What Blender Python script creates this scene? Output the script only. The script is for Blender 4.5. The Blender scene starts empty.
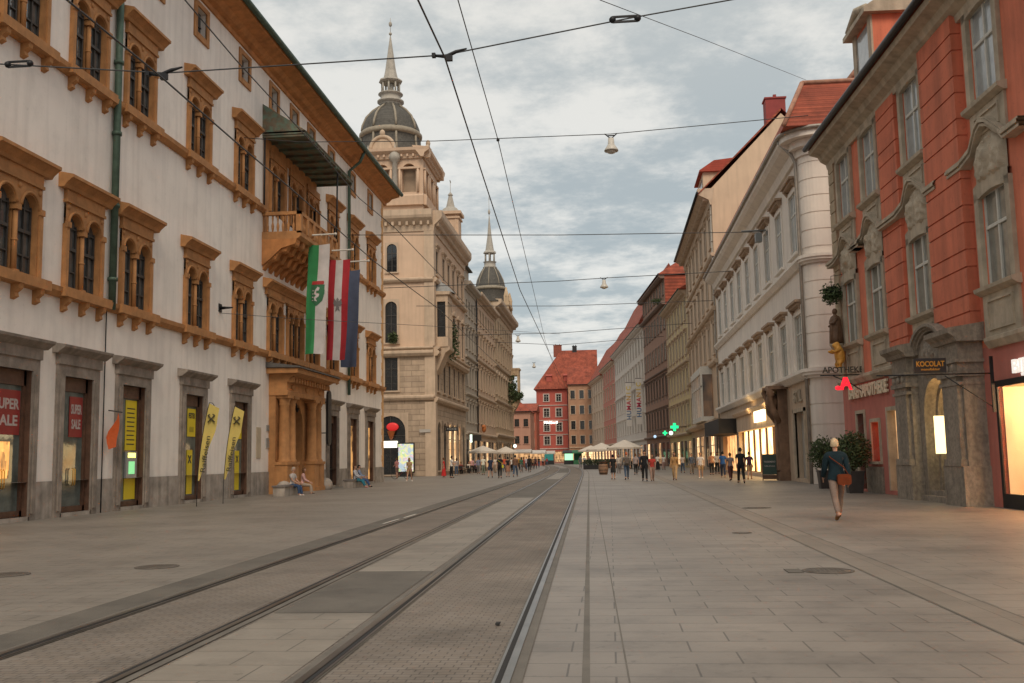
SKY_DARK = (3.0, 3.35, 3.4); SKY_LIGHT = (5.8, 5.7, 5.3); SKY_LOW = (5.2, 4.6, 4.4); SKY_TOP = (6.3, 6.0, 5.4)
SUN_E = 1.3; EXPO = .53
import bpy, bmesh, math, random
from mathutils import Vector, Matrix, noise
random.seed(7)
sc = bpy.context.scene
COL = sc.collection
R = math.radians
PI = math.pi

# ------------------------------------------------------------------ camera
CAMH = 1.55
F = 1000.0
YAW, PITCH, ROLL = 0.09496626, 0.11671235, 0.018
fwd = Vector((-math.sin(YAW)*math.cos(PITCH), math.cos(YAW)*math.cos(PITCH), math.sin(PITCH)))
r0 = Vector((math.cos(YAW), math.sin(YAW), 0)); u0 = r0.cross(fwd)
CRT = r0*math.cos(ROLL)-u0*math.sin(ROLL); CUP = u0*math.cos(ROLL)+r0*math.sin(ROLL)
cam = bpy.data.objects.new('camera', bpy.data.cameras.new('camera')); COL.objects.link(cam)
cam.data.sensor_width = 36; cam.data.lens = 36*F/1024
cam.data.clip_start = .1; cam.data.clip_end = 5000
m = Matrix((CRT, CUP, -fwd)).transposed().to_4x4(); m.translation = Vector((0, 0, CAMH))
cam.matrix_world = m
sc.camera = cam
def ray(px, py): return CRT*((px-512)/F)+CUP*((341.5-py)/F)+fwd
def at(px, py, Y):                      # point of the place at depth Y
    d = ray(px, py); t = Y/d.y
    return Vector((d.x*t, Y, CAMH+d.z*t))
def gnd(px, py, z=0):
    d = ray(px, py); t = (z-CAMH)/d.z
    return Vector((d.x*t, d.y*t, z))
def trk(Y):                             # sideways drift of the tram line along the street
    return -0.0205*(Y-7)-(0.0003*(Y-90)**2 if Y > 90 else 0)

# ------------------------------------------------------------------ materials
MATS = {}
def mat(name, col, rough=.8, var=.12, scale=1.5, bump=.15, bscale=30, metal=0, spec=.5, kind=None, col2=None,
        emit=None, estr=0, p=None, streak=0, wear=0):
    if name in MATS: return MATS[name]
    m = bpy.data.materials.new(name); m.use_nodes = True; MATS[name] = m
    nt = m.node_tree; N = nt.nodes; Lk = nt.links
    b = N['Principled BSDF']
    b.inputs['Roughness'].default_value = rough; b.inputs['Metallic'].default_value = metal
    b.inputs['Specular IOR Level'].default_value = spec
    tc = N.new('ShaderNodeTexCoord')
    n1 = N.new('ShaderNodeTexNoise'); n1.inputs['Scale'].default_value = scale; n1.inputs['Detail'].default_value = 6
    n1.inputs['Roughness'].default_value = .6
    Lk.new(tc.outputs['Object'], n1.inputs['Vector'])
    rmp = N.new('ShaderNodeMapRange'); rmp.inputs['From Min'].default_value = .3; rmp.inputs['From Max'].default_value = .7
    rmp.inputs['To Min'].default_value = 1-var; rmp.inputs['To Max'].default_value = 1+var
    Lk.new(n1.outputs['Fac'], rmp.inputs['Value'])
    base = N.new('ShaderNodeRGB'); base.outputs[0].default_value = (*col, 1)
    src = base.outputs[0]; bsrc = None
    if kind in ('brick', 'slab', 'sett', 'tile', 'rust'):
        P = dict(brick=(.25, .08, .01, .5), slab=(1.1, .42, .012, .5), sett=(.17, .11, .016, .5), tile=(.25, .3, .02, .5), rust=(1.4, .52, .03, .5))[kind]
        if p: P = p
        bt = N.new('ShaderNodeTexBrick'); bt.inputs['Scale'].default_value = 1
        bt.inputs['Brick Width'].default_value = P[0]; bt.inputs['Row Height'].default_value = P[1]
        bt.inputs['Mortar Size'].default_value = P[2]; bt.inputs['Mortar Smooth'].default_value = .3
        bt.offset = P[3]
        c2 = col2 or tuple(c*.82 for c in col)
        bt.inputs['Color1'].default_value = (*col, 1); bt.inputs['Color2'].default_value = (*c2, 1)
        mk = .46 if kind in ('slab', 'sett') else .62
        bt.inputs['Mortar'].default_value = (*[c*mk for c in col], 1)
        sx = N.new('ShaderNodeSeparateXYZ'); cx = N.new('ShaderNodeCombineXYZ')
        Lk.new(tc.outputs['Object'], sx.inputs[0])
        if kind in ('slab', 'sett'):
            # rows run across the street
            Lk.new(sx.outputs['X'], cx.inputs['X']); Lk.new(sx.outputs['Y'], cx.inputs['Y'])
        elif kind == 'tile':
            Lk.new(sx.outputs['X'], cx.inputs['X'])
            mm = N.new('ShaderNodeMath'); mm.operation = 'MULTIPLY'; mm.inputs[1].default_value = 1.2
            Lk.new(sx.outputs['Z'], mm.inputs[0]); Lk.new(mm.outputs[0], cx.inputs['Y'])
        else:
            ad = N.new('ShaderNodeMath'); ad.operation = 'ADD'
            Lk.new(sx.outputs['X'], ad.inputs[0]); Lk.new(sx.outputs['Y'], ad.inputs[1])
            Lk.new(ad.outputs[0], cx.inputs['X']); Lk.new(sx.outputs['Z'], cx.inputs['Y'])
        Lk.new(cx.outputs[0], bt.inputs['Vector'])
        src = bt.outputs['Color']; bsrc = bt.outputs['Fac']
    elif col2:
        n3 = N.new('ShaderNodeTexNoise'); n3.inputs['Scale'].default_value = scale*2.3; n3.inputs['Detail'].default_value = 5
        Lk.new(tc.outputs['Object'], n3.inputs['Vector'])
        r3 = N.new('ShaderNodeMapRange'); r3.inputs['From Min'].default_value = .42; r3.inputs['From Max'].default_value = .62
        Lk.new(n3.outputs['Fac'], r3.inputs['Value'])
        mx = N.new('ShaderNodeMix'); mx.data_type = 'RGBA'
        mx.inputs[6].default_value = (*col, 1); mx.inputs[7].default_value = (*col2, 1)
        Lk.new(r3.outputs[0], mx.inputs[0]); src = mx.outputs[2]
    vm = N.new('ShaderNodeMix'); vm.data_type = 'RGBA'; vm.blend_type = 'MULTIPLY'; vm.inputs[0].default_value = 1
    Lk.new(src, vm.inputs[6]); Lk.new(rmp.outputs[0], vm.inputs[7])
    outc = vm.outputs[2]
    if streak:
        mp = N.new('ShaderNodeMapping'); mp.inputs['Scale'].default_value = (2.2, 2.2, .16)
        Lk.new(tc.outputs['Object'], mp.inputs[0])
        n2 = N.new('ShaderNodeTexNoise'); n2.inputs['Scale'].default_value = 1.2; n2.inputs['Detail'].default_value = 7
        Lk.new(mp.outputs[0], n2.inputs['Vector'])
        r2 = N.new('ShaderNodeMapRange'); r2.inputs['From Min'].default_value = .45; r2.inputs['From Max'].default_value = .75
        r2.inputs['To Min'].default_value = 1; r2.inputs['To Max'].default_value = 1-streak
        Lk.new(n2.outputs['Fac'], r2.inputs['Value'])
        v2 = N.new('ShaderNodeMix'); v2.data_type = 'RGBA'; v2.blend_type = 'MULTIPLY'; v2.inputs[0].default_value = 1
        Lk.new(outc, v2.inputs[6]); Lk.new(r2.outputs[0], v2.inputs[7]); outc = v2.outputs[2]
    if wear:
        for sc_, lo, hi, amt, det in ((.22, .35, .65, wear*.6, 3), (1.1, .5, .68, wear, 8), (5.5, .6, .68, wear*1.1, 5)):
            n4 = N.new('ShaderNodeTexNoise'); n4.inputs['Scale'].default_value = sc_; n4.inputs['Detail'].default_value = det; n4.inputs['Roughness'].default_value = .65
            Lk.new(tc.outputs['Object'], n4.inputs['Vector'])
            r4 = N.new('ShaderNodeMapRange'); r4.inputs['From Min'].default_value = lo; r4.inputs['From Max'].default_value = hi
            r4.inputs['To Min'].default_value = 1; r4.inputs['To Max'].default_value = 1-amt
            Lk.new(n4.outputs['Fac'], r4.inputs['Value'])
            v4 = N.new('ShaderNodeMix'); v4.data_type = 'RGBA'; v4.blend_type = 'MULTIPLY'; v4.inputs[0].default_value = 1
            Lk.new(outc, v4.inputs[6]); Lk.new(r4.outputs[0], v4.inputs[7]); outc = v4.outputs[2]
    Lk.new(outc, b.inputs['Base Color'])
    if bump:
        nb = N.new('ShaderNodeTexNoise'); nb.inputs['Scale'].default_value = bscale; nb.inputs['Detail'].default_value = 4
        Lk.new(tc.outputs['Object'], nb.inputs['Vector'])
        bp = N.new('ShaderNodeBump'); bp.inputs['Strength'].default_value = bump; bp.inputs['Distance'].default_value = .03
        if bsrc:
            mt = N.new('ShaderNodeMath'); mt.operation = 'MULTIPLY_ADD'; mt.inputs[1].default_value = -1.6
            Lk.new(bsrc, mt.inputs[0]); Lk.new(nb.outputs['Fac'], mt.inputs[2]); Lk.new(mt.outputs[0], bp.inputs['Height'])
        else:
            Lk.new(nb.outputs['Fac'], bp.inputs['Height'])
        Lk.new(bp.outputs[0], b.inputs['Normal'])
    if emit:
        b.inputs['Emission Color'].default_value = (*emit, 1); b.inputs['Emission Strength'].default_value = estr
    return m
def glass(name, col, rough=.06, spec=.8, var=.5):
    return mat(name, col, rough, var, 1.3, .05, 2.5, 0, spec)
def lit(name, c1, c2, s, scale=2.2, cell=True):
    """a lit shop interior seen through its window"""
    if name in MATS: return MATS[name]
    m = bpy.data.materials.new(name); m.use_nodes = True; MATS[name] = m
    nt = m.node_tree; N = nt.nodes; Lk = nt.links; b = N['Principled BSDF']
    b.inputs['Base Color'].default_value = (.05, .04, .03, 1); b.inputs['Roughness'].default_value = .15
    tc = N.new('ShaderNodeTexCoord')
    mp = N.new('ShaderNodeMapping'); mp.inputs['Scale'].default_value = (1.6, 1.6, .8); Lk.new(tc.outputs['Object'], mp.inputs[0])
    v = N.new('ShaderNodeTexVoronoi'); v.distance = 'CHEBYCHEV'; v.inputs['Scale'].default_value = scale
    Lk.new(mp.outputs[0], v.inputs['Vector'])
    n = N.new('ShaderNodeTexNoise'); n.inputs['Scale'].default_value = scale*.8; n.inputs['Detail'].default_value = 4
    Lk.new(mp.outputs[0], n.inputs['Vector'])
    sep = N.new('ShaderNodeSeparateColor'); Lk.new(v.outputs['Color'], sep.inputs[0])
    a = N.new('ShaderNodeMath'); a.operation = 'MULTIPLY_ADD'; a.inputs[1].default_value = .55 if cell else .1
    Lk.new(sep.outputs[0], a.inputs[0]); Lk.new(n.outputs['Fac'], a.inputs[2])
    r = N.new('ShaderNodeMapRange'); r.inputs['From Min'].default_value = .4; r.inputs['From Max'].default_value = .95
    Lk.new(a.outputs[0], r.inputs['Value'])
    mx = N.new('ShaderNodeMix'); mx.data_type = 'RGBA'
    mx.inputs[6].default_value = (*c1, 1); mx.inputs[7].default_value = (*c2, 1); Lk.new(r.outputs[0], mx.inputs[0])
    Lk.new(mx.outputs[2], b.inputs['Emission Color']); b.inputs['Emission Strength'].default_value = s
    return m
def glow(name, c, s, base=None):
    if name in MATS: return MATS[name]
    m = bpy.data.materials.new(name); m.use_nodes = True; MATS[name] = m
    b = m.node_tree.nodes['Principled BSDF']; b.inputs['Base Color'].default_value = (*(base or c), 1)
    b.inputs['Emission Color'].default_value = (*c, 1); b.inputs['Emission Strength'].default_value = s
    return m
def cloth(c, key='cloth'):
    n = '%s_%d_%d_%d' % (key, c[0]*255, c[1]*255, c[2]*255)
    return mat(n, c, .9, .18, 9, .3, 60, 0, .2)

# ------------------------------------------------------------------ mesh building
class MB:
    def __init__(s): s.v = []; s.f = []; s.mi = []; s.cur = 0; s.sm = []
    def add(s, vs, fs, smooth=False):
        o = len(s.v); s.v += [tuple(v) for v in vs]
        for f in fs: s.f.append(tuple(i+o for i in f)); s.mi.append(s.cur); s.sm.append(smooth)
        return s
    def box(s, x0, x1, y0, y1, z0, z1):
        return s.add([(x0, y0, z0), (x1, y0, z0), (x1, y1, z0), (x0, y1, z0), (x0, y0, z1), (x1, y0, z1), (x1, y1, z1), (x0, y1, z1)],
                     [(0, 3, 2, 1), (4, 5, 6, 7), (0, 1, 5, 4), (1, 2, 6, 5), (2, 3, 7, 6), (3, 0, 4, 7)])
    def quad(s, a, b, c, d): return s.add([a, b, c, d], [(0, 1, 2, 3)])
    def prof(s, pts, x0, x1):            # (y,z) outline swept along x
        n = len(pts)
        vs = [(x0, y, z) for y, z in pts]+[(x1, y, z) for y, z in pts]
        return s.add(vs, [tuple(range(n)), tuple(range(2*n-1, n-1, -1))]+[(i, i+n, (i+1) % n+n, (i+1) % n) for i in range(n)])
    def plate(s, pts, y0, y1):           # (x,z) outline given thickness
        n = len(pts)
        vs = [(x, y0, z) for x, z in pts]+[(x, y1, z) for x, z in pts]
        return s.add(vs, [tuple(range(n)), tuple(range(2*n-1, n-1, -1))]+[(i, i+n, (i+1) % n+n, (i+1) % n) for i in range(n)])
    def slab(s, pts, z0, z1):            # (x,y) outline
        n = len(pts)
        vs = [(x, y, z0) for x, y in pts]+[(x, y, z1) for x, y in pts]
        return s.add(vs, [tuple(range(n-1, -1, -1)), tuple(range(n, 2*n))]+[(i, (i+1) % n, (i+1) % n+n, i+n) for i in range(n)])
    def tube(s, pts, r, n=8, caps=True):
        pts = [Vector(p) for p in pts]; rs = r if isinstance(r, (list, tuple)) else [r]*len(pts)
        vs = []; k = len(pts); u = None
        for i, p in enumerate(pts):
            t = (pts[min(i+1, k-1)]-pts[max(i-1, 0)]).normalized()
            if u is None:
                u = t.orthogonal().normalized()
            else:
                u = (u-t*u.dot(t)).normalized()
            w = t.cross(u)
            for j in range(n):
                a = 2*PI*j/n; vs.append(p+(u*math.cos(a)+w*math.sin(a))*rs[i])
        fs = [(i*n+j, i*n+(j+1) % n, (i+1)*n+(j+1) % n, (i+1)*n+j) for i in range(k-1) for j in range(n)]
        if caps: fs += [tuple(range(n-1, -1, -1)), tuple(range((k-1)*n, k*n))]
        return s.add(vs, fs, True)
    def lathe(s, prof, c=(0, 0), n=16, a0=0, a1=2*PI, ph=0):
        full = abs(a1-a0-2*PI) < 1e-6; m = n if full else n+1
        vs = []
        for r, z in prof:
            for j in range(m):
                a = a0+(a1-a0)*j/n+ph; vs.append((c[0]+r*math.cos(a), c[1]+r*math.sin(a), z))
        fs = []
        for i in range(len(prof)-1):
            for j in range(n):
                k = (j+1) % m; fs.append((i*m+j, i*m+k, (i+1)*m+k, (i+1)*m+j))
        return s.add(vs, fs, n > 8)
    def ball(s, c, r, n=10, k=7):
        rx, ry, rz = r if isinstance(r, tuple) else (r, r, r)
        vs = [(c[0]+rx*math.sin(PI*i/k)*math.cos(2*PI*j/n), c[1]+ry*math.sin(PI*i/k)*math.sin(2*PI*j/n), c[2]+rz*math.cos(PI*i/k)) for i in range(k+1) for j in range(n)]
        return s.add(vs, [(i*n+j, (i+1)*n+j, (i+1)*n+(j+1) % n, i*n+(j+1) % n) for i in range(k) for j in range(n)], True)
    def wall(s, x0, x1, z0, z1, holes, y=0, depth=.3):
        """a wall face with real openings and their reveals; hole = (x0,x1,z0,z1)"""
        xs = sorted({x0, x1} | {min(max(v, x0), x1) for h in holes for v in h[:2]})
        zs = sorted({z0, z1} | {min(max(v, z0), z1) for h in holes for v in h[2:4]})
        for j in range(len(zs)-1):
            run = None
            for i in range(len(xs)-1):
                cx = (xs[i]+xs[i+1])/2; cz = (zs[j]+zs[j+1])/2
                inside = any(h[0] < cx < h[1] and h[2] < cz < h[3] for h in holes)
                if not inside:
                    if run is None: run = xs[i]
                if run is not None and (inside or i == len(xs)-2):
                    e = xs[i] if inside else xs[i+1]
                    s.quad((run, y, zs[j]), (run, y, zs[j+1]), (e, y, zs[j+1]), (e, y, zs[j])); run = None
        for h in holes:
            a, b, c, d = h[:4]; q = y-depth
            s.quad((a, y, c), (a, q, c), (a, q, d), (a, y, d)); s.quad((b, y, c), (b, y, d), (b, q, d), (b, q, c))
            s.quad((a, y, d), (a, q, d), (b, q, d), (b, y, d)); s.quad((a, y, c), (b, y, c), (b, q, c), (a, q, c))
        return s
    def archplate(s, x0, x1, zs, z1, cx, r, y0, y1, n=10, rz=None):
        """plate from the spring line zs up to z1 with a round arch (radius r) cut out of it"""
        rz = rz or r
        A = [(cx-r*math.cos(PI*i/n), zs+rz*math.sin(PI*i/n)) for i in range(n+1)]
        T = [(x0+(x1-x0)*i/n, z1) for i in range(n+1)]
        for y in (y0, y1):
            s.add([(x, y, z) for x, z in A]+[(x, y, z) for x, z in T], [(i, i+1, n+2+i, n+1+i) for i in range(n)])
            if x0 < cx-r: s.quad((x0, y, zs), (cx-r, y, zs), (x0, y, z1), (x0, y, z1))
            if x1 > cx+r: s.quad((x1, y, zs), (cx+r, y, zs), (x1, y, z1), (x1, y, z1))
        s.add([(x, y0, z) for x, z in A]+[(x, y1, z) for x, z in A], [(i, i+1, n+2+i, n+1+i) for i in range(n)], True)
        return s
    def mesh(s, name, mats, recalc=False):
        me = bpy.data.meshes.new(name); me.from_pydata(s.v, [], s.f)
        for mm in (mats if isinstance(mats, (list, tuple)) else [mats]): me.materials.append(mm)
        me.polygons.foreach_set('material_index', s.mi); me.polygons.foreach_set('use_smooth', s.sm)
        me.validate(); me.update()
        return me
    def build(s, name, mats, parent=None, loc=(0, 0, 0), rz=0):
        return place(s.mesh(name, mats), name, parent, loc, rz)
def place(me, name, parent=None, loc=(0, 0, 0), rz=0):
    o = bpy.data.objects.new(name, me); COL.objects.link(o); o.parent = parent
    o.location = loc; o.rotation_euler = (0, 0, rz); return o
def empty(name, loc=(0, 0, 0), rz=0):
    o = bpy.data.objects.new(name, None); COL.objects.link(o); o.location = loc; o.rotation_euler = (0, 0, rz)
    o.empty_display_size = .3; return o
def tag(o, label, cat, group=None):
    o['label'] = label; o['category'] = cat
    if group: o['group'] = group
    return o
def struct(o, kind='structure'): o['kind'] = kind; return o
def copy_tree(o, parent=None):
    c = o.copy(); COL.objects.link(c); c.parent = parent
    for ch in o.children: copy_tree(ch, c)
    return c
def thing(name, label, cat, loc=(0, 0, 0), rz=0, group=None): return tag(empty(name, loc, rz), label, cat, group)
def text_mesh(s, size, depth=.03, bold=0, width=None):
    cu = bpy.data.curves.new('lettering', 'FONT'); cu.body = s; cu.size = size; cu.extrude = depth/2; cu.offset = bold
    cu.align_x = 'CENTER'; cu.align_y = 'CENTER'; cu.resolution_u = 3
    ob = bpy.data.objects.new('lettering', cu); COL.objects.link(ob)
    bpy.context.view_layer.update()
    me = bpy.data.meshes.new_from_object(ob); bpy.data.objects.remove(ob)
    # stand it up: local x right, z up, facing +y (seen from +y the x axis must run to the left)
    xs = [v.co.x for v in me.vertices]
    k = (width/(max(xs)-min(xs))) if width else 1
    for v in me.vertices:
        x, y, z = v.co; v.co = (-x*k, z, y)
    return me
def lettering(s, size, m, parent, loc, rz=0, depth=.03, bold=0, width=None, name='lettering', rot=None):
    me = text_mesh(s, size, depth, bold, width); me.materials.clear(); me.materials.append(m)
    o = place(me, name, parent, loc, rz)
    if rot: o.rotation_euler = rot
    return o

# ------------------------------------------------------------------ palette
plaster_w = mat('white_plaster', (.84, .785, .725), .9, .07, .35, .12, 25, streak=.15, wear=.08)
ochre = mat('ochre_stone', (.43, .205, .075), .8, .22, 2.2, .3, 18, streak=.25)
ochre_d = mat('ochre_stone_dark', (.47, .20, .065), .8, .25, 2, .3, 18, streak=.2)
stone_g = mat('grey_stone', (.26, .22, .185), .8, .3, 2.5, .4, 16, streak=.3)
plinth_m = mat('worn_plinth_stone', (.34, .30, .26), .85, .35, 1.6, .4, 12, streak=.4)
copper = mat('green_copper', (.07, .115, .085), .6, .3, 3, .1, 20, .3)
darkm = mat('dark_metal', (.03, .03, .032), .5, .2, 5, .05, 20, .5)
slate = mat('slate_roof', (.095, .088, .075), .7, .25, 3, .3, 20, kind='tile')
tile_r = mat('red_roof_tiles', (.36, .085, .045), .85, .4, .7, .6, 14, kind='tile', col2=(.26, .06, .035))
gl_dark = glass('window_glass', (.018, .02, .022))
gl_sky = glass('curtain_reflection_glass', (.36, .38, .385), .1, .8, .3)  # pale base colour imitates reflected sky as well as curtains
gl_mid = glass('dim_glass', (.085, .09, .09), .05, 1.0)
sash_w = mat('white_sash', (.62, .60, .54), .6, .1, 4, .05)
sash_d = mat('dark_sash', (.05, .045, .04), .6, .2, 4, .05)
wood_b = mat('brown_timber', (.10, .05, .03), .6, .3, 4, .2)
iron = mat('wrought_iron', (.02, .02, .022), .45, .2, 5, .05, 20, .6)
brass = mat('gilded', (.75, .42, .08), .35, .15, 4, .1, 20, .7)
# ------------------------------------------------------------------ windows (meshes shared by all copies)
WC = {}
def win_meshes(style, w, h, trim, sash, pane, t=.16):
    key = (style, round(w, 2), round(h, 2), trim.name, sash.name, pane.name, t)
    if key in WC: return WC[key]
    a = MB(); hw = w/2
    if style not in ('bare',):
        if style == 'arch':
            a.box(-hw-t, -hw, -.02, .07, 0, h-hw); a.box(hw, hw+t, -.02, .07, 0, h-hw)
            a.archplate(-hw-t, hw+t, h-hw, h+t, 0, hw, -.02, .07)
            a.archplate(-hw, hw, h-hw, h, 0, hw, -.28, -.02)
        else:
            a.box(-hw-t, -hw, -.02, .07, -.0, h+t); a.box(hw, hw+t, -.02, .07, 0, h+t); a.box(-hw, hw, -.02, .07, h, h+t)
        a.box(-hw-t-.06, hw+t+.06, -.02, .16, -.14, 0)
    else:
        a.box(-hw-.05, hw+.05, -.02, .08, -.08, 0)
    if style in ('hood', 'brack'):
        a.box(-hw-t, hw+t, 0, .1, h+t, h+t+.18)
        a.prof([(0, h+t+.18), (.16, h+t+.18), (.30, h+t+.30), (.32, h+t+.36), (0, h+t+.42)], -hw-t-.12, hw+t+.12)
        for q in (-1, 1): a.box(q*(hw+t*.5)-.08, q*(hw+t*.5)+.08, .07, .2, h+t-.12, h+t+.18)
    if style == 'ped':
        a.plate([(-hw-t-.12, h+t+.14), (hw+t+.12, h+t+.14), (0, h+t+.62)], 0, .22)
        a.box(-hw-t-.15, hw+t+.15, 0, .26, h+t, h+t+.14)
    if style == 'brack':
        for q in (-1, 1): a.box(q*hw-.09, q*hw+.09, 0, .14, -.42, -.14)
        a.box(-hw, hw, -.01, .03, -.8, -.2)
    b = MB(); g = .06; y0, y1 = -.10, -.05
    b.box(-hw, -hw+g, y0, y1, 0, h); b.box(hw-g, hw, y0, y1, 0, h); b.box(-hw+g, hw-g, y0, y1, 0, g); b.box(-hw+g, hw-g, y0, y1, h-g, h)
    if w > .75: b.box(-.035, .035, y0, y1+.02, g, h-g)
    zt = h*.66; b.box(-hw+g, hw-g, y0, y1+.03, zt-.035, zt+.035)
    for zz in ([h*.33] if h < 2.6 else [h*.22, h*.44]): b.box(-hw+g, hw-g, y0+.01, y1-.02, zz-.014, zz+.014)
    c = MB(); c.box(-hw, hw, -.14, -.08, 0, h)
    WC[key] = (a.mesh('window', trim), b.mesh('sash', sash), c.mesh('pane', pane))
    return WC[key]
def put_window(root, T, s, z, style, w, h, trim, sash, pane, t=.16, y=0):
    A, B, C = win_meshes(style, w, h, trim, sash, pane, t)
    o = place(A, 'window', root, T(s, y, z), T.rz)
    place(B, 'sash', o); place(C, 'pane', o)
    return o
class Tf:                                # facade frame inside its building
    def __init__(s, loc=(0, 0, 0), rz=0): s.loc = Vector(loc); s.rz = rz; s.c = math.cos(rz); s.s = math.sin(rz)
    def __call__(s, x, y, z): return (s.loc.x+s.c*x-s.s*y, s.loc.y+s.s*x+s.c*y, s.loc.z+z)

def facade(root, T, L, H, wallm, rows, bands=(), trim=None, z0=0, holes=(), wallname='wall', cornice=None, depth=.3):
    """rows: dict(z,h,w,cols,style,sash,pane); bands: (z, height, projection)"""
    hs = list(holes)
    for r in rows:
        for c in r['cols']: hs.append((c-r['w']/2, c+r['w']/2, r['z'], r['z']+r['h']))
    MB().wall(0, L, z0, H, hs, 0, depth).build(wallname, wallm, root, T(0, 0, 0), T.rz)
    for r in rows:
        for i, c in enumerate(r['cols']):
            pn = r.get('pane', gl_dark)
            if isinstance(pn, (list, tuple)): pn = pn[i % len(pn)]
            put_window(root, T, c, r['z'], r.get('style', 'plain'), r['w'], r['h'], r.get('trim', trim), r.get('sash', sash_w), pn, r.get('t', .16))
    if bands:
        b = MB()
        for z, h, p in bands:
            b.prof([(-.0, z), (p*.6, z), (p, z+h*.45), (p, z+h*.8), (p*.7, z+h), (0, z+h)], -.02, L+.02)
        b.build('string_course', trim, root, T(0, .002, 0), T.rz)
    if cornice:
        z, h, p = cornice; b = MB()
        b.prof([(0, z), (p*.12, z), (p*.2, z+h*.3), (p*.55, z+h*.45), (p*.9, z+h*.6), (p, z+h*.72), (p, z+h), (-.3, z+h)], -.05, L+.05)
        n = int(L/.7)
        for i in range(n):
            x = (i+.5)*L/n; b.box(x-.12, x+.12, p*.15, p*.62, z+h*.28, z+h*.46)
        b.build('cornice', trim, root, T(0, .003, 0), T.rz)
def shellbox(root, T, L, H, D, m, y=-.35, far=True, near=True):
    """the rest of the building's walls"""
    b = MB(); 
    b.quad((0, y, 0), (0, -D, 0), (0, -D, H), (0, y, H)); b.quad((L, y, 0), (L, -D, 0), (L, -D, H), (L, y, H))
    b.quad((0, 0, 0), (0, y, 0), (0, y, H), (0, 0, H)); b.quad((L, 0, 0), (L, y, 0), (L, y, H), (L, 0, H))
    b.quad((0, -D, 0), (L, -D, 0), (L, -D, H), (0, -D, H))
    b.quad((0, y-.6, 0), (L, y-.6, 0), (L, y-.6, H), (0, y-.6, H))
    return b.build('side_wall', m, root, T(0, 0, 0), T.rz)
def roof(root, T, L, H, D, rise, m, ov=.6, hip0=0, hip1=0, gm=None, eave=None):
    yr = -D/2; a = -.25; b = L+.25
    v = [(a, ov, H), (b, ov, H), (b, -D-ov, H), (a, -D-ov, H), (a+hip0, yr, H+rise), (b-hip1, yr, H+rise)]
    lo = [(x, y, z-.12) for x, y, z in v[:4]]
    r = MB(); r.add(v, [(0, 1, 5, 4), (2, 3, 4, 5), (1, 2, 5), (3, 0, 4)]); r.add(lo, [(0, 1, 2, 3)])
    r.add(v[:4]+lo, [(0, 1, 5, 4), (1, 2, 6, 5), (2, 3, 7, 6), (3, 0, 4, 7)])
    o = r.build('roof', m, root, T(0, 0, 0), T.rz)
    g = MB(); g.tube([(a, ov+.05, H-.04), (b, ov+.05, H-.04)], .09, 8)
    g.build('gutter', eave or copper, root, T(0, 0, 0), T.rz)
    return o
def pipe(root, T, s, z0, z1, m=None, y=.12, r=.07):
    b = MB(); b.tube([(s, y, z0), (s, y, z1)], r, 8)
    k = z0+1
    while k < z1: b.tube([(s, y, k), (s, y, k+.12)], r*1.35, 8); k += 2.6
    return b.build('drainpipe', m or copper, root, T(0, 0, 0), T.rz)
def chimney(root, roofo, x, y, z, w, h, m, d=.9):
    b = MB(); b.box(x-w/2, x+w/2, y-d/2, y+d/2, z, z+h); b.box(x-w/2-.1, x+w/2+.1, y-d/2-.1, y+d/2+.1, z+h, z+h+.15)
    for q in (-.25, .25): b.box(x+q*w-.12, x+q*w+.12, y-.15, y+.15, z+h+.15, z+h+.5)
    return b.build('chimney', m, roofo)
def relief(b, cx, z, w, h, y=.0, d=.14, seed=0):
    """weathered shell-shaped carving in shallow relief"""
    nu, nv = 30, 24; vs = []
    for j in range(nv+1):
        v = j/nv
        for i in range(nu+1):
            u = -1+2*i/nu; au = abs(u)
            edge = (.62+.38*math.sin(v*PI*1.1+.2))*(1-.25*(v > .8)*(v-.8)*5)
            m = max(0, min(1, (edge-au)*6)); m *= min(1, v*8)*min(1, (1.02-v)*7)
            n = noise.noise(Vector((au*3.3+seed, v*4.2*h/w, seed*.7))); n2 = noise.noise(Vector((au*9+seed, v*11*h/w, 3)))
            swirl = math.sin(10*math.hypot(au-.55, (v-.45)*h/w)+3*n)
            k = m*(.42+.5*abs(n)+.28*swirl+.3*n2+.55*math.exp(-((u/.3)**2+((v-.55)/.25)**2)))
            vs.append((cx+u*w/2, y+d*k-.01, z+v*h+.03*h*(1-au*au)))
    b.add(vs, [(j*(nu+1)+i, j*(nu+1)+i+1, (j+1)*(nu+1)+i+1, (j+1)*(nu+1)+i) for j in range(nv) for i in range(nu)], False)
def ornament(b, cx, z, w, h, y=.02, seed=0):
    """baroque shell-and-scroll relief"""
    rr = random.Random(seed)
    for q in (-1, 1):
        for (dx, dz, r, tw) in ((.30, .35, .17, 1), (.18, .72, .12, -1), (.42, .1, .12, 1)):
            pts = []
            for i in range(12):
                a = i/11*4.4*tw+(.4 if tw > 0 else 2.6); k = r*(1-.065*i)*w*.8
                pts.append((cx+q*(dx*w+k*math.cos(a)), y+.05, z+dz*h+k*math.sin(a)))
            b.tube(pts, [.055*(1-.04*i) for i in range(12)], 5)
    b.ball((cx, y+.05, z+h*.55), (w*.13, .12, h*.22), 8, 6); b.ball((cx, y+.06, z+h*.86), (w*.2, .1, h*.1), 8, 5)
    for i in range(9):
        b.ball((cx+rr.uniform(-.45, .45)*w, y+.02, z+rr.uniform(.05, .9)*h), (rr.uniform(.05, .09), .07, rr.uniform(.05, .12)), 6, 4)

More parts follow.
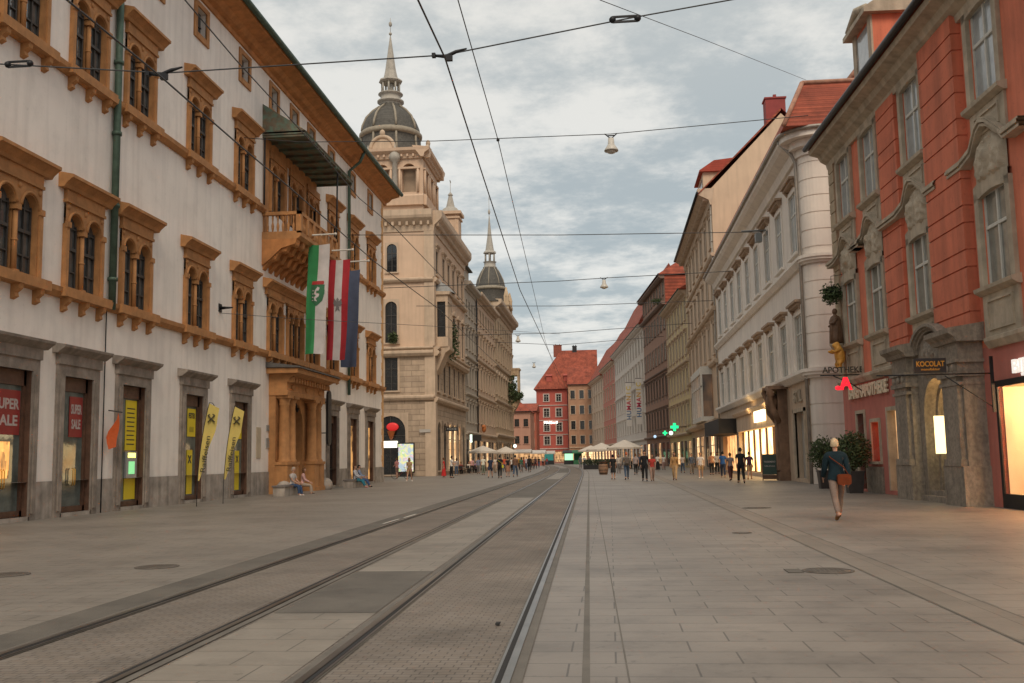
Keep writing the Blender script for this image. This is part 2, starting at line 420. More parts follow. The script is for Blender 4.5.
# ------------------------------------------------------------------ ground
def strip(name, m, xa, xb, ya, yb, z, follow=True, n=None, slope=None):
    b = MB(); ys = []
    y = ya
    while y < yb: ys.append(y); y += 1.5 if y < 30 else (6 if y < 90 else 8)
    ys.append(yb)
    for i in range(len(ys)-1):
        p, q = ys[i], ys[i+1]; s0 = trk(p) if follow else 0; s1 = trk(q) if follow else 0
        b.quad((xa+s0, p, z), (xb+s0, p, z), (xb+s1, q, z), (xa+s1, q, z))
    return struct(b.build(name, m))
slab_r = mat('paving_slabs', (.248, .214, .18), .5, .22, .3, .18, 8, kind='slab', col2=(.222, .193, .163), p=(.95, .46, .009, .37), spec=.5, wear=.24)
slab_l = mat('paving_slabs_fine', (.228, .2, .168), .5, .17, .3, .2, 9, kind='slab', col2=(.22, .196, .168), p=(.6, .32, .008, .5), spec=.5, wear=.22)
slab_c = mat('track_slabs', (.25, .22, .183), .55, .2, .8, .2, 9, kind='slab', col2=(.235, .205, .168), p=(.9, .55, .008, .3), spec=.4, wear=.2)
sett = mat('brown_setts', (.212, .18, .15), .75, .22, .5, .4, 14, kind='sett', col2=(.19, .155, .122), p=(.13, .085, .006, .37), wear=.24)
asph = mat('asphalt', (.125, .11, .09), .7, .18, 1.2, .3, 60, wear=.25)
asph_d = mat('asphalt_seam', (.13, .115, .095), .7, .2, 2, .2, 60)
rail_m = mat('worn_rail_steel', (.22, .205, .185), .3, .3, 1.5, .05, 40, .9)
groove = mat('rail_groove', (.015, .014, .013), .8)
granite = mat('granite_strip', (.222, .188, .153), .6, .12, 1.4, .2, 20, kind='slab', p=(.4, 1.1, .006, 0))
struct(MB().quad((-900, -60, -.004), (900, -60, -.004), (900, 3000, -.004), (-900, 3000, -.004)).build('ground', mat('far_ground', (.2, .18, .16), .9)))
g = MB(); g.quad((-60, -8, 0), (-5.2, -8, 0), (-5.2, 400, 0), (-60, 400, 0)); struct(g.build('pavement', slab_l))
g = MB(); g.quad((-5.2, -8, 0), (40, -8, 0), (40, 400, 0), (-5.2, 400, 0)); struct(g.build('plaza', slab_r))
strip('kerb_strip', asph, -5.66, -5.16, -6, 330, .004)
strip('tram_bed', sett, -5.16, -.66, -6, 330, .005)
strip('centre_slabs', slab_c, -3.44, -2.36, -6, 330, .009)
for q in ((10.3, 14.1), (40, 74), (105, 150)): strip('asphalt_patch', asph, -3.44, -2.36, q[0], q[1], .012)
strip('drain_strip', asph_d, -.235, -.18, -6, 330, .004)
strip('joint_strip', asph_d, .088, .10, -6, 120, .004)
strip('granite_band', granite, 3.28, 3.75, -6, 130, .004, False)
strip('seam_strip', asph_d, 3.25, 3.28, -6, 130, .005, False)
strip('seam_strip', asph_d, 3.75, 3.78, -6, 130, .005, False)
for xr, side in ((-.76, 1), (-2.215, -1), (-3.59, 1), (-5.045, -1)):
    strip('rail_bedding', asph_d, xr-.11, xr+.11, -6, 330, .014)
    strip('rail_groove', groove, xr-.075 if side > 0 else xr+.035, xr-.035 if side > 0 else xr+.075, -6, 330, .022)
    strip('rail', rail_m, xr-.03, xr+.03, -6, 330, .026)
    strip('guard_rail', rail_m, *((xr-.095, xr-.075) if side > 0 else (xr+.075, xr+.095)), -6, 330, .021)
for pa, pb in (((383, 524.3), (399, 519.6)), ((404, 518.2), (416, 514.6))):
    a_ = gnd(*pa); b_ = gnd(*pb); q = MB(); q.quad((a_.x-.03, a_.y, .016), (a_.x+.03, a_.y, .016), (b_.x+.03, b_.y, .016), (b_.x-.03, b_.y, .016)); struct(q.build('pale_dash', mat('dash_pale', (.6, .58, .52), .6)))  # two thin pale strips beside the kerb strip
def manhole(x, y, r=.36, rect=False):
    t = thing('manhole_cover', '', 'manhole cover', (x, y, .005))
    b = MB(); b.lathe([(0, .004), (r*.84, .004), (r*.84, .001), (r*.9, .001), (r*.9, .005), (r, .004), (r, 0)], (0, 0), 28)
    for i in range(-4, 5):
        for j in range(-4, 5):
            if i*i+j*j < 15: b.box(i*r*.18-.018, i*r*.18+.018, j*r*.18-.018, j*r*.18+.018, .004, .008)
    b.build('cover', mat('cast_iron', (.13, .11, .09), .6, .3, 6, .1, 40, .3), t)
    if rect:
        q = MB(); q.box(-r*1.6, -r*1.02, -r*.6, r*.6, 0, .005); q.build('frame', MATS['asphalt'], t)
    return t
for (px, py, r, lab, rc) in ((828, 571, .34, 'largest dark round manhole cover in the right pavement, nearest the camera', True), (157, 567, .33, 'round manhole cover in the left pavement near the kerb strip', False),
        (6, 575, .33, 'manhole cover cut by the left edge of the photo', False), (757, 508, .42, 'manhole cover in the pavement further up towards the lit shop', False),
        (742, 533, .2, 'small round access cover in the right pavement', False),):
    p = gnd(px, py); manhole(p.x, p.y, r, rc)['label'] = lab
b = MB(); p = gnd(515, 626); b.box(-.02, .02, -.05, .05, 0, .012); tag(b.build('drain_slot', groove, None, (p.x-.16, p.y, .02)), 'small dark drain slot beside the right rail near the camera', 'drain')
# ------------------------------------------------------------------ white renaissance palace on the left
def bifora(cs, r, hw, hood=True, hlen=None, H=3.73):
    a = MB(); zs = 2.08; top = 2.78
    edges = [-hw]; 
    # piers between lights
    lights = [(c-r, c+r) for c in cs]
    xs = -hw
    for i, (l, q) in enumerate(lights):
        if i == 0: a.box(xs, l, -.20, .10, 0, zs)
        else:
            c = (xs+l)/2; a.tube([(c, .0, .12), (c, .0, zs-.2)], [.085, .07], 10); a.box(c-.12, c+.12, -.12, .12, 0, .12)
            a.box(c-.12, c+.12, -.12, .12, zs-.18, zs); a.box(c-.05, c+.05, -.20, -.08, .12, zs-.18); a.ball((c, 0, 1.0), (.11, .11, .05), 10, 5)
        xs = q
    a.box(xs, hw, -.20, .10, 0, zs)
    for q in (-hw, hw-.16): a.box(q, q+.16, .1, .16, 0, zs-.1); a.box(q-.03, q+.19, .1, .2, zs-.12, zs+.06)
    b0 = -hw
    for i, c in enumerate(cs):
        b1 = hw if i == len(cs)-1 else (c+cs[i+1])/2
        a.archplate(b0, b1, zs, top, c, r, -.20, .10, 12)
        pts = [(c-(r+.07)*math.cos(PI*k/12), .11, zs+(r+.07)*math.sin(PI*k/12)) for k in range(13)]
        a.tube(pts, .05, 6); b0 = b1
    for i in range(len(cs)+1):
        c = (-hw+.14 if i == 0 else hw-.14 if i == len(cs) else (cs[i-1]+cs[i])/2)
        a.ball((c, .1, top-.14), (.1, .05, .1), 8, 5)
    q = 0
    a.box(-hw-.02, hw+.02, -.1, .17, top, top+.10); a.box(-hw, hw, -.1, .13, top+.10, top+.42)
    if hood:
        a.prof([(-.05, top+.42), (.2, top+.42), (.26, top+.52), (.44, top+.68), (.50, top+.70), (.50, top+.80), (-.05, top+.93)], -hw-.33, hw+.33)
    s = MB()
    for l, q in lights:
        z1 = zs+r*.6
        s.box(l, l+.06, -.14, -.09, 0, zs+.1); s.box(q-.06, q, -.14, -.09, 0, zs+.1); s.box((l+q)/2-.025, (l+q)/2+.025, -.14, -.08, 0, zs+r)
        for zz in (.0, .62, 1.32, zs-.04): s.box(l+.06, q-.06, -.14, -.085 if zz != 1.32 else -.05, zz, zz+.05 if zz != 1.32 else zz+.1)
    p = MB()
    for l, q in lights: p.box(l-.02, q+.02, -.19, -.15, -.05, zs+r+.02)
    return a.mesh('window', ochre), s.mesh('sash', sash_d), p.mesh('pane', gl_mid)
PAL = tag(empty('white_palace', (-17.1, 75, 0), R(-90)), 'long white palace with ochre arched windows, balcony and portal along the left side', 'building')
T0 = Tf(); LP = 65
def sY(Y): return 75-Y
BI = bifora([-.58, .58], .40, 1.2); BI2 = bifora([-.58, .58], .40, 1.2, False); TRI = bifora([-.95, 0, .95], .34, 1.45, False)
def sill_piece(w, k=3):
    b = MB(); b.box(-w-.28, w+.28, .1, .34, -.30, -.0)
    for i in range(k):
        x = -w+.1+(2*w-.2)*i/(k-1); b.prof([(0, -.28), (.30, -.28), (.27, -.45), (.13, -.56), (.16, -.68), (0, -.76)], x-.1, x+.1)
    return b.mesh('sill', ochre)
SILL = sill_piece(1.2); SILL3 = sill_piece(1.45, 4)
colsY = [22.0, 27.08, 30.82, 34.5, 39.9, 45.2, 60.7, 65.8, 70.9]
palace_holes = []
def pal_window(ms, Y, z, hw, sill=SILL):
    o = place(ms[0], 'window', PAL, (sY(Y), 0, z)); place(ms[1], 'sash', o); place(ms[2], 'pane', o)
    if sill: place(sill, 'sill', o)
    palace_holes.append((sY(Y)-hw+.05, sY(Y)+hw-.05, z, z+2.75))
for Y in colsY:
    pal_window(BI, Y, 7.16, 1.2); pal_window(BI, Y+(.1 if Y > 58 else 0), 14.42, 1.2)
for Y, ms, hw, sl in ((49.9, BI2, 1.2, SILL), (53.2, TRI, 1.45, SILL3), (56.5, BI2, 1.2, SILL)): pal_window(ms, Y, 7.16, hw, sl)
for Y in (50.0, 53.2, 56.4): pal_window(BI2, Y, 14.42, 1.2, None)
small = [25.2, 31, 35.6, 40.0, 45.2, 49.5, 52.9, 56.1, 60.4, 65.7, 70.8]
for Y in small:
    s = sY(Y); palace_holes.append((s-.5, s+.5, 19.95, 21.15))
    a = MB(); a.box(-.78, -.5, -.02, .07, -.25, 1.42); a.box(.5, .78, -.02, .07, -.25, 1.42); a.box(-.5, .5, -.02, .07, 1.2, 1.42); a.box(-.5, .5, -.02, .09, -.25, 0)
    o = place(MATS and a.mesh('small_window', ochre), 'small_window', PAL, (s, 0, 19.95))
    p = MB(); p.box(-.5, .5, -.3, -.24, 0, 1.2); p.build('pane', gl_dark, o)
    p = MB(); p.box(-.03, .03, -.24, -.2, 0, 1.2); p.box(-.5, .5, -.24, -.2, .55, .61); p.build('sash', sash_d, o)
# ground-floor shop doors: (centre Y, body width, opening width, style)
shops = [(22.0, 2.9, 2.1, 'red'), (27.0, 3.0, 2.3, 'red'), (30.8, 2.55, 1.75, 'red'), (34.6, 2.6, 1.75, 'atm'), (39.9, 2.6, 1.75, 'yel'), (45.2, 2.6, 1.75, 'yel2'),
         (60.8, 2.7, 1.8, 'dark'), (65.8, 2.7, 1.8, 'warm'), (70.6, 2.7, 1.8, 'warm')]
for Y, bw, ow, st in shops: palace_holes.append((sY(Y)-ow/2, sY(Y)+ow/2, .12, 4.4))
palace_holes.append((sY(52.5)-1.4, sY(52.5)+1.4, 0, 4.9))
MB().wall(0, LP, 1.12, 22.0, palace_holes, 0, .45).build('wall', plaster_w, PAL)
MB().wall(0, LP, 0, 1.12, [(h[0], h[1], max(h[2], 0), 1.12) for h in palace_holes if h[2] < 1], .04, .49).build('plinth', plinth_m, PAL)
shellbox(PAL, T0, LP, 22, 16, plaster_w, y=-.95)
b = MB()
b.prof([(0, 6.83), (.10, 6.83), (.24, 6.98), (.26, 7.13), (0, 7.16)], 0, LP); b.build('lower_sill_course', ochre, PAL)
b = MB()
for a0, a1 in ((0, sY(54.9)), (sY(47.9), LP)):
    b.prof([(0, 14.08), (.10, 14.08), (.24, 14.22), (.26, 14.38), (0, 14.42)], a0, a1)
b.build('upper_sill_course', ochre, PAL)
b = MB(); b.prof([(-.1, 21.55), (.10, 21.55), (.12, 21.75), (.35, 21.85), (.55, 22.05), (1.15, 22.2), (1.18, 22.42), (-.3, 22.5)], -.9, LP)
b.build('eaves_cornice', ochre_d, PAL)
r_ = MB(); r_.prof([(-.2, 22.5), (1.3, 22.42), (1.3, 22.55), (-7.5, 27.5), (-16, 22.5)], -1.0, LP); rf = r_.build('roof', mat('brown_roof_tiles', (.16, .09, .06), .9, .3, 1, .5, 12, kind='tile'), PAL)
g = MB(); g.tube([(-1.05, 1.3, 22.42), (LP, 1.3, 22.42)], .15, 10); g.build('gutter', copper, PAL)
# far-corner quoins
b = MB()
for i in range(44): w = .62 if i % 2 else .42; b.box(-.03, w, -.4, .035, i*.5, i*.5+.485)
b.build('quoins', mat('quoin_stone', (.62, .36, .16), .85, .15, 3, .2), PAL)
# hood over the grouped windows under the balcony
b = MB(); top = 7.16+2.78
b.box(sY(58.1), sY(48.4), -.05, .15, top+.1, top+.42)
b.prof([(-.05, top+.42), (.2, top+.42), (.26, top+.52), (.44, top+.68), (.50, top+.70), (.50, top+.80), (-.05, top+.93)], sY(58.3), sY(48.1))
b.build('window_hood', ochre, PAL)
for Y, bw, ow, st in shops:
    c = sY(Y); hw, ho = bw/2, ow/2
    t = MB()
    t.box(c-hw, c-ho, -.5, .10, 0, 4.4); t.box(c+ho, c+hw, -.5, .10, 0, 4.4); t.box(c-hw, c+hw, -.5, .10, 4.4, 4.75)
    t.box(c-hw+.12, c-ho-.1, .10, .15, .2, 4.3); t.box(c+ho+.1, c+hw-.12, .10, .15, .2, 4.3)
    t.box(c-hw-.04, c+hw+.04, 0, .16, 4.75, 5.08); t.prof([(0, 5.08), (.18, 5.08), (.42, 5.25), (.44, 5.33), (0, 5.40)], c-hw-.25, c+hw+.25)
    o = t.build('shopfront', stone_g, PAL)
    d = MB(); d.box(c-ho, c-ho+.14, -.75, -.6, .12, 4.4); d.box(c+ho-.14, c+ho, -.75, -.6, .12, 4.4); d.box(c-ho, c+ho, -.75, -.6, 3.95, 4.4); d.box(c-ho, c+ho, -.75, -.6, .12, .3)
    d.box(c-ho, c-ho+.02, -.6, -.45, .12, 4.4); d.box(c+ho-.02, c+ho, -.6, -.45, .12, 4.4)
    d.build('door_frame', wood_b, o)
    p = MB(); p.box(c-ho+.14, c+ho-.14, -.72, -.68, .3, 3.95)
    warm = lit('warm_shop_dim', (.05, .02, .01), (1, .5, .16), .55, 1.8)
    gp = {'red': glass('shop_glass_green', (.11, .135, .125), .05), 'atm': glass('shop_glass_grey', (.15, .165, .14), .06), 'yel': glass('shop_glass_grey', (.15, .165, .14)), 'yel2': glass('shop_glass_grey', (.15, .165, .14)), 'dark': gl_dark, 'warm': warm}[st]
    p.build('pane', gp, o)
    b = MB(); b.box(c-ho-.05, c+ho+.05, -.6, .1, 0, .12); b.build('threshold', plinth_m, o)
    if st == 'red':
        q = MB(); q.box(c-ho+.2, c+ho-.75, -.67, -.655, 2.5, 3.8); q.build('red_poster', mat('red_poster', (.27, .028, .025), .5, .1, 3, 0), o)
        lettering('SUPER', .42, mat('poster_white', (.46, .40, .38), .6, .05, 3, 0), o, (c-.28+.0, -.65, 3.38), 0, .006, .012, width=ow-1.1)
        lettering('SALE', .42, MATS['poster_white'], o, (c-.28, -.65, 2.9), 0, .006, .012, width=ow-1.2)
        q = MB(); 
        for k in (-.06, .06): q.tube([(c-.1+k, -.6, .95), (c-.1+k, -.56, 1.0), (c-.1+k, -.56, 1.45), (c-.1+k, -.6, 1.5)], .02, 6)
        q.build('door_handle', brass, o)
        if Y > 26 and Y < 28:
            q = MB(); q.box(c-.5, c+.75, -.67, -.65, 1.25, 2.3); q.build('lit_display', lit('shop_display', (.04, .015, .005), (1, .42, .10), 1.0, 3), o)
    if st in ('yel', 'yel2', 'atm'):
        Yl = mat('yellow_poster', (.72, .56, .02), .5, .06, 2, 0)
        q = MB()
        if st == 'atm':
            q.box(c-.68, c+.15, -.67, -.655, 2.1, 3.9); q.build('yellow_panel', Yl, o); q = MB(); q.box(c-.68, c+.15, -.67, -.655, .35, 1.1); q.build('yellow_panel', Yl, o)
            q = MB(); q.box(c-.68, c+.12, -.67, -.60, 1.1, 2.05); q.build('cash_machine', mat('grey_plastic', (.35, .36, .35), .4, .05, 3, 0), o)
            q = MB(); q.box(c-.55, c+.0, -.598, -.59, 1.84, 2.0); q.build('lamp_strip', glow('yellow_glow', (1, .9, .15), 2.2), o)
            q = MB(); q.box(c-.5, c-.05, -.598, -.59, 1.25, 1.7); q.build('screen', glow('green_screen', (.25, .7, .3), .6), o)
            q = MB()
            for k in range(9): q.box(c-.55+random.random()*.1, c+.05, -.652, -.65, 2.3+k*.16, 2.34+k*.16)
            q.build('small_print', mat('print_dark', (.05, .05, .03), .6), o)
        else:
            q.box(c-.66, c+.14, -.67, -.655, 2.7, 3.85); q.build('yellow_poster', Yl, o); q = MB(); q.box(c-.4, c+.14, -.67, -.655, .35, 2.15); q.build('yellow_poster', Yl, o)
            lettering('FESTER', .3, mat('print_dark', (.05, .05, .03), .6), o, (c-.26, -.648, 3.55), 0, .004, .01, width=.62)
            lettering('EXIT'[0:0]+'1111', .3, MATS['print_dark'], o, (c-.26, -.648, 2.98), 0, .004, .006, width=.35)
            lettering('X', .42, MATS['print_dark'], o, (c-.13, -.648, 1.75), 0, .004, .02)
for ch in list(PAL.children):
    if ch.name.startswith('shopfront'):
        for c2 in ch.children:
            if not c2.name.startswith('threshold'): c2.location.y += .50
# portal
PT = sY(52.5); po = MB(); W = ochre
P = []
for q in (-1, 1):
    po.box(PT+q*1.4-(1.9 if q < 0 else 0), PT+q*1.4+(1.9 if q > 0 else 0), -.4, .35, 0, 4.95)
    for cx_ in (PT+q*1.85, PT+q*2.85):
        po.box(cx_-.42, cx_+.42, .35, .98, 0, 1.55); po.box(cx_-.47, cx_+.47, .35, 1.03, 0, .22); po.box(cx_-.47, cx_+.47, .35, 1.03, 1.45, 1.6)
        po.lathe([(.34, 1.6), (.34, 1.68), (.28, 1.75), (.27, 3.2), (.245, 4.45), (.28, 4.5), (.25, 4.58), (.34, 4.8), (.34, 4.86)], (cx_, .66), 18)
        po.box(cx_-.38, cx_+.38, .3, 1.02, 4.82, 4.95)
po.archplate(PT-1.4, PT+1.4, 3.45, 4.95, PT, 1.25, -.4, .35, 16)
for q in (-1, 1): po.box(PT+q*1.25-(.15 if q < 0 else 0), PT+q*1.25+(.15 if q > 0 else 0), -.4, .35, 0, 3.45)
po.prof([(0, 4.95), (.98, 4.95), (1.0, 5.15), (.95, 5.2), (.95, 5.62), (1.05, 5.66), (1.15, 5.85), (1.55, 6.05), (1.6, 6.30), (0, 6.34)], PT-3.35, PT+3.35)
po.prof([(0, 6.04), (1.62, 6.04), (1.62, 6.28), (0, 6.32)], PT-3.75, PT+3.75)
for i in range(15): x = PT-3.2+i*6.4/14; po.box(x-.11, x+.11, .9, 1.28, 5.6, 5.85)
for q in (-1, 0, 1): po.ball((PT+q*2.4, .96, 5.4), (.3, .08, .15), 10, 6)
por = po.build('portal', ochre, PAL)
b = MB(); b.prof([(-.1, 6.34), (1.75, 6.30), (1.75, 6.37), (-.1, 6.62)], PT-3.85, PT+3.85); b.build('lead_cover', mat('lead_sheet', (.10, .095, .09), .6, .2, 3), por)
b = MB(); b.archplate(PT-1.25, PT+1.25, 3.4, 4.75, PT, .001, -.36, -.3, 4); b.box(PT-1.25, PT+1.25, -.36, -.3, 0, 3.4); b.build('door', mat('dark_oak', (.075, .032, .014), .6, .35, 3, .3), por)
b = MB(); b.box(PT-.03, PT+.03, -.3, -.26, 0, 3.4); b.box(PT-1.2, PT+1.2, -.3, -.24, 3.38, 3.5)
for q in (-1, 1):
    for zz in (.3, 1.35, 2.4): b.box(PT+q*.62-.42, PT+q*.62+.42, -.3, -.27, zz, zz+.85)
b.build('door_panels', mat('dark_oak_panel', (.11, .05, .022), .6, .3, 3, .2), por)
b = MB(); b.tube([(PT-1.1, .2, 4.55), (PT-.4, .3, 4.3), (PT, .35, 4.7), (PT+.4, .3, 4.3), (PT+1.1, .2, 4.55)], .05, 6)
for i in range(7): b.tube([(PT-1.1+i*.36, .2, 4.35), (PT-1.0+i*.36, .3, 4.6), (PT-.85+i*.36, .2, 4.8)], .035, 5)
b.build('iron_grille', iron, por)
b = MB()
for q in (-1, 1): b = MB(); b.ball((PT+q*3.7, .95, .25), (.42, .4, .42), 10, 6); b.build('wheel_guard', plinth_m, por)
# balcony
b0, b1 = sY(54.8), sY(47.9)
bm_ = MB(); bm_.prof([(0, 12.72), (1.85, 12.72), (2.0, 12.86), (2.0, 13.0), (0, 13.0)], b0, b1)
bal = bm_.build('balcony', ochre, PAL)
k = MB()
for i in range(8):
    k = MB(); x = b0+.35+i*(b1-b0-.7)/7
    k.prof([(0, 12.72), (1.8, 12.72), (1.75, 12.45), (1.35, 12.4), (1.2, 12.1), (.85, 12.05), (.65, 11.7), (.35, 11.62), (0, 11.2)], x-.22, x+.22)
    k.tube([(x-.24, 1.6, 12.5), (x+.24, 1.6, 12.5)], .17, 8); k.tube([(x-.24, 1.03, 12.2), (x+.24, 1.03, 12.2)], .15, 8); k.tube([(x-.24, .5, 11.82), (x+.24, .5, 11.82)], .15, 8); k.build('corbel', ochre_d, bal)
k = MB(); k.prof([(0, 12.72), (1.8, 12.72), (1.7, 12.45), (1.0, 12.25), (.4, 11.7), (0, 11.4)], b1-.12, b1)
k.build('end_bracket', ochre_d, bal)
k = MB()
k.box(b0, b1, 1.78, 2.0, 13.95, 14.12); k.box(b0, b1, 1.8, 1.97, 13.0, 13.1)
for x0, x1 in ((b0, b0+.2), (b1-.2, b1)): k.box(x0, x1, 0, 2.0, 13.95, 14.12); k.box(x0, x1, 0, 1.97, 13.0, 13.1)
for i in range(7): x = b0+.12+i*(b1-b0-.24)/6; k.box(x-.14, x+.14, 1.76, 2.02, 13.1, 13.95)
n = 40
for i in range(n):
    x = b0+.3+i*(b1-b0-.6)/(n-1)
    if min(abs(x-(b0+.12+j*(b1-b0-.24)/6)) for j in range(7)) > .2: k.lathe([(.035, 13.1), (.07, 13.3), (.075, 13.4), (.03, 13.6), (.05, 13.8), (.05, 13.95)], (x, 1.89), 7)
for i in range(6):
    for x in (b0+.1, b1-.1): k.lathe([(.035, 13.1), (.07, 13.3), (.075, 13.4), (.03, 13.6), (.05, 13.8), (.05, 13.95)], (x, .25+i*.27), 7)
k.build('balustrade', ochre, bal)
b0 = sY(57.2); c = MB(); c.add([(b0-.1, 0, 19.75), (b1+.1, 0, 19.75), (b1+.1, 2.25, 18.25), (b0-.1, 2.25, 18.25), (b0-.1, 0, 19.67), (b1+.1, 0, 19.67), (b1+.1, 2.2, 18.17), (b0-.1, 2.2, 18.17)], [(0, 1, 2, 3), (7, 6, 5, 4), (2, 6, 7, 3)])
c.add([(b1+.1, 0, 19.75), (b1+.1, 2.25, 18.25), (b1+.1, 0, 18.25)], [(0, 1, 2)]); c.add([(b0-.1, 0, 19.75), (b0-.1, 2.25, 18.25), (b0-.1, 0, 18.25)], [(0, 1, 2)])
c.box(b0-.1, b1+.1, 0, 2.2, 18.1, 18.16)
for i in range(9): x = b0+i*(b1-b0)/8; c.box(x-.05, x+.05, 0, 2.2, 17.98, 18.1)
can = c.build('canopy', mat('weathered_canopy', (.13, .10, .065), .7, .4, 1.2, .2, 10, col2=(.10, .16, .12)), PAL)
c = MB(); c.tube([(sY(54.7), 2.0, 18.1), (sY(54.7), 1.95, 14.1)], .05, 8); c.build('canopy_post', darkm, can); c = MB(); c.tube([(b1-.0, .1, 18.1), (b1-.0, .1, 14.1)], .05, 8); c.build('canopy_post', darkm, can)
# orange back panel of the loggia
b = MB(); 
for x0, x1 in ((b0+.1, sY(57.65)), (sY(55.15), sY(54.7)), (sY(51.7), sY(51.25)), (sY(48.75), b1-.1)): b.box(x0, x1, 0, .05, 13.0, 17.6)
b.box(b0+.1, b1-.1, 0, .06, 17.6, 18.1); b.build('loggia_panel', ochre, PAL)
pipe(PAL, T0, sY(32.62), 6.9, 22, y=.16, r=.13)
b = MB(); b.tube([(sY(64.3), 1.2, 22.3), (sY(64.3), .9, 21.6), (sY(64.3), .16, 21.0), (sY(64.3), .16, 5.9)], .11, 8); b.build('drainpipe', copper, PAL)
b = MB(); b.tube([(sY(32.45), .06, 6.9), (sY(32.45), .06, 0)], .022, 5); b.build('lightning_cable', darkm, PAL)
# small fixings on the wall
def wallfix(name, label, cat, Y, z, bm, m, par=None):
    o = bm.build(name, m, None, (-17.1, Y, z), R(-90)); tag(o, label, cat); return o
b = MB(); b.box(-.3, .3, 0, .04, -.75, .75); wallfix('wall_plaque', 'tall pale plaque on the white wall left of the ochre portal', 'plaque', 47.7, 2.55, b, mat('pale_plaque', (.45, .38, .28), .6))
b = MB(); b.box(-.16, .16, 0, .05, .05, .35); wallfix('wall_plaque', 'upper of two small grey plates beside the ochre portal', 'plaque', 49.0, 3.1, b, mat('grey_plate', (.25, .25, .24), .5))
b = MB(); b.box(-.18, .18, 0, .05, -.4, .1); wallfix('wall_plaque', 'lower of two small grey plates beside the ochre portal', 'plaque', 49.0, 2.7, b, MATS['grey_plate'])
b = MB(); b.plate([(-.35, -1.3), (-.25, -1.55), (0, -1.65), (.25, -1.55), (.35, -1.3), (.35, 1.3), (.25, 1.5), (0, 1.6), (-.25, 1.5), (-.35, 1.3)], .65, .78); b.tube([(0, 0, .9), (0, .7, .9)], .03, 6); b.tube([(0, 0, -.9), (0, .7, -.9)], .03, 6)
wallfix('hanging_sign', 'tall dark rounded board on brackets right of the ochre portal', 'sign', 57.6, 4.15, b, mat('black_board', (.02, .022, .025), .35))
# red-orange pennant on the wall
b = MB(); vs = []
for i in range(7):
    t = i/6; b_ = .62*t
    vs += [(-.02-.0*t, .35+.05*math.sin(t*5), -1.15*t), (b_*.9, .25+.12*math.sin(t*6+1), -1.15*t-.1*t)]
b.add(vs, [(2*i, 2*i+1, 2*i+3, 2*i+2) for i in range(6)], True)
t = thing('pennant', 'small triangular orange pennant on the white wall between two shop doors', 'pennant', (-17.1, 32.9, 3.35), R(-90))
b.build('cloth', mat('orange_cloth', (.55, .10, .02), .8, .15, 5), t); b = MB(); b.tube([(0, 0, .1), (0, .5, .02)], .02, 6); b.build('rod', darkm, t)
def bracket(X, Y, z, d, lab):
    t = thing('wire_anchor', lab, 'wire anchor', (X, Y, z)); b = MB(); s = 1 if X < 0 else -1
    b.box(-.02*s, .04*s, -.16, .16, -.18, .18); b.tube([(0, 0, 0), (s*d, 0, 0)], [.08, .03], 8); b.build('anchor', iron, t); return t
bracket(-17.1, 42.6, 8.45, .6, 'dark wire anchor on the white wall between two first-floor arched windows')
# ------------------------------------------------------------------ shared street block
def block(name, label, near, far, H, D, side, group=None):
    """side -1 = left of the street, +1 = right. returns root, facade frame, length"""
    n = Vector(near); f = Vector(far); L = (f-n).length
    if side < 0: o, dr = f, (n-f)
    else: o, dr = n, (f-n)
    rz = math.atan2(dr.y, dr.x)
    root = tag(empty(name, (o.x, o.y, 0), rz), label, 'building', group)
    return root, Tf(), L
def even(L, n, m=None):
    m = L/n/2 if m is None else m
    return [m+i*(L-2*m)/(n-1) for i in range(n)] if n > 1 else [L/2]
warm1 = lit('shop_light_warm', (.55, .22, .06), (1, .72, .38), 1.5, 1.6)
warm2 = lit('shop_light_dim', (.10, .04, .02), (.9, .5, .22), .7, 1.5)
cream_s = mat('cream_stone', (.55, .42, .305), .85, .12, 1.0, .3, 12, streak=.22)
cream_r = mat('cream_rusticated_stone', (.50, .38, .275), .85, .15, 1.0, .5, 12, kind='rust', streak=.15, p=(1.5, .55, .04, .5))
cream_p = mat('peach_plaster', (.63, .455, .325), .9, .08, .6, .12, 20, streak=.14)
# ------------------------------------------------------------------ city hall with domed tower
HALL, T, L = block('city_hall', 'ornate cream stone building with a domed clockless corner tower beyond the white palace', (-17.2, 98), (-17.2, 120), 26, 22, -1)
HALL['label'] = 'ornate cream corner building with tall domed tower and spire, just beyond the white palace'
TF = Tf((22, 0, 0), R(-90)); FL = 16
c_side = [2.2, 5.6, 9.0, 12.4, 15.8]
facade(HALL, T, 22, 12.3, cream_r, [dict(z=8.5, h=3.2, w=1.3, cols=c_side+[19.6], style='hood', sash=sash_d, pane=gl_dark, t=.2),
    dict(z=.5, h=4.9, w=2.1, cols=c_side+[19.3], style='arch', sash=sash_d, pane=[gl_dark, warm2, warm1, warm1, gl_dark, gl_dark], t=.25)],
    [(7.3, .5, .4), (11.9, .6, .55)], cream_s)
facade(HALL, T, 22, 26.7, cream_p, [dict(z=13.5, h=3.9, w=1.35, cols=c_side, style='ped', sash=sash_d, pane=gl_dark, t=.22), dict(z=20.4, h=2.5, w=1.3, cols=c_side+[19.9], style='hood', sash=sash_d, t=.2)],
    [(12.5, .35, .6), (19.4, .45, .4)], cream_s, z0=12.3, cornice=(24.6, 2.1, .95))
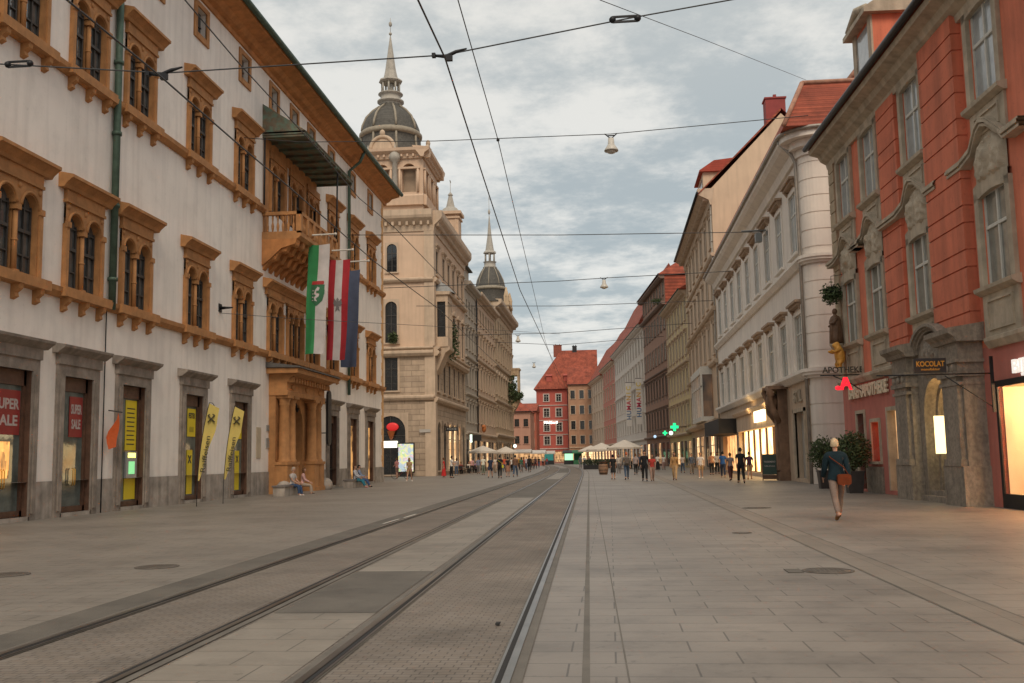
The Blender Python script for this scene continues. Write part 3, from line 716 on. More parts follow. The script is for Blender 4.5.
# cut: the upper wall starts above the rusticated storeys
facade(HALL, TF, FL, 12.3, cream_r, [dict(z=8.5, h=3.3, w=1.3, cols=[4.3, 8.3], style='hood', sash=sash_d, t=.2), dict(z=0.2, h=5.8, w=3.0, cols=[4.4, 10], style='arch', sash=sash_d, pane=gl_dark, t=.3)],
    [(7.5, .5, .4), (11.9, .6, .55)], cream_s)
facade(HALL, TF, FL, 26.7, cream_p, [dict(z=13.3, h=4.2, w=1.2, cols=[4.3, 8.3], style='arch', sash=sash_d, t=.25), dict(z=20.5, h=2.9, w=1.05, cols=[4.2, 8.2], style='arch', sash=sash_d, t=.14)],
    [(12.5, .35, .6), (19.4, .45, .4)], cream_s, z0=12.3, cornice=(24.6, 2.1, .95))
b = MB(); b.box(0, 22-.5, -16, -.6, 0, 26); b.build('core', cream_p, HALL)
# corner piers
b = MB()
for z0, z1, p in ((0, 7.3, .18), (7.8, 11.9, .14), (12.9, 19.4, .12), (19.9, 23.9, .1)):
    b.box(21.0, 22+p, -.9, p, z0, z1 if z1 < 23 else 24.6)
b.build('corner_pier', cream_s, HALL)
# oriel on the side near the corner
ox = 19.6; o = MB()
o.box(ox-1.4, ox+1.4, 0, 1.3, 12.9, 13.9); o.box(ox-1.4, ox+1.4, 0, 1.3, 17.5, 18.2); o.prof([(0, 18.2), (1.5, 18.2), (1.6, 18.5), (0, 18.55)], ox-1.6, ox+1.6)
for q in (-1.3, -.43, .43, 1.3): o.box(ox+q-.12, ox+q+.12, 1.06, 1.3, 13.9, 17.5)
for q in (-1.3, 1.3): o.box(ox+q-.1, ox+q+.1, 0, .2, 13.9, 17.5)
o.prof([(0, 12.9), (1.5, 12.9), (1.45, 12.6), (1.0, 12.3), (.6, 11.4), (.25, 10.6), (0, 10.2)], ox-1.3, ox+1.3)
orl = o.build('oriel', cream_s, HALL)
o = MB(); o.box(ox-1.2, ox+1.2, .1, 1.15, 13.9, 17.5); o.build('pane', gl_dark, orl)
o = MB(); o.lathe([(1.55, 18.55), (1.2, 18.9), (.7, 19.4), (.2, 19.7), (0, 20.1)], (ox, .3), 12); o.build('cap', mat('grey_lead', (.25, .25, .24), .6, .2, 3), orl)
# tower
tx, ty = 22-4.5, -4.5                                 # tower centre in hall coordinates: 4.5 m behind both faces
tw = empty('tower'); tw.parent = HALL; tw.location = (tx, ty-.75, .9)
h = 4.25
for k, rz in enumerate((0, -90, 180, 90)):
    Tt = Tf((0, 0, 0), R(rz)); d = MB()
    xs = [-2.8, 0, 2.8]
    hs = [(x-.72, x+.72, 27.9, 31.0) for x in xs]
    d.wall(-h, h, 26.0, 32.0, hs, h, .8)
    for x in xs:
        d.archplate(x-.72, x+.72, 30.2, 31.0, x, .7, h-.6, h+.02, 10)
        d.tube([(x-.95, h+.12, 27.9), (x-.95, h+.12, 30.3)], .13, 8); d.tube([(x+.95, h+.12, 27.9), (x+.95, h+.12, 30.3)], .13, 8)
        d.box(x-1.15, x+1.15, h, h+.25, 30.3, 30.5)
    d.prof([(h-.1, 26.5), (h+.35, 26.5), (h+.45, 27.4), (h+.3, 27.6), (h, 27.6)], -h-.1, h+.1)
    d.prof([(h-.1, 31.4), (h+.2, 31.4), (h+.3, 31.8), (h+.75, 32.1), (h+.8, 32.4), (h-1, 32.6)], -h-.75, h+.75)
    for i in range(14): x = -h+.3+i*(2*h-.6)/13; d.box(x-.1, x+.1, h, h+.5, 31.55, 31.8)
    d.build('tower_wall', cream_p, tw, Tt(0, 0, 0), Tt.rz)
    e = MB()
    for x in xs: e.box(x-.75, x+.75, h-1.0, h-.85, 27.8, 31.1)
    e.build('louvre', mat('belfry_shade', (.33, .25, .18), .9), tw, Tt(0, 0, 0), Tt.rz)
    e = MB()
    for x in ((-1.4, 1.4) if rz == -90 else ()): e.lathe([(.28, 27.4), (.28, 31.0), (.5, 31.2), (.62, 31.5), (.55, 31.8), (.35, 32.2), (.1, 32.5), (.04, 32.9), (0, 33)], (x, h+.25), 12)
    if rz == -90: e.build('pinnacle', mat('pale_lead', (.40, .37, .32), .7, .15, 3), tw, Tt(0, 0, 0), Tt.rz)
    e = MB(); n = 14
    e.tube([(1.25*math.cos(PI*i/n), h-.2, 32.6+1.35*math.sin(PI*i/n)) for i in range(n+1)], .2, 8)
    e.plate([(1.1*math.cos(PI*i/n), 32.6+1.15*math.sin(PI*i/n)) for i in range(n+1)], h-1.8, h-.2); e.ball((0, h-.2, 34.3), (.3, .25, .4), 8, 6)
    e.build('dormer', cream_s, tw, Tt(0, 0, 0), Tt.rz)
b = MB(); b.box(-h+.9, h-.9, -h+.9, h-.9, 26, 32.6); b.build('tower_core', cream_p, tw)
b = MB(); b.lathe([(3.35, 32.5), (3.3, 33.3), (3.15, 34.2), (3.1, 34.9), (3.2, 35.0), (3.25, 35.3), (3.1, 35.6), (3.0, 36.2), (2.6, 37.1), (1.9, 37.9), (1.2, 38.4), (1.15, 38.7)], (0, 0), 32)
dm = b.build('dome', slate, tw)
b = MB()
for i in range(8):
    a = PI/8+i*PI/4; pr = [(3.4, 32.6), (3.33, 33.4), (3.18, 34.3), (3.15, 34.9)]; p2 = [(3.12, 35.6), (3.03, 36.2), (2.63, 37.15), (1.93, 37.95), (1.2, 38.5)]
    for q in (pr, p2): b.tube([(r*math.cos(a), r*math.sin(a), z) for r, z in q], .13, 6)
b.lathe([(3.1, 34.9), (3.35, 35.0), (3.38, 35.3), (3.2, 35.5), (3.05, 35.6)], (0, 0), 32); b.build('ribs', mat('weathered_ribs', (.30, .26, .20), .75, .2, 3), dm)
b = MB(); b.lathe([(1.15, 38.6), (1.2, 38.9), (1.45, 39.0), (1.45, 39.15), (1.1, 39.2), (1.1, 39.8), (1.35, 39.9), (1.3, 40.0), (0, 40.0)], (0, 0), 16)
for i in range(8): a = i*PI/4; b.tube([(.95*math.cos(a), .95*math.sin(a), 40), (.95*math.cos(a), .95*math.sin(a), 41.2)], .1, 6)
b.lathe([(.0, 41.15), (1.1, 41.2), (1.3, 41.35), (1.25, 41.5), (.8, 41.7)], (0, 0), 8); b.tube([(0, 0, 40), (0, 0, 41.2)], .35, 8)
b.build('lantern', mat('pale_lead', (.4, .37, .32)), tw)
b = MB(); b.lathe([(.82, 41.65), (.6, 42.6), (.05, 46.6), (0, 46.8)], (0, 0), 8); b.ball((0, 0, 46.8), .18, 8, 6); b.tube([(0, 0, 46.8), (0, 0, 48.6)], .03, 5); b.ball((0, 0, 47.9), (.2, .2, .3), 6, 5)
b.build('spire', MATS['pale_lead'], tw)
# roof and side turret
b = MB(); b.prof([(-.3, 26), (-.3, 26.1), (-3.2, 28.6), (-3.2, 26)], 0, 13); b.build('roof', slate, HALL)
def turret(root, x, y, z0, z1, w, tip, m, m2):
    t = MB(); t.box(x-w, x+w, y-w, y+w, z0, z1); t.box(x-w*1.3, x+w*1.3, y-w*1.3, y+w*1.3, z1, z1+.35); t.box(x-w*1.15, x+w*1.15, y-w*1.15, y+w*1.15, z1-.5, z1-.3)
    for q in (-1, 1): t.box(x-w-.05, x+w+.05, y+q*w*.7-.12, y+q*w*.7+.12, z0, z1)
    o = t.build('turret', m, root)
    t = MB(); t.lathe([(w*1.2, z1+.35), (w*.8, z1+.9), (w*.5, z1+1.1), (w*.45, z1+1.3), (w*.2, tip-1), (w*.3, tip-.9), (w*.1, tip-.6), (.03, tip-.5), (.03, tip+.8)], (x, y), 8, ph=PI/8)
    t.plate([(x-.4, tip+.7), (x+.1, tip+.72), (x+.4, tip+.85), (x+.1, tip+.9), (x-.3, tip+.85)], y-.03, y+.03)
    t.build('finial', m2, o); return o
turret(HALL, 4.4, -.9, 25.9, 30.4, 1.1, 33.9, cream_p, MATS['pale_lead']); turret(HALL, 1.0, -.9, 25.9, 27.5, .7, 29.5, cream_p, MATS['pale_lead'])
# arch shop signs on the gable side
red_s = glow('red_sign_glow', (.8, .03, .03), .3, (.5, .02, .02))
q = MB(); q.ball((0, 0, 0), (.62, .12, .42), 14, 8); o = q.build('oval_sign', red_s, None, (-21.35, 97.75, 4.9)); tag(o, 'glowing red oval sign inside the dark arch beyond the white palace', 'sign')
q = MB(); q.box(-.75, .75, -.1, .1, -.35, .3); o = q.build('light_box', glow('white_light_box', (1, .93, .75), 1.1), None, (-21.6, 97.7, 3.2)); tag(o, 'white lit sign box below the red oval sign', 'sign')
q = MB(); q.lathe([(.42, .5), (.3, .1), (.12, -.3), (0, -.4)], (0, 0), 10); o = q.build('lantern', mat('orange_lampshade', (.45, .12, .03), .6), None, (-21.45, 97.6, 4.0)); tag(o, 'orange cup-shaped lamp between the red oval sign and the light box', 'lamp')
# advertising display
ad = thing('advertising_display', 'brightly lit colourful poster display standing at the foot of the cream corner building', 'display', (-19.85, 97.0, 0), PI)
b = MB(); b.box(-.85, .85, -.12, .12, .35, 3.3); b.box(-.6, .6, -.1, .1, 0, .35); b.build('case', darkm, ad)
def pattern_mat(name, cols, s, scale=1.6):
    m = bpy.data.materials.new(name); m.use_nodes = True; MATS[name] = m; n_ = m.node_tree; b_ = n_.nodes['Principled BSDF']
    tc_ = n_.nodes.new('ShaderNodeTexCoord'); v = n_.nodes.new('ShaderNodeTexNoise'); v.inputs['Scale'].default_value = scale; v.inputs['Distortion'].default_value = 1.8; v.inputs['Detail'].default_value = 1
    n_.links.new(tc_.outputs['Object'], v.inputs['Vector']); r = n_.nodes.new('ShaderNodeValToRGB'); r.color_ramp.interpolation = 'CONSTANT'
    e = r.color_ramp.elements; e[0].position = 0; e[0].color = (*cols[0], 1); e[1].position = .38; e[1].color = (*cols[1], 1)
    for i, c in enumerate(cols[2:]): q = e.new(.43+i*.035); q.color = (*c, 1)
    n_.links.new(v.outputs['Fac'], r.inputs[0]); n_.links.new(r.outputs[0], b_.inputs['Emission Color']); b_.inputs['Emission Strength'].default_value = s
    return m
b = MB(); b.box(-.74, .74, .12, .14, .5, 3.18); b.build('screen', pattern_mat('poster_colours', [(.02, .30, .5), (.02, .45, .5), (.70, .08, .35), (.9, .85, .8), (.05, .45, .10), (.35, .8, .04), (.85, .75, .03)], .42), ad)
# bracket sign over the lit windows
def blade(name, label, X, Y, z, w, hh, m, txt=None, tm=None, size=.3, cat='sign'):
    t = thing(name, label, cat, (X, Y, z)); b = MB(); b.box(-w/2, w/2, -.06, .06, -hh/2, hh/2); b.build('board', m, t)
    b = MB(); b.tube([(-w/2-.6 if X < 0 else w/2+.6, 0, hh/2+.08), (w/2 if X < 0 else -w/2, 0, hh/2+.08)], .025, 6); b.build('bracket', iron, t)
    if txt: lettering(txt, size, tm, t, (0, -.075, 0), PI, .02, 0, width=w*.8)
    return t
blade('hanging_sign', 'dark hanging sign above the lit windows of the cream corner building', -16.4, 104, 4.75, 1.25, .42, MATS['black_board'], 'MODE', mat('sign_grey', (.4, .4, .38), .5), .3)
b = MB(); b.box(-.55, .55, -.02, .02, -.15, .15); tag(b.build('street_sign', mat('pale_plate', (.45, .42, .38), .5), None, (-18.1, 97.75, 4.45)), 'small pale street name plate on the rusticated corner of the cream building', 'sign')
# ------------------------------------------------------------------ next houses on the left
grey_p = mat('grey_plaster', (.46, .40, .33), .9, .1, .7, .15, 20, streak=.2)
def rows_for(L, n, zs, **k):
    return [dict(z=z, h=hh, w=ww, cols=even(L, n), style=st, **k) for z, hh, ww, st in zs]
B3, T, L = block('town_house', 'narrow grey town house between the cream corner building and a cream one', (-17.2, 120.1), (-17.2, 130.4), 23, 15, -1)
B3['label'] = 'narrow grey house with brown dormered roof next after the domed corner building'
facade(B3, T, L, 23.3, grey_p, rows_for(L, 4, [(6.2, 2.2, 1.1, 'hood'), (10.6, 2.4, 1.1, 'hood'), (15.2, 2.4, 1.1, 'hood'), (19.4, 1.9, 1.05, 'plain')], sash=sash_d)+[dict(z=.4, h=3.6, w=1.9, cols=even(L, 4), style='bare', sash=sash_d, pane=[warm2, gl_dark, warm1, gl_dark])],
       [(4.6, .4, .3), (9.4, .3, .25), (14, .3, .25)], grey_p, cornice=(22.4, 1.0, .8))
shellbox(B3, T, L, 23.3, 15, grey_p); b = MB(); b.box(.6, L-.6, -5, -.8, 23.3, 26.2); b.build('attic', grey_p, B3)
b = MB(); b.prof([(-.3, 26.2), (-.3, 26.35), (-3.2, 28.5), (-6, 26.2)], .2, L-.2); b.build('roof', slate, B3); pipe(B3, T, .1, 0, 23, darkm)
B4, T, L = block('town_house', 'tall cream house with many windows and an orange emblem, left of the street', (-17.2, 130.5), (-17.2, 152), 24, 15, -1)
B4['label'] = 'tall cream house with four window rows between the narrow grey house and second dome'
facade(B4, T, L, 23.6, cream_p, rows_for(L, 7, [(6.4, 2.4, 1.15, 'hood'), (11, 2.6, 1.15, 'hood'), (15.6, 2.4, 1.15, 'hood'), (19.8, 2.0, 1.1, 'plain')], sash=sash_d)+[dict(z=.4, h=3.6, w=2.2, cols=even(L, 7), style='bare', sash=sash_d, pane=[warm2, gl_dark, gl_dark, warm1, gl_dark])],
       [(4.6, .4, .3), (9.8, .3, .25), (14.6, .3, .25)], cream_s, cornice=(22.6, 1.1, .9))
shellbox(B4, T, L, 23.6, 15, cream_p); roof(B4, T, L, 23.7, 15, 3.0, slate, gm=darkm); pipe(B4, T, L-.1, 0, 23, darkm)
q = MB(); q.ball((.35, 0, 0), (.3, .55, .5), 8, 6); q.ball((.3, .5, .35), (.25, .2, .25), 8, 6); q.ball((.3, -.5, .3), (.2, .22, .22), 8, 6)
tag(q.build('wall_emblem', mat('orange_emblem', (.5, .16, .04), .6), None, (-17.1, 134, 5.6)), 'orange carved emblem on the cream house above the cafe', 'emblem')
B5, T, L = block('corner_house', 'ochre corner house with the second, farther domed tower and a plant-filled loggia', (-17.2, 152.1), (-17.2, 181), 26, 20, -1)
B5['label'] = 'ochre corner house with the second, farther dome and spire and a planted corner loggia'
och_p = mat('ochre_plaster', (.58, .43, .28), .9, .1, .7, .15, 20, streak=.2)
facade(B5, T, L, 26, och_p, rows_for(L, 8, [(6.6, 2.6, 1.3, 'hood'), (11.6, 2.9, 1.3, 'ped'), (17, 2.6, 1.3, 'hood'), (21.3, 2.0, 1.2, 'plain')], sash=sash_d)+[dict(z=.4, h=3.8, w=2.4, cols=even(L, 8), style='arch', sash=sash_d, pane=[gl_dark, warm2, gl_dark, gl_dark])],
       [(5, .5, .4), (10.4, .4, .3), (15.8, .4, .3)], cream_s, cornice=(24.4, 1.8, 1.2))
shellbox(B5, T, L, 26, 20, och_p); roof(B5, T, L, 26, 18, 4, slate, gm=darkm)
tw = empty('tower'); tw.parent = B5; tw.location = (3.4, -3.5, -1.2); h = 3.2
b = MB(); b.box(-h, h, -h, h, 26, 30.2); b.box(-h-.5, h+.5, -h-.5, h+.5, 29.8, 30.3)
for q in (-1, 1):
    for p_ in (-1, 1): b.box(q*h-.4, q*h+.4, p_*h-.4, p_*h+.4, 26, 31.4); b.lathe([(.5, 31.4), (.1, 33), (0, 33.1)], (q*h, p_*h), 8)
b.build('tower_wall', och_p, tw)
b = MB()
for q in (-1.3, 1.3): b.box(q-.5, q+.5, -h-.03, h+.03, 27, 29.2); b.box(-h-.03, h+.03, q-.5, q+.5, 27, 29.2)
b.build('louvre', gl_dark, tw)
b = MB(); b.lathe([(2.9, 30.3), (2.8, 31.5), (2.7, 33), (2.85, 33.2), (2.65, 33.6), (2.3, 35), (1.6, 36.5), (1.1, 37.2)], (0, 0), 24); dm = b.build('dome', slate, tw)
b = MB()
for i in range(8): a = i*PI/4; b.tube([(r*math.cos(a), r*math.sin(a), z) for r, z in [(2.7, 33.4), (2.35, 35), (1.65, 36.5), (1.15, 37.2)]], .1, 5)
b.lathe([(2.75, 33), (2.95, 33.1), (2.95, 33.4), (2.7, 33.6)], (0, 0), 24); b.build('ribs', MATS['weathered_ribs'], dm)
b = MB(); b.lathe([(1.1, 37.1), (1.3, 37.3), (1.05, 37.5), (1.05, 38.2), (1.25, 38.3), (0, 38.4)], (0, 0), 12)
for i in range(6): a = i*PI/3; b.tube([(.9*math.cos(a), .9*math.sin(a), 38.3), (.9*math.cos(a), .9*math.sin(a), 39.9)], .12, 5)
b.lathe([(0, 39.8), (1.2, 39.9), (1.1, 40.2), (.8, 40.4)], (0, 0), 8); b.build('lantern', MATS['pale_lead'], tw)
b = MB(); b.lathe([(.8, 40.3), (.4, 43), (.05, 47), (0, 47.1)], (0, 0), 8); b.ball((0, 0, 47.6), (.25, .25, .5), 6, 5); b.tube([(0, 0, 47), (0, 0, 50.5)], .04, 5); b.box(-.6, .1, -.03, .03, 50, 50.3); b.build('spire', MATS['pale_lead'], tw)
# planted loggia at the far corner
b = MB(); b.box(0, 3, 0, 1.35, 11.6, 12.6)
b.prof([(0, 11.6), (1.2, 11.6), (.8, 10.8), (0, 9.6)], .2, 2.8); b.box(0, 3, 0, 1.35, 16.4, 17.4); b.box(-.1, 3.1, 0, 1.5, 17.4, 17.7)
for q in (.2, 1.1, 1.95, 2.8): b.box(q-.16, q+.16, 1.05, 1.35, 12.6, 16.4)
lg = b.build('loggia', och_p, B5)
def leafmesh(n, rad, leaf=.12, seed=1, squash=(1, 1, 1), drop=0):
    rr = random.Random(seed); b = MB()
    for i in range(n):
        v = Vector((rr.gauss(0, 1), rr.gauss(0, 1), rr.gauss(0, 1))).normalized()*rad*(rr.random()**.45)
        k = 1+.35*noise.noise(v*2.3/rad+Vector((seed, 0, 0)))
        p = Vector((v.x*squash[0]*k, v.y*squash[1]*k, v.z*squash[2]*k-drop*rr.random()))
        a = Vector((rr.gauss(0, 1), rr.gauss(0, 1), rr.gauss(0, .7))).normalized()*leaf*rr.uniform(.6, 1.3); c = a.orthogonal().normalized()*leaf*.35
        c = Matrix.Rotation(rr.random()*6, 3, a.normalized()) @ c
        b.add([p-a, p+c, p+a, p-c], [(0, 1, 2, 3)])
    return b
leaf_m = mat('leaves', (.045, .075, .03), .7, .5, 6, .1, 30, col2=(.09, .12, .04))
lf2 = mat('hedge_leaves', (.035, .055, .025), .7, .5, 5, .1, 30)
def plantat(name, label, X, Y, z, rad, n, leaf, seed, sq, drop=0, group=None, m=None):
    o = leafmesh(n, rad, leaf, seed, sq, drop).build(name, m or leaf_m, None, (X, Y, z)); return tag(o, label, 'plant', group)
plantat('balcony_plant', 'bushy green plant on the corner loggia of the ochre house with the second dome', -16.0, 178, 13.0, .9, 400, .3, 3, (1, 1, .8), .6)
plantat('balcony_plant', 'leafy climber below the planted loggia of the ochre house, left of the lower bushes', -16.5, 172, 14, 1.6, 500, .3, 5, (.6, .9, 1.6), 1.5)
plantat('balcony_plant', 'tall green plant beside the oriel of the cream corner building', -16.2, 103.6, 14.2, .9, 500, .22, 6, (.8, .8, 2.3), .5)
plantat('balcony_plant', 'small green shrub in the first upper window of the cream corner building', -21.2, 97.5, 13.8, .6, 300, .16, 8, (1, .5, 1))
# ------------------------------------------------------------------ far end of the street
def front_block(name, label, x0, x1, Y, H, D, wallm, rows, trim, rise, roofm, hip=(0, 0), bands=(), ov=.5, ang=0, cat='building'):
    L = x1-x0
    root = tag(empty(name, (x1, Y, 0), PI+ang), label, cat)     # local x runs towards -X, y towards the camera
    T = Tf(); facade(root, T, L, H, wallm, rows, bands, trim); shellbox(root, T, L, H, D, wallm)
    rf = roof(root, T, L, H, D, rise, roofm, ov, hip[0], hip[1], eave=darkm)
    return root, T, L, rf
pink_p = mat('faded_pink_plaster', (.45, .24, .17), .9, .1, .6, .1, 20)
red_p = mat('red_plaster', (.43, .10, .075), .9, .1, .5, .12, 20, streak=.1)
rt, T, L, rf = front_block('pink_house', 'low faded pink house with a hipped red roof far down the street on the left', -29, -18.4, 235, 12.6, 12, pink_p,
    [dict(z=5, h=1.8, w=1.1, cols=even(10.6, 5), style='plain', sash=sash_d), dict(z=9, h=1.8, w=1.1, cols=even(10.6, 5), style='plain', sash=sash_d), dict(z=.4, h=3, w=1.6, cols=even(10.6, 4), style='bare', pane=warm2, sash=sash_d)], pink_p, 4.2, tile_r, (5, 5))
rt, T, L, rf = front_block('red_brown_house', 'sliver of a red-brown house left of the bright red house at the street end', -25, -20.6, 285, 15, 12, mat('red_brown_plaster', (.36, .10, .06), .9),
    [dict(z=5, h=2, w=1.1, cols=[1.2, 3.2], style='plain', sash=sash_d), dict(z=9.5, h=2, w=1.1, cols=[1.2, 3.2], style='plain', sash=sash_d)], pink_p, 2.5, tile_r)
x0, x1 = at(537, 430, 310).x, at(568, 430, 310).x; L = x1-x0
white_t = mat('white_trim', (.55, .45, .40), .8, .1, 3)
cc = [L*.28, L*.68]
rt, T, L, rf = front_block('red_house', 'bright red house with white bands and hipped roof closing the end of the street', x0, x1, 310, 22.8, 14, red_p,
    [dict(z=z, h=2.6, w=1.7, cols=cc, style='plain', sash=sash_w, t=.25) for z in (5.6, 9.8, 14.2)]+[dict(z=19, h=2.2, w=1.5, cols=cc, style='plain', t=.25), dict(z=.3, h=3.2, w=3.4, cols=cc, style='bare', sash=sash_d, pane=warm2)],
    white_t, .01, tile_r, bands=[(4.2, .35, .25), (8.6, .25, .2), (13, .25, .2), (17.6, .3, .25)])
rw = MB(); HW = L+9
rw.add([(-9.5, 1, 22.8), (L+.8, 1, 22.8), (L+.8, -15, 22.8), (-9.5, -15, 22.8), (-9.5, -7, 35.5), (L-7.5, -7, 35.5)], [(0, 1, 5, 4), (1, 2, 5), (2, 3, 4, 5), (3, 0, 4), (0, 3, 2, 1)])
big_roof = rw.build('hipped_roof', tile_r, rt)
chimney(rt, big_roof, L-6.6, -7, 33.5, 2.6, 3.6, mat('brick_red', (.30, .09, .06), .9, .2, 2, kind='brick')); chimney(rt, big_roof, L-12, -7, 34.5, 1.4, 2.2, darkm)
lettering('Weikhard', 1.0, glow('sign_white_glow', (1, .95, .85), 2.2), rt, (L*.55, .3, 12.45), 0, .1, .03, width=4.2)
for i, xq in enumerate((L-4.0, L-9.5)):
    b = MB(); b.box(xq-.8, xq+.8, -3.3, 1.2-1.6, 25.2, 26.9); b.prof([(-4.5, 26.9), (-.1, 26.9), (-.1, 27.05), (-4.5, 28.2)], xq-1, xq+1); b.build('dormer', red_p, rt)
x0, x1 = at(569, 430, 302).x, at(596, 430, 302).x; L = x1-x0
och2 = mat('orange_brown_plaster', (.42, .24, .15), .9, .12, .6, .1, 20, streak=.15)
rt, T, L, rf = front_block('orange_brown_house', 'orange-brown house right of the bright red one at the street end', x0, x1, 302, 23.5, 12, och2,
    [dict(z=z, h=2.5, w=1.3, cols=even(L, 3), style='plain', sash=sash_d, t=.2) for z in (5.6, 10, 14.6, 19.2)]+[dict(z=.3, h=3.2, w=2, cols=even(L, 3), style='bare', sash=sash_d, pane=warm1)], cream_s, 6, tile_r, (2, 0), bands=[(4.3, .4, .3)])
# ------------------------------------------------------------------ orange baroque house on the right
orange_p = mat('orange_plaster', (.74, .22, .125), .9, .12, .7, .15, 22, streak=.26, wear=.12)
orange_l = mat('faded_red_plaster', (.52, .18, .14), .9, .12, 1, .12, 22, streak=.15)
orange_g = mat('orange_groove_plaster', (.70, .205, .115), .9, .12, .7, .15, 22, streak=.3, wear=.14)
trim_g = mat('olive_grey_stone', (.48, .40, .30), .85, .22, 2, .3, 16, streak=.3)
port_s = mat('weathered_portal_stone', (.34, .285, .225), .85, .16, 3.5, .5, 18, streak=.35, col2=(.26, .215, .172), wear=.16)
a_ = math.atan(.035)
OR = tag(empty('orange_house', (10.5+.035*16, 14, 0), R(90)+a_), 'orange-red baroque house with pale carved window surrounds at the right edge', 'building')
T = T0; OL = 30.0
def X(Y): return Y-14.0
wy = [21.6, 27.6, 33.45, 38.3, 41.8]
holes = []
for i, Y in enumerate(wy):
    holes += [(X(Y)-.86, X(Y)+.86, 6.0, 8.6), (X(Y)-.86, X(Y)+.86, 11.15, 13.9)]
lower = [(X(41.5)-.5, X(41.5)+.5, .1, 3.15), (X(39.6)-.5, X(39.6)+.5, 1.2, 2.75), (X(37.4)-.8, X(37.4)+.7, .15, 3.1), (X(31.8)-1.6, X(31.8)+1.6, 0, 4.4), (X(21.3), X(28.3), .35, 3.3)]
MB().wall(0, OL, 4.4, 14.6, holes, 0, .2).build('wall', orange_p, OR)
MB().wall(0, OL, .0, 4.4, lower, 0, .5).build('lower_wall', orange_l, OR)
shellbox(OR, T, OL, 14.9, 14, orange_p, y=-.9)
b = MB(); b.box(0, OL, -.85, -.52, 4.4, 14.9); b.build('core', orange_p, OR)
b = MB(); b.prof([(0, 4.32), (.1, 4.32), (.22, 4.5), (.22, 4.6), (0, 4.68)], X(35.2), OL); b.prof([(0, 4.32), (.1, 4.32), (.22, 4.5), (.22, 4.6), (0, 4.68)], 0, X(28.5)); b.build('string_course', trim_g, OR)
def owin(Y, z, w, h, up):
    a = MB(); hw = w/2; t = .27; seg = .16
    a.box(-hw-t, -hw, -.02, .12, -.05, h+.1); a.box(hw, hw+t, -.02, .12, -.05, h+.1)
    n = 8
    for i in range(n):       # segmental head
        x0 = -hw-t+(2*hw+2*t)*i/n; x1 = -hw-t+(2*hw+2*t)*(i+1)/n
        f = lambda x: seg*(1-(x/(hw+t))**2)
        a.add([(x0, .12, h-seg+f(x0)), (x1, .12, h-seg+f(x1)), (x1, .12, h+.28+f(x1)), (x0, .12, h+.28+f(x0)), (x0, -.02, h-seg+f(x0)), (x1, -.02, h-seg+f(x1)), (x1, -.02, h+.28+f(x1)), (x0, -.02, h+.28+f(x0))],
              [(0, 1, 2, 3), (0, 4, 5, 1), (3, 2, 6, 7)])
    a.prof([(0, -.2), (.1, -.2), (.26, -.1), (.28, 0), (0, .06)], -hw-t-.1, hw+t+.1)
    # apron
    ah = 1.2 if not up else .95
    a.box(-hw-t, hw+t, 0, .07, -.2-ah, -.2); 
    for x0, x1, z0, z1 in ((-hw+.05, hw-.05, -.42, -.36), (-hw+.05, hw-.05, -.1-ah+.1, -.1-ah+.16), (-hw+.05, -hw+.11, -ah+.06, -.42), (hw-.11, hw-.05, -ah+.06, -.42)): a.box(x0, x1, .07, .12, z0, z1)
    w_ = a.mesh('window', trim_g)
    o = MB(); relief(o, 0, h+.22, w+.35, 1.3 if not up else .85, .06, .2, int(Y*3))
    if not up:   # curving string course over the window
        pts = [(-hw-t-1.3, .33, h+1.05), (-hw-t-.3, .33, h+1.05), (-hw-.1, .2, h+1.3), (-hw*.4, .26, h+1.75), (0, .28, h+1.85), (hw*.4, .26, h+1.75), (hw+.1, .2, h+1.3), (hw+t+.3, .33, h+1.05), (hw+t+1.3, .33, h+1.05)]
        
        for dz, dy, hh in ((0, .0, .09), (-.11, -.05, .08), (.1, -.04, .05)):
            vs = []
            for qx, qy, qz in pts: vs += [(qx, 0, qz+dz), (qx, qy+.06+dy, qz+dz), (qx, qy+.06+dy, qz+dz+hh), (qx, 0, qz+dz+hh)]
            o.add(vs, [(4*k+j, 4*k+(j+1) % 4, 4*k+4+(j+1) % 4, 4*k+4+j) for k in range(len(pts)-1) for j in range(4)])
    O = o.mesh('carving', trim_g)
    s = MB(); g = .07
    s.box(-hw, -hw+g, -.11, -.04, 0, h+seg); s.box(hw-g, hw, -.11, -.04, 0, h+seg); s.box(-.04, .04, -.11, -.03, 0, h); s.box(-hw+g, hw-g, -.11, -.04, 0, g); s.box(-hw+g, hw-g, -.11, -.04, h-.02, h+.1)
    s.box(-hw+g, hw-g, -.11, -.02, h*.62, h*.62+.09); s.box(-hw+g, hw-g, -.14, -.1, h*.3, h*.3+.03)
    S = s.mesh('sash', sash_w)
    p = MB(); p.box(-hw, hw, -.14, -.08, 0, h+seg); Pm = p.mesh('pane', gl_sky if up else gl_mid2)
    r = place(w_, 'window', OR, (X(Y), 0, z)); place(O, 'carving', r); place(S, 'sash', r); place(Pm, 'pane', r)
gl_mid2 = glass('net_curtain_reflection_glass', (.22, .22, .195), .1, .8, .45)  # sky reflection painted into the base tone, along with net curtains
for Y in wy: owin(Y, 6.0, 1.72, 2.6, False); owin(Y, 11.15, 1.72, 2.7, True)
def rustic(name, Ya, Yb, z0, z1, p, m, par):
    b = MB(); z = z0; k = 0
    while z < z1-.3:
        hh = .78 if k % 2 == 0 else .5; b.box(X(Ya), X(Yb), -.02, p, z, min(z+hh-.05, z1)); z += hh; k += 1
    b.box(X(Ya)+.03, X(Yb)-.03, -.02, p-.05, z0, z1); return b.build(name, m, par)
rustic('rusticated_pilaster', 29.1, 31.9, 4.7, 14.2, .3, orange_g, OR)
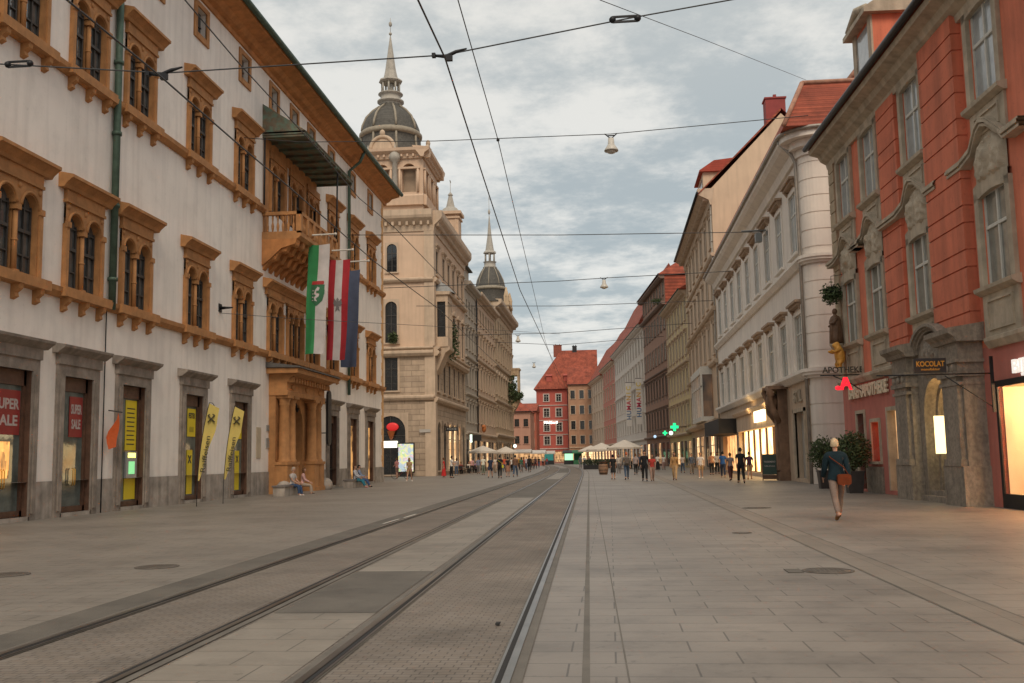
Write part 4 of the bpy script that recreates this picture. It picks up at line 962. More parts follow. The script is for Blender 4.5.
rustic('rusticated_pilaster', 34.9, 36.9, 4.7, 14.2, .14, orange_g, OR)
rustic('quoin_pilaster', 43.2, 43.98, 4.7, 14.2, .12, mat('buff_stone', (.42, .33, .22), .85, .2, 2, .3), OR)
b = MB(); b.prof([(0, 13.95), (.12, 13.95), (.16, 14.15), (.4, 14.3), (.5, 14.5), (.85, 14.6), (.9, 14.78), (-.1, 14.9)], -.05, OL+.1)
b.build('eaves_cornice', trim_g, OR)
b = MB(); b.prof([(.7, 14.85), (1.0, 14.85), (1.0, 15.0), (-7, 22), (-14.5, 15), (-1, 14.9)], -.1, OL+.15); orf = b.build('roof', tile_r, OR)
b = MB(); b.tube([(-.1, 1.02, 14.9), (OL+.15, 1.02, 14.9)], .12, 8); b.build('gutter', darkm, OR)
# dormer
b = MB(); dx = X(41.5)
b.box(dx-1.3, dx+1.3, -3.5, -1.0, 16, 19.3); dm = b.build('dormer', orange_p, OR)
b = MB(); b.prof([(-1.0, 16.5), (-.92, 16.5), (-.92, 19.3), (-1.0, 19.3)], dx-1.3, dx-.85); b.prof([(-1.0, 16.5), (-.92, 16.5), (-.92, 19.3), (-1.0, 19.3)], dx+.85, dx+1.3)
b.prof([(-5, 19.3), (-.6, 19.3), (-.6, 19.5), (-1.2, 19.9), (-5, 20.3)], dx-1.6, dx+1.6); b.tube([(dx-1.2, -.8, 19.6), (dx, -.8, 20.0), (dx+1.2, -.8, 19.6)], .2, 8); b.build('dormer_trim', trim_g, dm)
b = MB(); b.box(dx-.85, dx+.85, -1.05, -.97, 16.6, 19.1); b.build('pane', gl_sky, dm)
# portal
PX = X(31.8); b = MB()
for q in (-1, 1):
    c = PX+q*2.4
    b.box(c-.85, c+.85, 0, 1.05, 0, 1.15); b.box(c-.78, c+.78, 0, .82, 1.15, 3.75)
    b.box(c-.62, c+.62, .82, 1.0, 1.15, 3.75); b.box(c-.72, c+.72, .8, 1.08, 1.15, 1.35)
    for i, (e, z0, z1) in enumerate(((.02, 3.5, 3.6), (.06, 3.75, 3.9), (.0, 3.9, 4.15), (.1, 4.15, 4.25))): b.box(c-.78-e, c+.78+e, 0, 1.02+e, z0, z1)
    b.ball((c-.5, 1.0, 4.0), (.16, .14, .16), 8, 6); b.ball((c+.5, 1.0, 4.0), (.16, .14, .16), 8, 6); b.ball((c, 1.05, 4.0), (.16, .08, .14), 8, 6)
    b.box(c-.8, c+.8, 0, .98, 4.25, 4.75)
    b.prof([(0, 4.75), (1.1, 4.75), (1.18, 4.88), (1.4, 5.0), (1.42, 5.14), (0, 5.3)], c-1.05, c+1.05)
b.archplate(PX-1.65, PX+1.65, 2.75, 4.75, PX, 1.18, 0, .5, 16); b.box(PX-1.65, PX-1.18, 0, .5, 0, 2.75); b.box(PX+1.18, PX+1.65, 0, .5, 0, 2.75)
b.archplate(PX-1.18, PX+1.18, 2.75, 3.95, PX, .98, -.6, 0, 14); b.box(PX-1.18, PX-.98, -.6, 0, 0, 2.75); b.box(PX+.98, PX+1.18, -.6, 0, 0, 2.75)
n = 16
for ra, rb, yq in ((1.5, 1.66, .85), (1.38, 1.5, .75), (1.25, 1.38, .65)):
    vs = []
    for i in range(n+1):
        c_, s_ = math.cos(PI*(.04+.92*i/n)), .58*math.sin(PI*(.04+.92*i/n)); vs += [(PX+ra*c_, 0, 4.7+ra*s_), (PX+ra*c_, yq, 4.7+ra*s_), (PX+rb*c_, yq, 4.7+rb*s_), (PX+rb*c_, 0, 4.7+rb*s_)]
    b.add(vs, [(4*k+j, 4*k+(j+1) % 4, 4*k+4+(j+1) % 4, 4*k+4+j) for k in range(n) for j in range(4)]+[(0, 1, 2, 3), (4*n, 4*n+3, 4*n+2, 4*n+1)])
b.plate([(PX+1.3*math.cos(PI*i/n), 4.65+.72*math.sin(PI*i/n)) for i in range(n+1)], .0, .55)
relief(b, PX, 3.9, 1.9, 1.3, .5, .3, 5)
por = b.build('portal', port_s, OR); por.scale = (.91, .72, .97); por.location.x = PX*.09+.28
b = MB(); b.box(PX-1.3, PX+1.3, -.3, .75, 0, .18); b.box(PX-1.2, PX+1.2, -.3, .45, .18, .34); b.build('step', port_s, por)
b = MB(); b.box(PX-1.0, PX+1.0, -.62, -.58, .3, 3.8); b.build('door_glass', gl_dark, por)
b = MB(); b.box(PX-.05, PX+.05, -.58, -.5, .3, 2.75); b.box(PX-1, PX+1, -.58, -.5, 2.7, 2.8); b.box(PX-1, PX-.9, -.58, -.5, .3, 2.75); b.box(PX+.9, PX+1, -.58, -.5, .3, 2.75); b.box(PX-.9, PX+.9, -.58, -.53, .3, .9); b.build('door_frame', sash_d, por)
b = MB()
for i in range(7): b.tube([(PX-.9+i*.3, -.5, 2.85), (PX-.9+i*.3+.12, -.48, 3.3), (PX-.75+i*.3, -.5, 3.2)], .03, 5)
b.build('gilded_grille', brass, por)
b = MB(); b.box(-.3, .3, -.03, .03, -.58, .58); t = tag(b.build('lit_menu_panel', glow('menu_glow', (1, .78, .36), 1.7, (.5, .4, .2)), None, (0, 0, 0)), 'narrow bright lit panel standing in the carved portal doorway', 'display')
pp = at(936, 433, 33.0); t.location = (10.28, 32.1, 2.05); t.rotation_euler = (0, 0, R(12))
pl_ = bpy.data.lights.new('portal_lamp', 'POINT'); pl_.energy = 16; pl_.color = (1, .62, .25); pl_.shadow_soft_size = .1
ol = bpy.data.objects.new('portal_lamp', pl_); COL.objects.link(ol); ol.parent = OR; ol.location = (PX+.2, .0, 3.3)
# small windows and doors of the pharmacy
def dd(name, Y, w, z0, h, fm, pm, t=.14, dep=.25):
    a = MB(); hw = w/2
    a.box(X(Y)-hw-t, X(Y)-hw, -dep, .06, z0, z0+h+t); a.box(X(Y)+hw, X(Y)+hw+t, -dep, .06, z0, z0+h+t); a.box(X(Y)-hw, X(Y)+hw, -dep, .06, z0+h, z0+h+t)
    if z0 > .5: a.box(X(Y)-hw-t, X(Y)+hw+t, -dep, .14, z0-.1, z0)
    o = a.build(name, fm, OR)
    a = MB(); a.box(X(Y)-hw, X(Y)+hw, -dep-.05, -dep, z0, z0+h); a.build('pane' if 'window' in name else 'leaf', pm, o)
    a = MB(); a.box(X(Y)-.03, X(Y)+.03, -dep, -dep+.04, z0, z0+h); a.build('mullion', sash_d, o); return o
greend = mat('grey_green_door', (.10, .14, .13), .5, .2, 3, .1)
dd('door', 41.5, 1.0, .1, 3.0, trim_g, greend); dd('shop_window', 39.6, 1.0, 1.2, 1.5, trim_g, lit('orange_light', (.5, .03, .01), (1, .16, .03), 1.1, 1.2)); dd('door', 37.35, 1.3, .15, 2.9, trim_g, warm2)
for q0, q1 in ((X(38.9), X(40.9)), (X(36.4), X(36.55)), (X(42.1), OL)): b = MB(); b.box(q0, q1, .0, .07, 0, 1.0); b.build('plinth', port_s, OR)
gold_l = mat('cream_letters', (.75, .66, .48), .5, .1, 3, .05)
o = lettering('BÄRENAPOTHEKE', .66, gold_l, None, (0, 0, 0), 0, .08, .022, width=5.1, name='shop_lettering')
def onfac(o, Y, y, z, root=OR):
    bpy.context.view_layer.update(); o.matrix_world = root.matrix_world @ Matrix.Translation((X(Y), y, z)); return o
OR.rotation_euler = (0, 0, R(90)+a_)
onfac(o, 40.2, .08, 3.95); tag(o, 'pale raised pharmacy lettering reading BÄRENAPOTHEKE on the red wall', 'lettering')
o = lettering('BIJOU', .46, glow('white_letters_glow', (1, .93, .85), .45), None, (0, 0, 0), 0, .1, .02, width=1.9, name='shop_lettering'); onfac(o, 26.1, .1, 3.68)
tag(o, 'white glowing lettering above the lit shop window at the right edge', 'lettering')
# lit shop at the right edge
b = MB(); b.box(X(21.2), X(28.45), -.1, .04, 3.25, 3.42); b.box(X(28.3), X(28.45), -.1, .04, 0, 3.25); b.box(X(24.8), X(24.95), -.1, .03, .35, 3.25); b.box(X(21.2), X(28.3), -.1, .05, 0, .38); sh = b.build('shopfront', darkm, OR)
b = MB(); b.box(X(21.3), X(28.3), -2.6, -2.55, .3, 3.3); b.build('lit_back_wall', lit('cream_shop_light', (1, .60, .27), (1, .74, .42), .9, .6, False), sh)
b = MB(); b.box(X(21.3), X(28.3), -2.55, -.1, .3, .36); b.box(X(21.3), X(28.3), -2.55, -.1, 3.25, 3.3); b.box(X(28.28), X(28.32), -2.55, -.1, .36, 3.25); b.box(X(21.28), X(21.32), -2.55, -.1, .36, 3.25); b.build('display_box', mat('shop_wall', (.75, .6, .42), .7, .05), sh)
for lx in (23.2, 26.6):
    l = bpy.data.lights.new('shop_lamp', 'POINT'); l.energy = 190; l.color = (1, .70, .36); l.shadow_soft_size = .2; ol = bpy.data.objects.new('shop_lamp', l); COL.objects.link(ol); ol.parent = OR; ol.location = (X(lx), -1.3, 3.0)
b = MB(); b.box(X(25.3), X(27.6), -1.2, -.5, .75, .95); b.box(X(25.4), X(25.5), -1.1, -.6, .36, .75); b.box(X(27.4), X(27.5), -1.1, -.6, .36, .75); b.build('display_shelf', wood_b, sh)
for i in range(7):
    b = MB(); b.lathe([(.0, .95), (.09, .95), (.11, 1.1+.03*(i % 3)), (.04, 1.22), (.05, 1.3), (0, 1.31)], (X(25.5+i*.32), -.8), 8); b.build('jewellery_stand', mat('shop_wall', (.75, .6, .42)), sh)
b = MB(); b.box(X(26.6), X(27.7), -.4, -.37, 2.0, 2.6); b.build('poster', mat('red_poster_faded', (.45, .15, .08), .5), sh); lettering('EIN', .4, MATS['poster_white'], sh, (X(27.15), -.36, 2.3), 0, .01, .01)
# bracket sign
t = thing('bracket_sign', 'small black sign with gilt letters reading KOCOLAT hanging before the carved portal', 'sign', (0, 0, 0))
bpy.context.view_layer.update(); t.matrix_world = OR.matrix_world @ Matrix.Translation((X(27.9), 1.35, 3.66))
b = MB(); b.box(-.025, .025, .15, 1.0, -.02, .38); b.build('board', MATS['black_board'], t)
b = MB(); b.tube([(0, -1.0, -.06), (0, 2.0, -.06)], .018, 6); b.tube([(0, -1.0, -.95), (0, .2, -.1)], .014, 6); b.box(-.03, .03, -1.08, -1.0, -1.1, .4); b.build('bracket', iron, t)
lettering('KOCOLAT', .2, brass, t, (-.04, .575, .22), 0, .02, .004, width=.74, rot=(0, 0, R(90)))
lettering('manufaktur', .09, brass, t, (-.04, .575, .08), 0, .02, .001, width=.5, rot=(0, 0, R(90)))

# ------------------------------------------------------------------ white neoclassical house
white2 = mat('warm_white_plaster', (.79, .715, .635), .9, .07, .6, .12, 22, streak=.14)
white_t2 = mat('white_stucco', (.80, .73, .65), .85, .08, 1.5, .12, 20, streak=.12)
tan_m = mat('tan_boards', (.36, .25, .17), .8, .15, 2, .1)
WH = tag(empty('white_house', (10.4, 52, 0), R(90)), 'white house with rounded corner, tall windows and golden shop, beside the orange house', 'building')
WL = 43; wc = [3.0+i*4.6 for i in range(9)]
def wx(Y): return Y-52
holes = [(c-1.0, c+1.0, 12.3, 15.7) for c in wc]+[(c-1.0, c+1.0, 5.95, 9.0) for c in wc]
shoph = [(wx(61.5), wx(82.5), .25, 3.35), (wx(54.6), wx(57.6), .2, 3.8), (wx(84), wx(94), .2, 3.2)]
MB().wall(0.9, WL, 5.5, 18.2, holes, 0, .3).build('wall', white2, WH)
MB().wall(0.9, WL, 0, 5.5, shoph, 0, .5).build('shop_wall', cream_s, WH)
b = MB(); b.quad((WL, 0, 0), (WL, -16, 0), (WL, -16, 18.2), (WL, 0, 18.2)); b.quad((.9, -.6, 5.5), (WL, -.6, 5.5), (WL, -.6, 18), (.9, -.6, 18)); b.quad((.9, -1.2, 0), (WL, -1.2, 0), (WL, -1.2, 5.5), (.9, -1.2, 5.5)); b.quad((.9, 0, 5.5), (.9, -1.2, 5.5), (WL, -1.2, 5.5), (WL, 0, 5.5)); b.build('core', white2, WH)
b = MB(); pts = [(.9, 0)]+[(.9-.9*math.sin(PI/2*i/8), -.9+.9*math.cos(PI/2*i/8)) for i in range(1, 9)]+[(0, -8)]
def ring(pts, z0, z1, off):
    v = []; 
    for i, (x, y) in enumerate(pts):
        nx, ny = (0, 1) if i == 0 else (-1, 0) if i == len(pts)-1 else (-math.sin(PI/2*i/8), math.cos(PI/2*i/8)); v.append((x+nx*off, y+ny*off))
    return v
def curvewall(b, z0, z1, off):
    v = ring(pts, z0, z1, off); n = len(v)
    b.add([(x, y, z0) for x, y in v]+[(x, y, z1) for x, y in v], [(i, i+1, n+i+1, n+i) for i in range(n-1)])
    vi = ring(pts, z0, z1, -.02); b.add([(x, y, z1) for x, y in v]+[(x, y, z1) for x, y in vi], [(i, i+1, n+i+1, n+i) for i in range(n-1)]); b.add([(x, y, z0) for x, y in v]+[(x, y, z0) for x, y in vi], [(i, i+1, n+i+1, n+i) for i in range(n-1)])
z = 5.9; b = MB()
curvewall(b, 0, 18.2, 0)
while z < 17:
    if not 11.2 < z < 11.9: curvewall(b, z+.03, z+.86, .035)
    z += .9
z = .9
while z < 5: curvewall(b, z+.03, z+1.0, .03); z += 1.05
curvewall(b, 0, .9, .06)
b.build('rounded_corner', white2, WH)
b = MB()
for z0, h_, p_ in ((5.4, .5, .45), (11.35, .45, .35)):
    for dz, o_ in ((0, .4), (.3, .8), (.6, 1)): curvewall(b, z0+dz*h_, z0+(dz+.35)*h_, p_*o_)
    b.prof([(0, z0), (p_*.4, z0), (p_, z0+h_*.6), (p_, z0+h_*.95), (0, z0+h_)], .9, WL)
for dz, o_ in ((0, .15), (.35, .5), (.7, 1.0)): curvewall(b, 17.1+dz*1.1, 17.1+(dz+.34)*1.1, .95*o_)
b.prof([(0, 17.1), (.15, 17.1), (.3, 17.5), (.75, 17.75), (.95, 17.95), (.95, 18.25), (-.3, 18.3)], .9, WL)
b.build('cornice', white_t2, WH)
b = MB(); v = ring(pts, 0, 0, 1.05)
b.tube([(WL, 1.05, 18.25)]+[(x, y, 18.25) for x, y in v], .1, 6); b.build('gutter', mat('zinc', (.35, .32, .28), .5, .2, 3, .05, 20, .3), WH)
for r0_, (z_, h_, hk) in enumerate(((12.3, 3.4, 16.15), (5.95, 3.05, 9.4))):
    a = MB(); t = .3; hw = 1.0
    a.box(-hw-t, -hw, -.02, .07, 0, h_+.25); a.box(hw, hw+t, -.02, .07, 0, h_+.25); a.box(-hw, hw, -.02, .06, h_, h_+.25)
    if r0_:
        for q in (-1, 1): a.box(q*(hw+t+.1)-.11, q*(hw+t+.1)+.11, 0, .13, -.1, h_+.4)
    a.box(-hw-t-.05, hw+t+.05, 0, .22, -.14, 0)
    W_ = a.mesh('window', white_t2)
    a = MB(); a.box(-hw-t-.1, hw+t+.1, 0, .42, h_+.55, h_+.68); a.box(-hw-t, hw+t, 0, .3, h_+.4, h_+.55)
    for q in (-1, 1): a.prof([(0, h_+.15), (.1, h_+.15), (.28, h_+.4), (0, h_+.4)], q*(hw+t*.5)-.1, q*(hw+t*.5)+.1)
    H_ = a.mesh('hood', tan_m)
    s = MB(); g = .07; s.box(-hw, -hw+g, -.1, -.04, 0, h_); s.box(hw-g, hw, -.1, -.04, 0, h_); s.box(-.04, .04, -.1, -.03, 0, h_); s.box(-hw, hw, -.1, -.04, 0, g); s.box(-hw, hw, -.1, -.04, h_-g, h_); s.box(-hw, hw, -.1, -.03, h_*.66, h_*.66+.08)
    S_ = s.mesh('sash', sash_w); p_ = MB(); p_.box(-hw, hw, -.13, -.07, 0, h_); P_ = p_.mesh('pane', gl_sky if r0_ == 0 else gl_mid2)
    for c in wc:
        o = place(W_, 'window', WH, (c, 0, z_)); place(H_, 'hood', o); place(S_, 'sash', o); place(P_, 'pane', o)
T = T0
hip = MB(); e = 1.0
hip.add([(-e, e, 18.3), (WL, e, 18.3), (WL, -16, 18.3), (-e, -16, 18.3), (.3, -.3, 21.0), (WL, -.3, 21.0), (WL, -14, 21.0), (.3, -14, 21.0)], [(0, 1, 5, 4), (3, 0, 4, 7), (2, 3, 7, 6), (1, 2, 6, 5), (0, 3, 2, 1), (4, 5, 6, 7)]); hip.add([(.8, -2.6, 20.95), (.8, -14, 20.95), (WL, -14, 20.95), (WL, -2.6, 20.95), (3, -7, 26.5), (WL, -7, 26.5)], [(0, 1, 4), (0, 4, 5, 3), (1, 2, 5, 4)]); wr = hip.build('roof', tile_r, WH)
b = MB(); b.tube([(-e, e, 18.35), (.3, -.3, 21.05)], .13, 6); b.tube([(.8, -2.6, 21.0), (3, -7, 26.55)], .13, 6); b.tube([(.3, -.3, 21.05), (.3, -14, 21.05)], .12, 6); b.build('ridge_tiles', mat('pale_ridge_tiles', (.42, .22, .15), .9, .3, 3), wr)
b = MB(); b.tube([(1.0, 1.0, 18.1), (1.0, .3, 17.3), (1.0, .14, 16.9), (1.0, .14, 0)], .09, 8); b.build('drainpipe', MATS['zinc'], WH)
# shop
s1, s2 = wx(61.5), wx(82.5); b = MB()
b.box(s1-.1, s2+.1, 0, .12, 3.35, 4.5); b.prof([(0, 4.5), (.3, 4.5), (.45, 4.75), (.45, 4.85), (0, 4.95)], s1-.4, s2+.4)
so = b.build('shopfront', cream_s, WH)
b = MB(); b.box(s1, s2, -.5, -.45, .25, 3.35); b.build('lit_window', lit('gold_shop_light', (.9, .38, .08), (1, .74, .36), 2.3, 1.1), so)
b = MB()
for i in range(8): x = s1+(s2-s1)*i/7; b.box(x-.05, x+.05, -.45, -.3, .25, 3.35)
b.box(s1, s2, -.45, -.2, 0, .3); b.build('mullions', wood_b, so)
for i in range(0):
    x = s1+1.3+i*2.2; b = MB(); b.lathe([(.05, .3), (.18, .35), (.12, .9), (.2, 1.25), (.1, 1.5), (.09, 1.7), (0, 1.75)], (x, -.32), 8); b.build('mannequin', mat('dark_goods', (.12, .06, .04), .7, .3, 3), so)
b = MB(); b.box(wx(67.2), wx(71.5), .14, .3, 3.75, 4.75); lb = b.build('light_box', glow('shop_sign_glow', (1, .80, .45), 2.4), so)
for Y in (65.6, 73.2):
    l = bpy.data.lights.new('sign_uplight', 'POINT'); l.energy = 34; l.color = (1, .66, .28); l.shadow_soft_size = .15; o = bpy.data.objects.new('sign_uplight', l); COL.objects.link(o); o.parent = WH; o.location = (wx(Y), 1.0, 4.6)
b = MB(); cbx = wx(60.3)
b.box(cbx-.55, cbx+.55, 0, .55, 0, 5.4); b.box(cbx-.62, cbx+.62, 0, .62, 0, .5); b.box(cbx-.35, cbx+.35, .55, .65, .6, 3.6)
for q in (-1, 1): b.tube([(cbx+q*.5, .5, 3.4), (cbx+q*.75, .85, 4.0), (cbx+q*.6, .95, 4.7), (cbx+q*.95, 1.05, 5.2), (cbx+q*.6, 1.15, 5.45)], [.14, .2, .16, .2, .1], 8)
b.ball((cbx, .8, 4.6), (.5, .35, .6), 10, 7); b.box(cbx-1.0, cbx+1.0, 0, 1.1, 5.3, 5.5); b.tube([(cbx-.9, .9, 5.0), (cbx+2.2, .9, 5.25), (cbx+4.0, .5, 4.9)], .14, 6)
b.build('carved_pier', mat('carved_brown_stone', (.20, .12, .075), .8, .3, 2.5, .5, 12, streak=.2), WH)
b = MB(); c = wx(56.1); b.box(c-1.7, c-1.5, -.1, .1, .2, 4.0); b.box(c+1.5, c+1.7, -.1, .1, .2, 4.0); b.box(c-1.7, c+1.7, -.1, .1, 3.8, 4.0); dr = b.build('doorway', trim_g, WH)
b = MB(); b.box(c-1.5, c+1.5, -.4, -.35, .2, 3.8); b.build('leaf', mat('pale_door', (.42, .40, .36), .5), dr); b = MB(); b.box(c-.9, c+.3, -.35, -.3, .3, 3.7); b.build('pane', gl_dark, dr)
o = lettering('STIL', .9, trim_g, WH, (wx(56.2), .06, 4.65), 0, .08, .02, width=2.4)
# awning and dark entrance of the next shop
b = MB(); b.box(wx(83.2), wx(95.4), 0, 1.5, 3.3, 4.5); tag(b.build('awning', mat('black_awning', (.018, .017, .018), .7), None, (10.4, 52, 0), R(90)), 'black box awning left of the golden lit shop window', 'awning')
b = MB(); b.box(wx(84), wx(94), -.45, -.4, .2, 3.2); b.build('shop_window', lit('amber_light', (.25, .08, .02), (1, .5, .18), 1.1, 1.3), WH)
# ------------------------------------------------------------------ beige gabled house
BE, T, L = block('beige_house', 'tall beige house with gable wall, glazed bay and red-roofed dormer, behind the white house', (10.4, 95.1), (10.4, 129), 27, 14, 1)
beige_p = mat('beige_plaster', (.64, .48, .34), .9, .07, .5, .12, 20, streak=.15)
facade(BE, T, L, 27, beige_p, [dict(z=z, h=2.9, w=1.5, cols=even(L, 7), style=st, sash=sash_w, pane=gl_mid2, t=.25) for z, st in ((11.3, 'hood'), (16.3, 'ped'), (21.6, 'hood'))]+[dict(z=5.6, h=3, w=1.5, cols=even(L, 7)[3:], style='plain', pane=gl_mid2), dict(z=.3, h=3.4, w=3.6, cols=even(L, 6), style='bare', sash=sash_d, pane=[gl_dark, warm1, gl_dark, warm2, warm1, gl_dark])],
       [(4.4, .6, .8), (10.2, .4, .4), (15.2, .4, .4), (20.4, .35, .3)], cream_s, cornice=(25.4, 1.6, 1.3))
shellbox(BE, T, L, 27, 14, beige_p)
b = MB(); b.add([(0, .0, 27), (0, -14, 27), (0, -6.9, 34.1)], [(0, 1, 2)]); b.build('gable', beige_p, BE)
b = MB(); b.add([(-.12, 1.3, 26.5), (L, 1.3, 26.5), (L, -6.9, 34.6), (-.12, -6.9, 34.6), (L, -15, 26.5), (-.12, -15, 26.5)], [(0, 1, 2, 3), (3, 2, 4, 5)]); b.add([(-.12, 1.3, 26.35), (-.12, -6.9, 34.35), (-.12, -6.9, 34.6), (-.12, 1.3, 26.5)], [(0, 1, 2, 3)])
rf = b.build('roof', tile_r, BE); b = MB(); b.tube([(-.15, 1.35, 26.55), (L, 1.35, 26.55)], .14, 8); b.build('gutter', darkm, BE)
chimney(BE, rf, 1.6, -6.6, 32.5, 1.5, 3.4, mat('dark_red_plaster', (.28, .05, .045), .8), d=1.9)
b = MB(); b.box(13, 19, -5, -.6, 27, 32.3); dm = b.build('dormer', beige_p, BE); b = MB(); b.prof([(-6, 32.3), (-.2, 32.3), (-.2, 32.45), (-1.8, 33.5), (-6, 33.9)], 12.6, 19.4); b.build('dormer_roof', mat('new_red_tiles', (.42, .07, .04), .8, .2, 1, .3, 14, kind='tile'), dm)
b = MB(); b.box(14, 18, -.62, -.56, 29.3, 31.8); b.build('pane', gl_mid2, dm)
b = MB(); b.box(6, 17, 0, 1.2, 4.95, 5.4); b.box(6, 17, 0, 1.25, 9.6, 10.2); b.box(6, 17, 0, 1.1, 10.2, 10.4)
for i in range(6): x = 6.1+i*2.16; b.box(x-.1, x+.1, 1.0, 1.2, 5.4, 9.6)
b.box(6, 17, 1.05, 1.2, 8.3, 8.45); bo = b.build('glazed_bay', sash_w, BE)
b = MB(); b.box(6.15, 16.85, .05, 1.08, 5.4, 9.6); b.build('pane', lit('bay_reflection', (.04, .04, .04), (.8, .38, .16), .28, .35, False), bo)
pipe(BE, T, .2, 0, 26, MATS['zinc'])
# ------------------------------------------------------------------ further houses on the right
yel_p = mat('yellow_plaster', (.64, .52, .29), .9, .08, .6, .12, 20, streak=.12); brn_p = mat('brown_plaster', (.33, .19, .13), .9, .12, .8, .15, 20, streak=.15)
brn_d = mat('umber_plaster', (.20, .14, .11), .9, .12, .8, .15, 20, streak=.1)
Bx, T, L = block('yellow_house', 'pale yellow house with close-set windows between the beige gabled house and the brown one', (10.4, 129.2), (9.07, 152.4), 23, 14, 1)
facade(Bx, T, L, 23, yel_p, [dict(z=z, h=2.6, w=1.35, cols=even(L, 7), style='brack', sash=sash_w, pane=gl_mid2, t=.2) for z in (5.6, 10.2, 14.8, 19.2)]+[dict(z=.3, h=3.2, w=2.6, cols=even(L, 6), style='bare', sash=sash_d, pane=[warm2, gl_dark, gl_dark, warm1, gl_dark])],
       [(4.2, .4, .5), (13.6, .3, .3)], cream_s, cornice=(22, 1.1, 1.0)); shellbox(Bx, T, L, 23, 14, yel_p); roof(Bx, T, L, 23, 14, 4, tile_r, 1.0)
Bx, T, L = block('brown_house', 'tall dark brown house with red tiled end roof, right of the white banner house', (9.07, 152.5), (6.6, 180), 29, 15, 1)
facade(Bx, T, L, 25, brn_p, [dict(z=z, h=2.7, w=1.4, cols=even(L, 8), style='plain', sash=sash_w, pane=gl_mid2, t=.2) for z in (16.2, 21)]+[dict(z=z, h=2.7, w=1.4, cols=even(L, 8), style='brack', sash=sash_d, trim=brn_d, pane=gl_mid) for z in (6, 11)]+[dict(z=.3, h=3.4, w=2.8, cols=even(L, 6), style='bare', sash=sash_d, pane=[gl_dark, gl_dark, warm2, gl_dark, gl_dark, warm1])],
       [(4.4, .4, .5), (14.6, .3, .3), (24.6, .5, .7)], brn_d); shellbox(Bx, T, L, 29, 15, tile_r)
facade(Bx, T, L, 29.2, brn_p, [dict(z=26.3, h=2, w=1.3, cols=even(L, 8), style='plain', sash=sash_w, pane=gl_mid2, t=.15)], [(28.6, .5, .9)], brn_d, z0=25, wallname='attic_wall'); roof(Bx, T, L, 29.3, 15, 5.5, tile_r, .9, 3, 0, eave=darkm)
plantat('roof_plant', 'small green plants on the upper ledge of the tall brown house', 7.9, 155, 25.4, .8, 250, .2, 21, (1.2, 1, .6))
whp = mat('dull_white_plaster', (.60, .53, .46), .9, .08, .6, .12, 20, streak=.15)
Bx, T, L = block('banner_house', 'long white house with a steep red roof carrying two vertical banners', (6.6, 180.1), (1.7, 239), 25, 15, 1)
facade(Bx, T, L, 25.3, whp, [dict(z=z, h=2.7, w=1.5, cols=even(L, 12), style='hood', sash=sash_w, pane=gl_mid2, t=.2) for z in (6.2, 11, 15.8, 20.6)]+[dict(z=.3, h=3.4, w=3.4, cols=even(L, 10), style='bare', sash=sash_d, pane=[gl_dark, warm2, gl_dark])],
       [(4.4, .4, .4), (14.4, .3, .3)], whp, cornice=(24.2, 1.2, .9)); shellbox(Bx, T, L, 25.3, 15, whp); rf = roof(Bx, T, L, 25.3, 10, 11, tile_r, .9); chimney(Bx, rf, 20, -6, 31, 2.2, 4, cream_s); chimney(Bx, rf, 55, -6, 31, 2.4, 4.5, cream_s)
Bx, T, L = block('pink_town_house', 'narrow pink-red house beyond the white banner house', (1.7, 239.2), (-1.35, 269.5), 25, 14, 1)
facade(Bx, T, L, 24.5, mat('pink_red_plaster', (.46, .17, .12), .9, .1, .6, .1, 20), [dict(z=z, h=2.7, w=1.5, cols=even(L, 5), style='hood', sash=sash_w, pane=gl_mid2, t=.25) for z in (6.2, 11, 15.8, 20.2)]+[dict(z=.3, h=3.4, w=3.4, cols=even(L, 4), style='bare', sash=sash_d, pane=warm1)], [(4.4, .4, .4)], cream_s, cornice=(23.4, 1.2, .9)); shellbox(Bx, T, L, 24.5, 14, pink_p); roof(Bx, T, L, 24.5, 10, 10, tile_r, .9)
Bx, T, L = block('cream_town_house', 'narrow pale cream house next to the orange-brown one at the street end', (-1.35, 269.6), (-5.1, 300.5), 24, 14, 1)
facade(Bx, T, L, 23.5, cream_s, [dict(z=z, h=2.7, w=1.5, cols=even(L, 5), style='hood', sash=sash_w, pane=gl_mid2, t=.25) for z in (6.2, 11, 15.8, 19.8)]+[dict(z=.3, h=3.4, w=3.4, cols=even(L, 4), style='bare', sash=sash_d, pane=warm1)], [(4.4, .4, .4)], cream_s, cornice=(22.4, 1.2, .9)); shellbox(Bx, T, L, 23.5, 14, cream_s); rf = roof(Bx, T, L, 23.5, 10, 10, tile_r, .9); chimney(Bx, rf, 6, -5, 29, 2.6, 4, cream_s)
# ------------------------------------------------------------------ overhead wires and lamps
wire_m = mat('dark_wire', (.03, .03, .032), .5, .1, 5, 0)
def wire(name, label, pts, r, group=None, cat='wire'):
    b = MB(); 
    P = [Vector(p) for p in pts]; Q = []
    for i in range(len(P)-1):
        n = 4
        for k in range(n): Q.append(P[i].lerp(P[i+1], k/n))
    Q.append(P[-1]); b.tube(Q, r, 6)
    t = thing(name, label, cat, tuple(Q[0]), 0, group)
    o = b.build('cable', wire_m, t, tuple(-Q[0])); return t
def clampm(t, p, s=1, ang=0):
    b = MB(); b.tube([(-.42*s, 0, 0), (-.1*s, 0, -.02), (.15*s, 0, .03), (.42*s, 0, .06)], [.03*s, .05*s, .045*s, .02*s], 6); b.box(-.1*s, .06*s, -.05*s, .05*s, -.16*s, -.02*s); b.box(-.45*s, -.36*s, -.06*s, .06*s, -.05*s, .05*s); b.ball((0, 0, -.1*s), .055*s, 6, 5)
    b.build('clamp', iron, t, tuple(Vector(p)-t.location), ang)
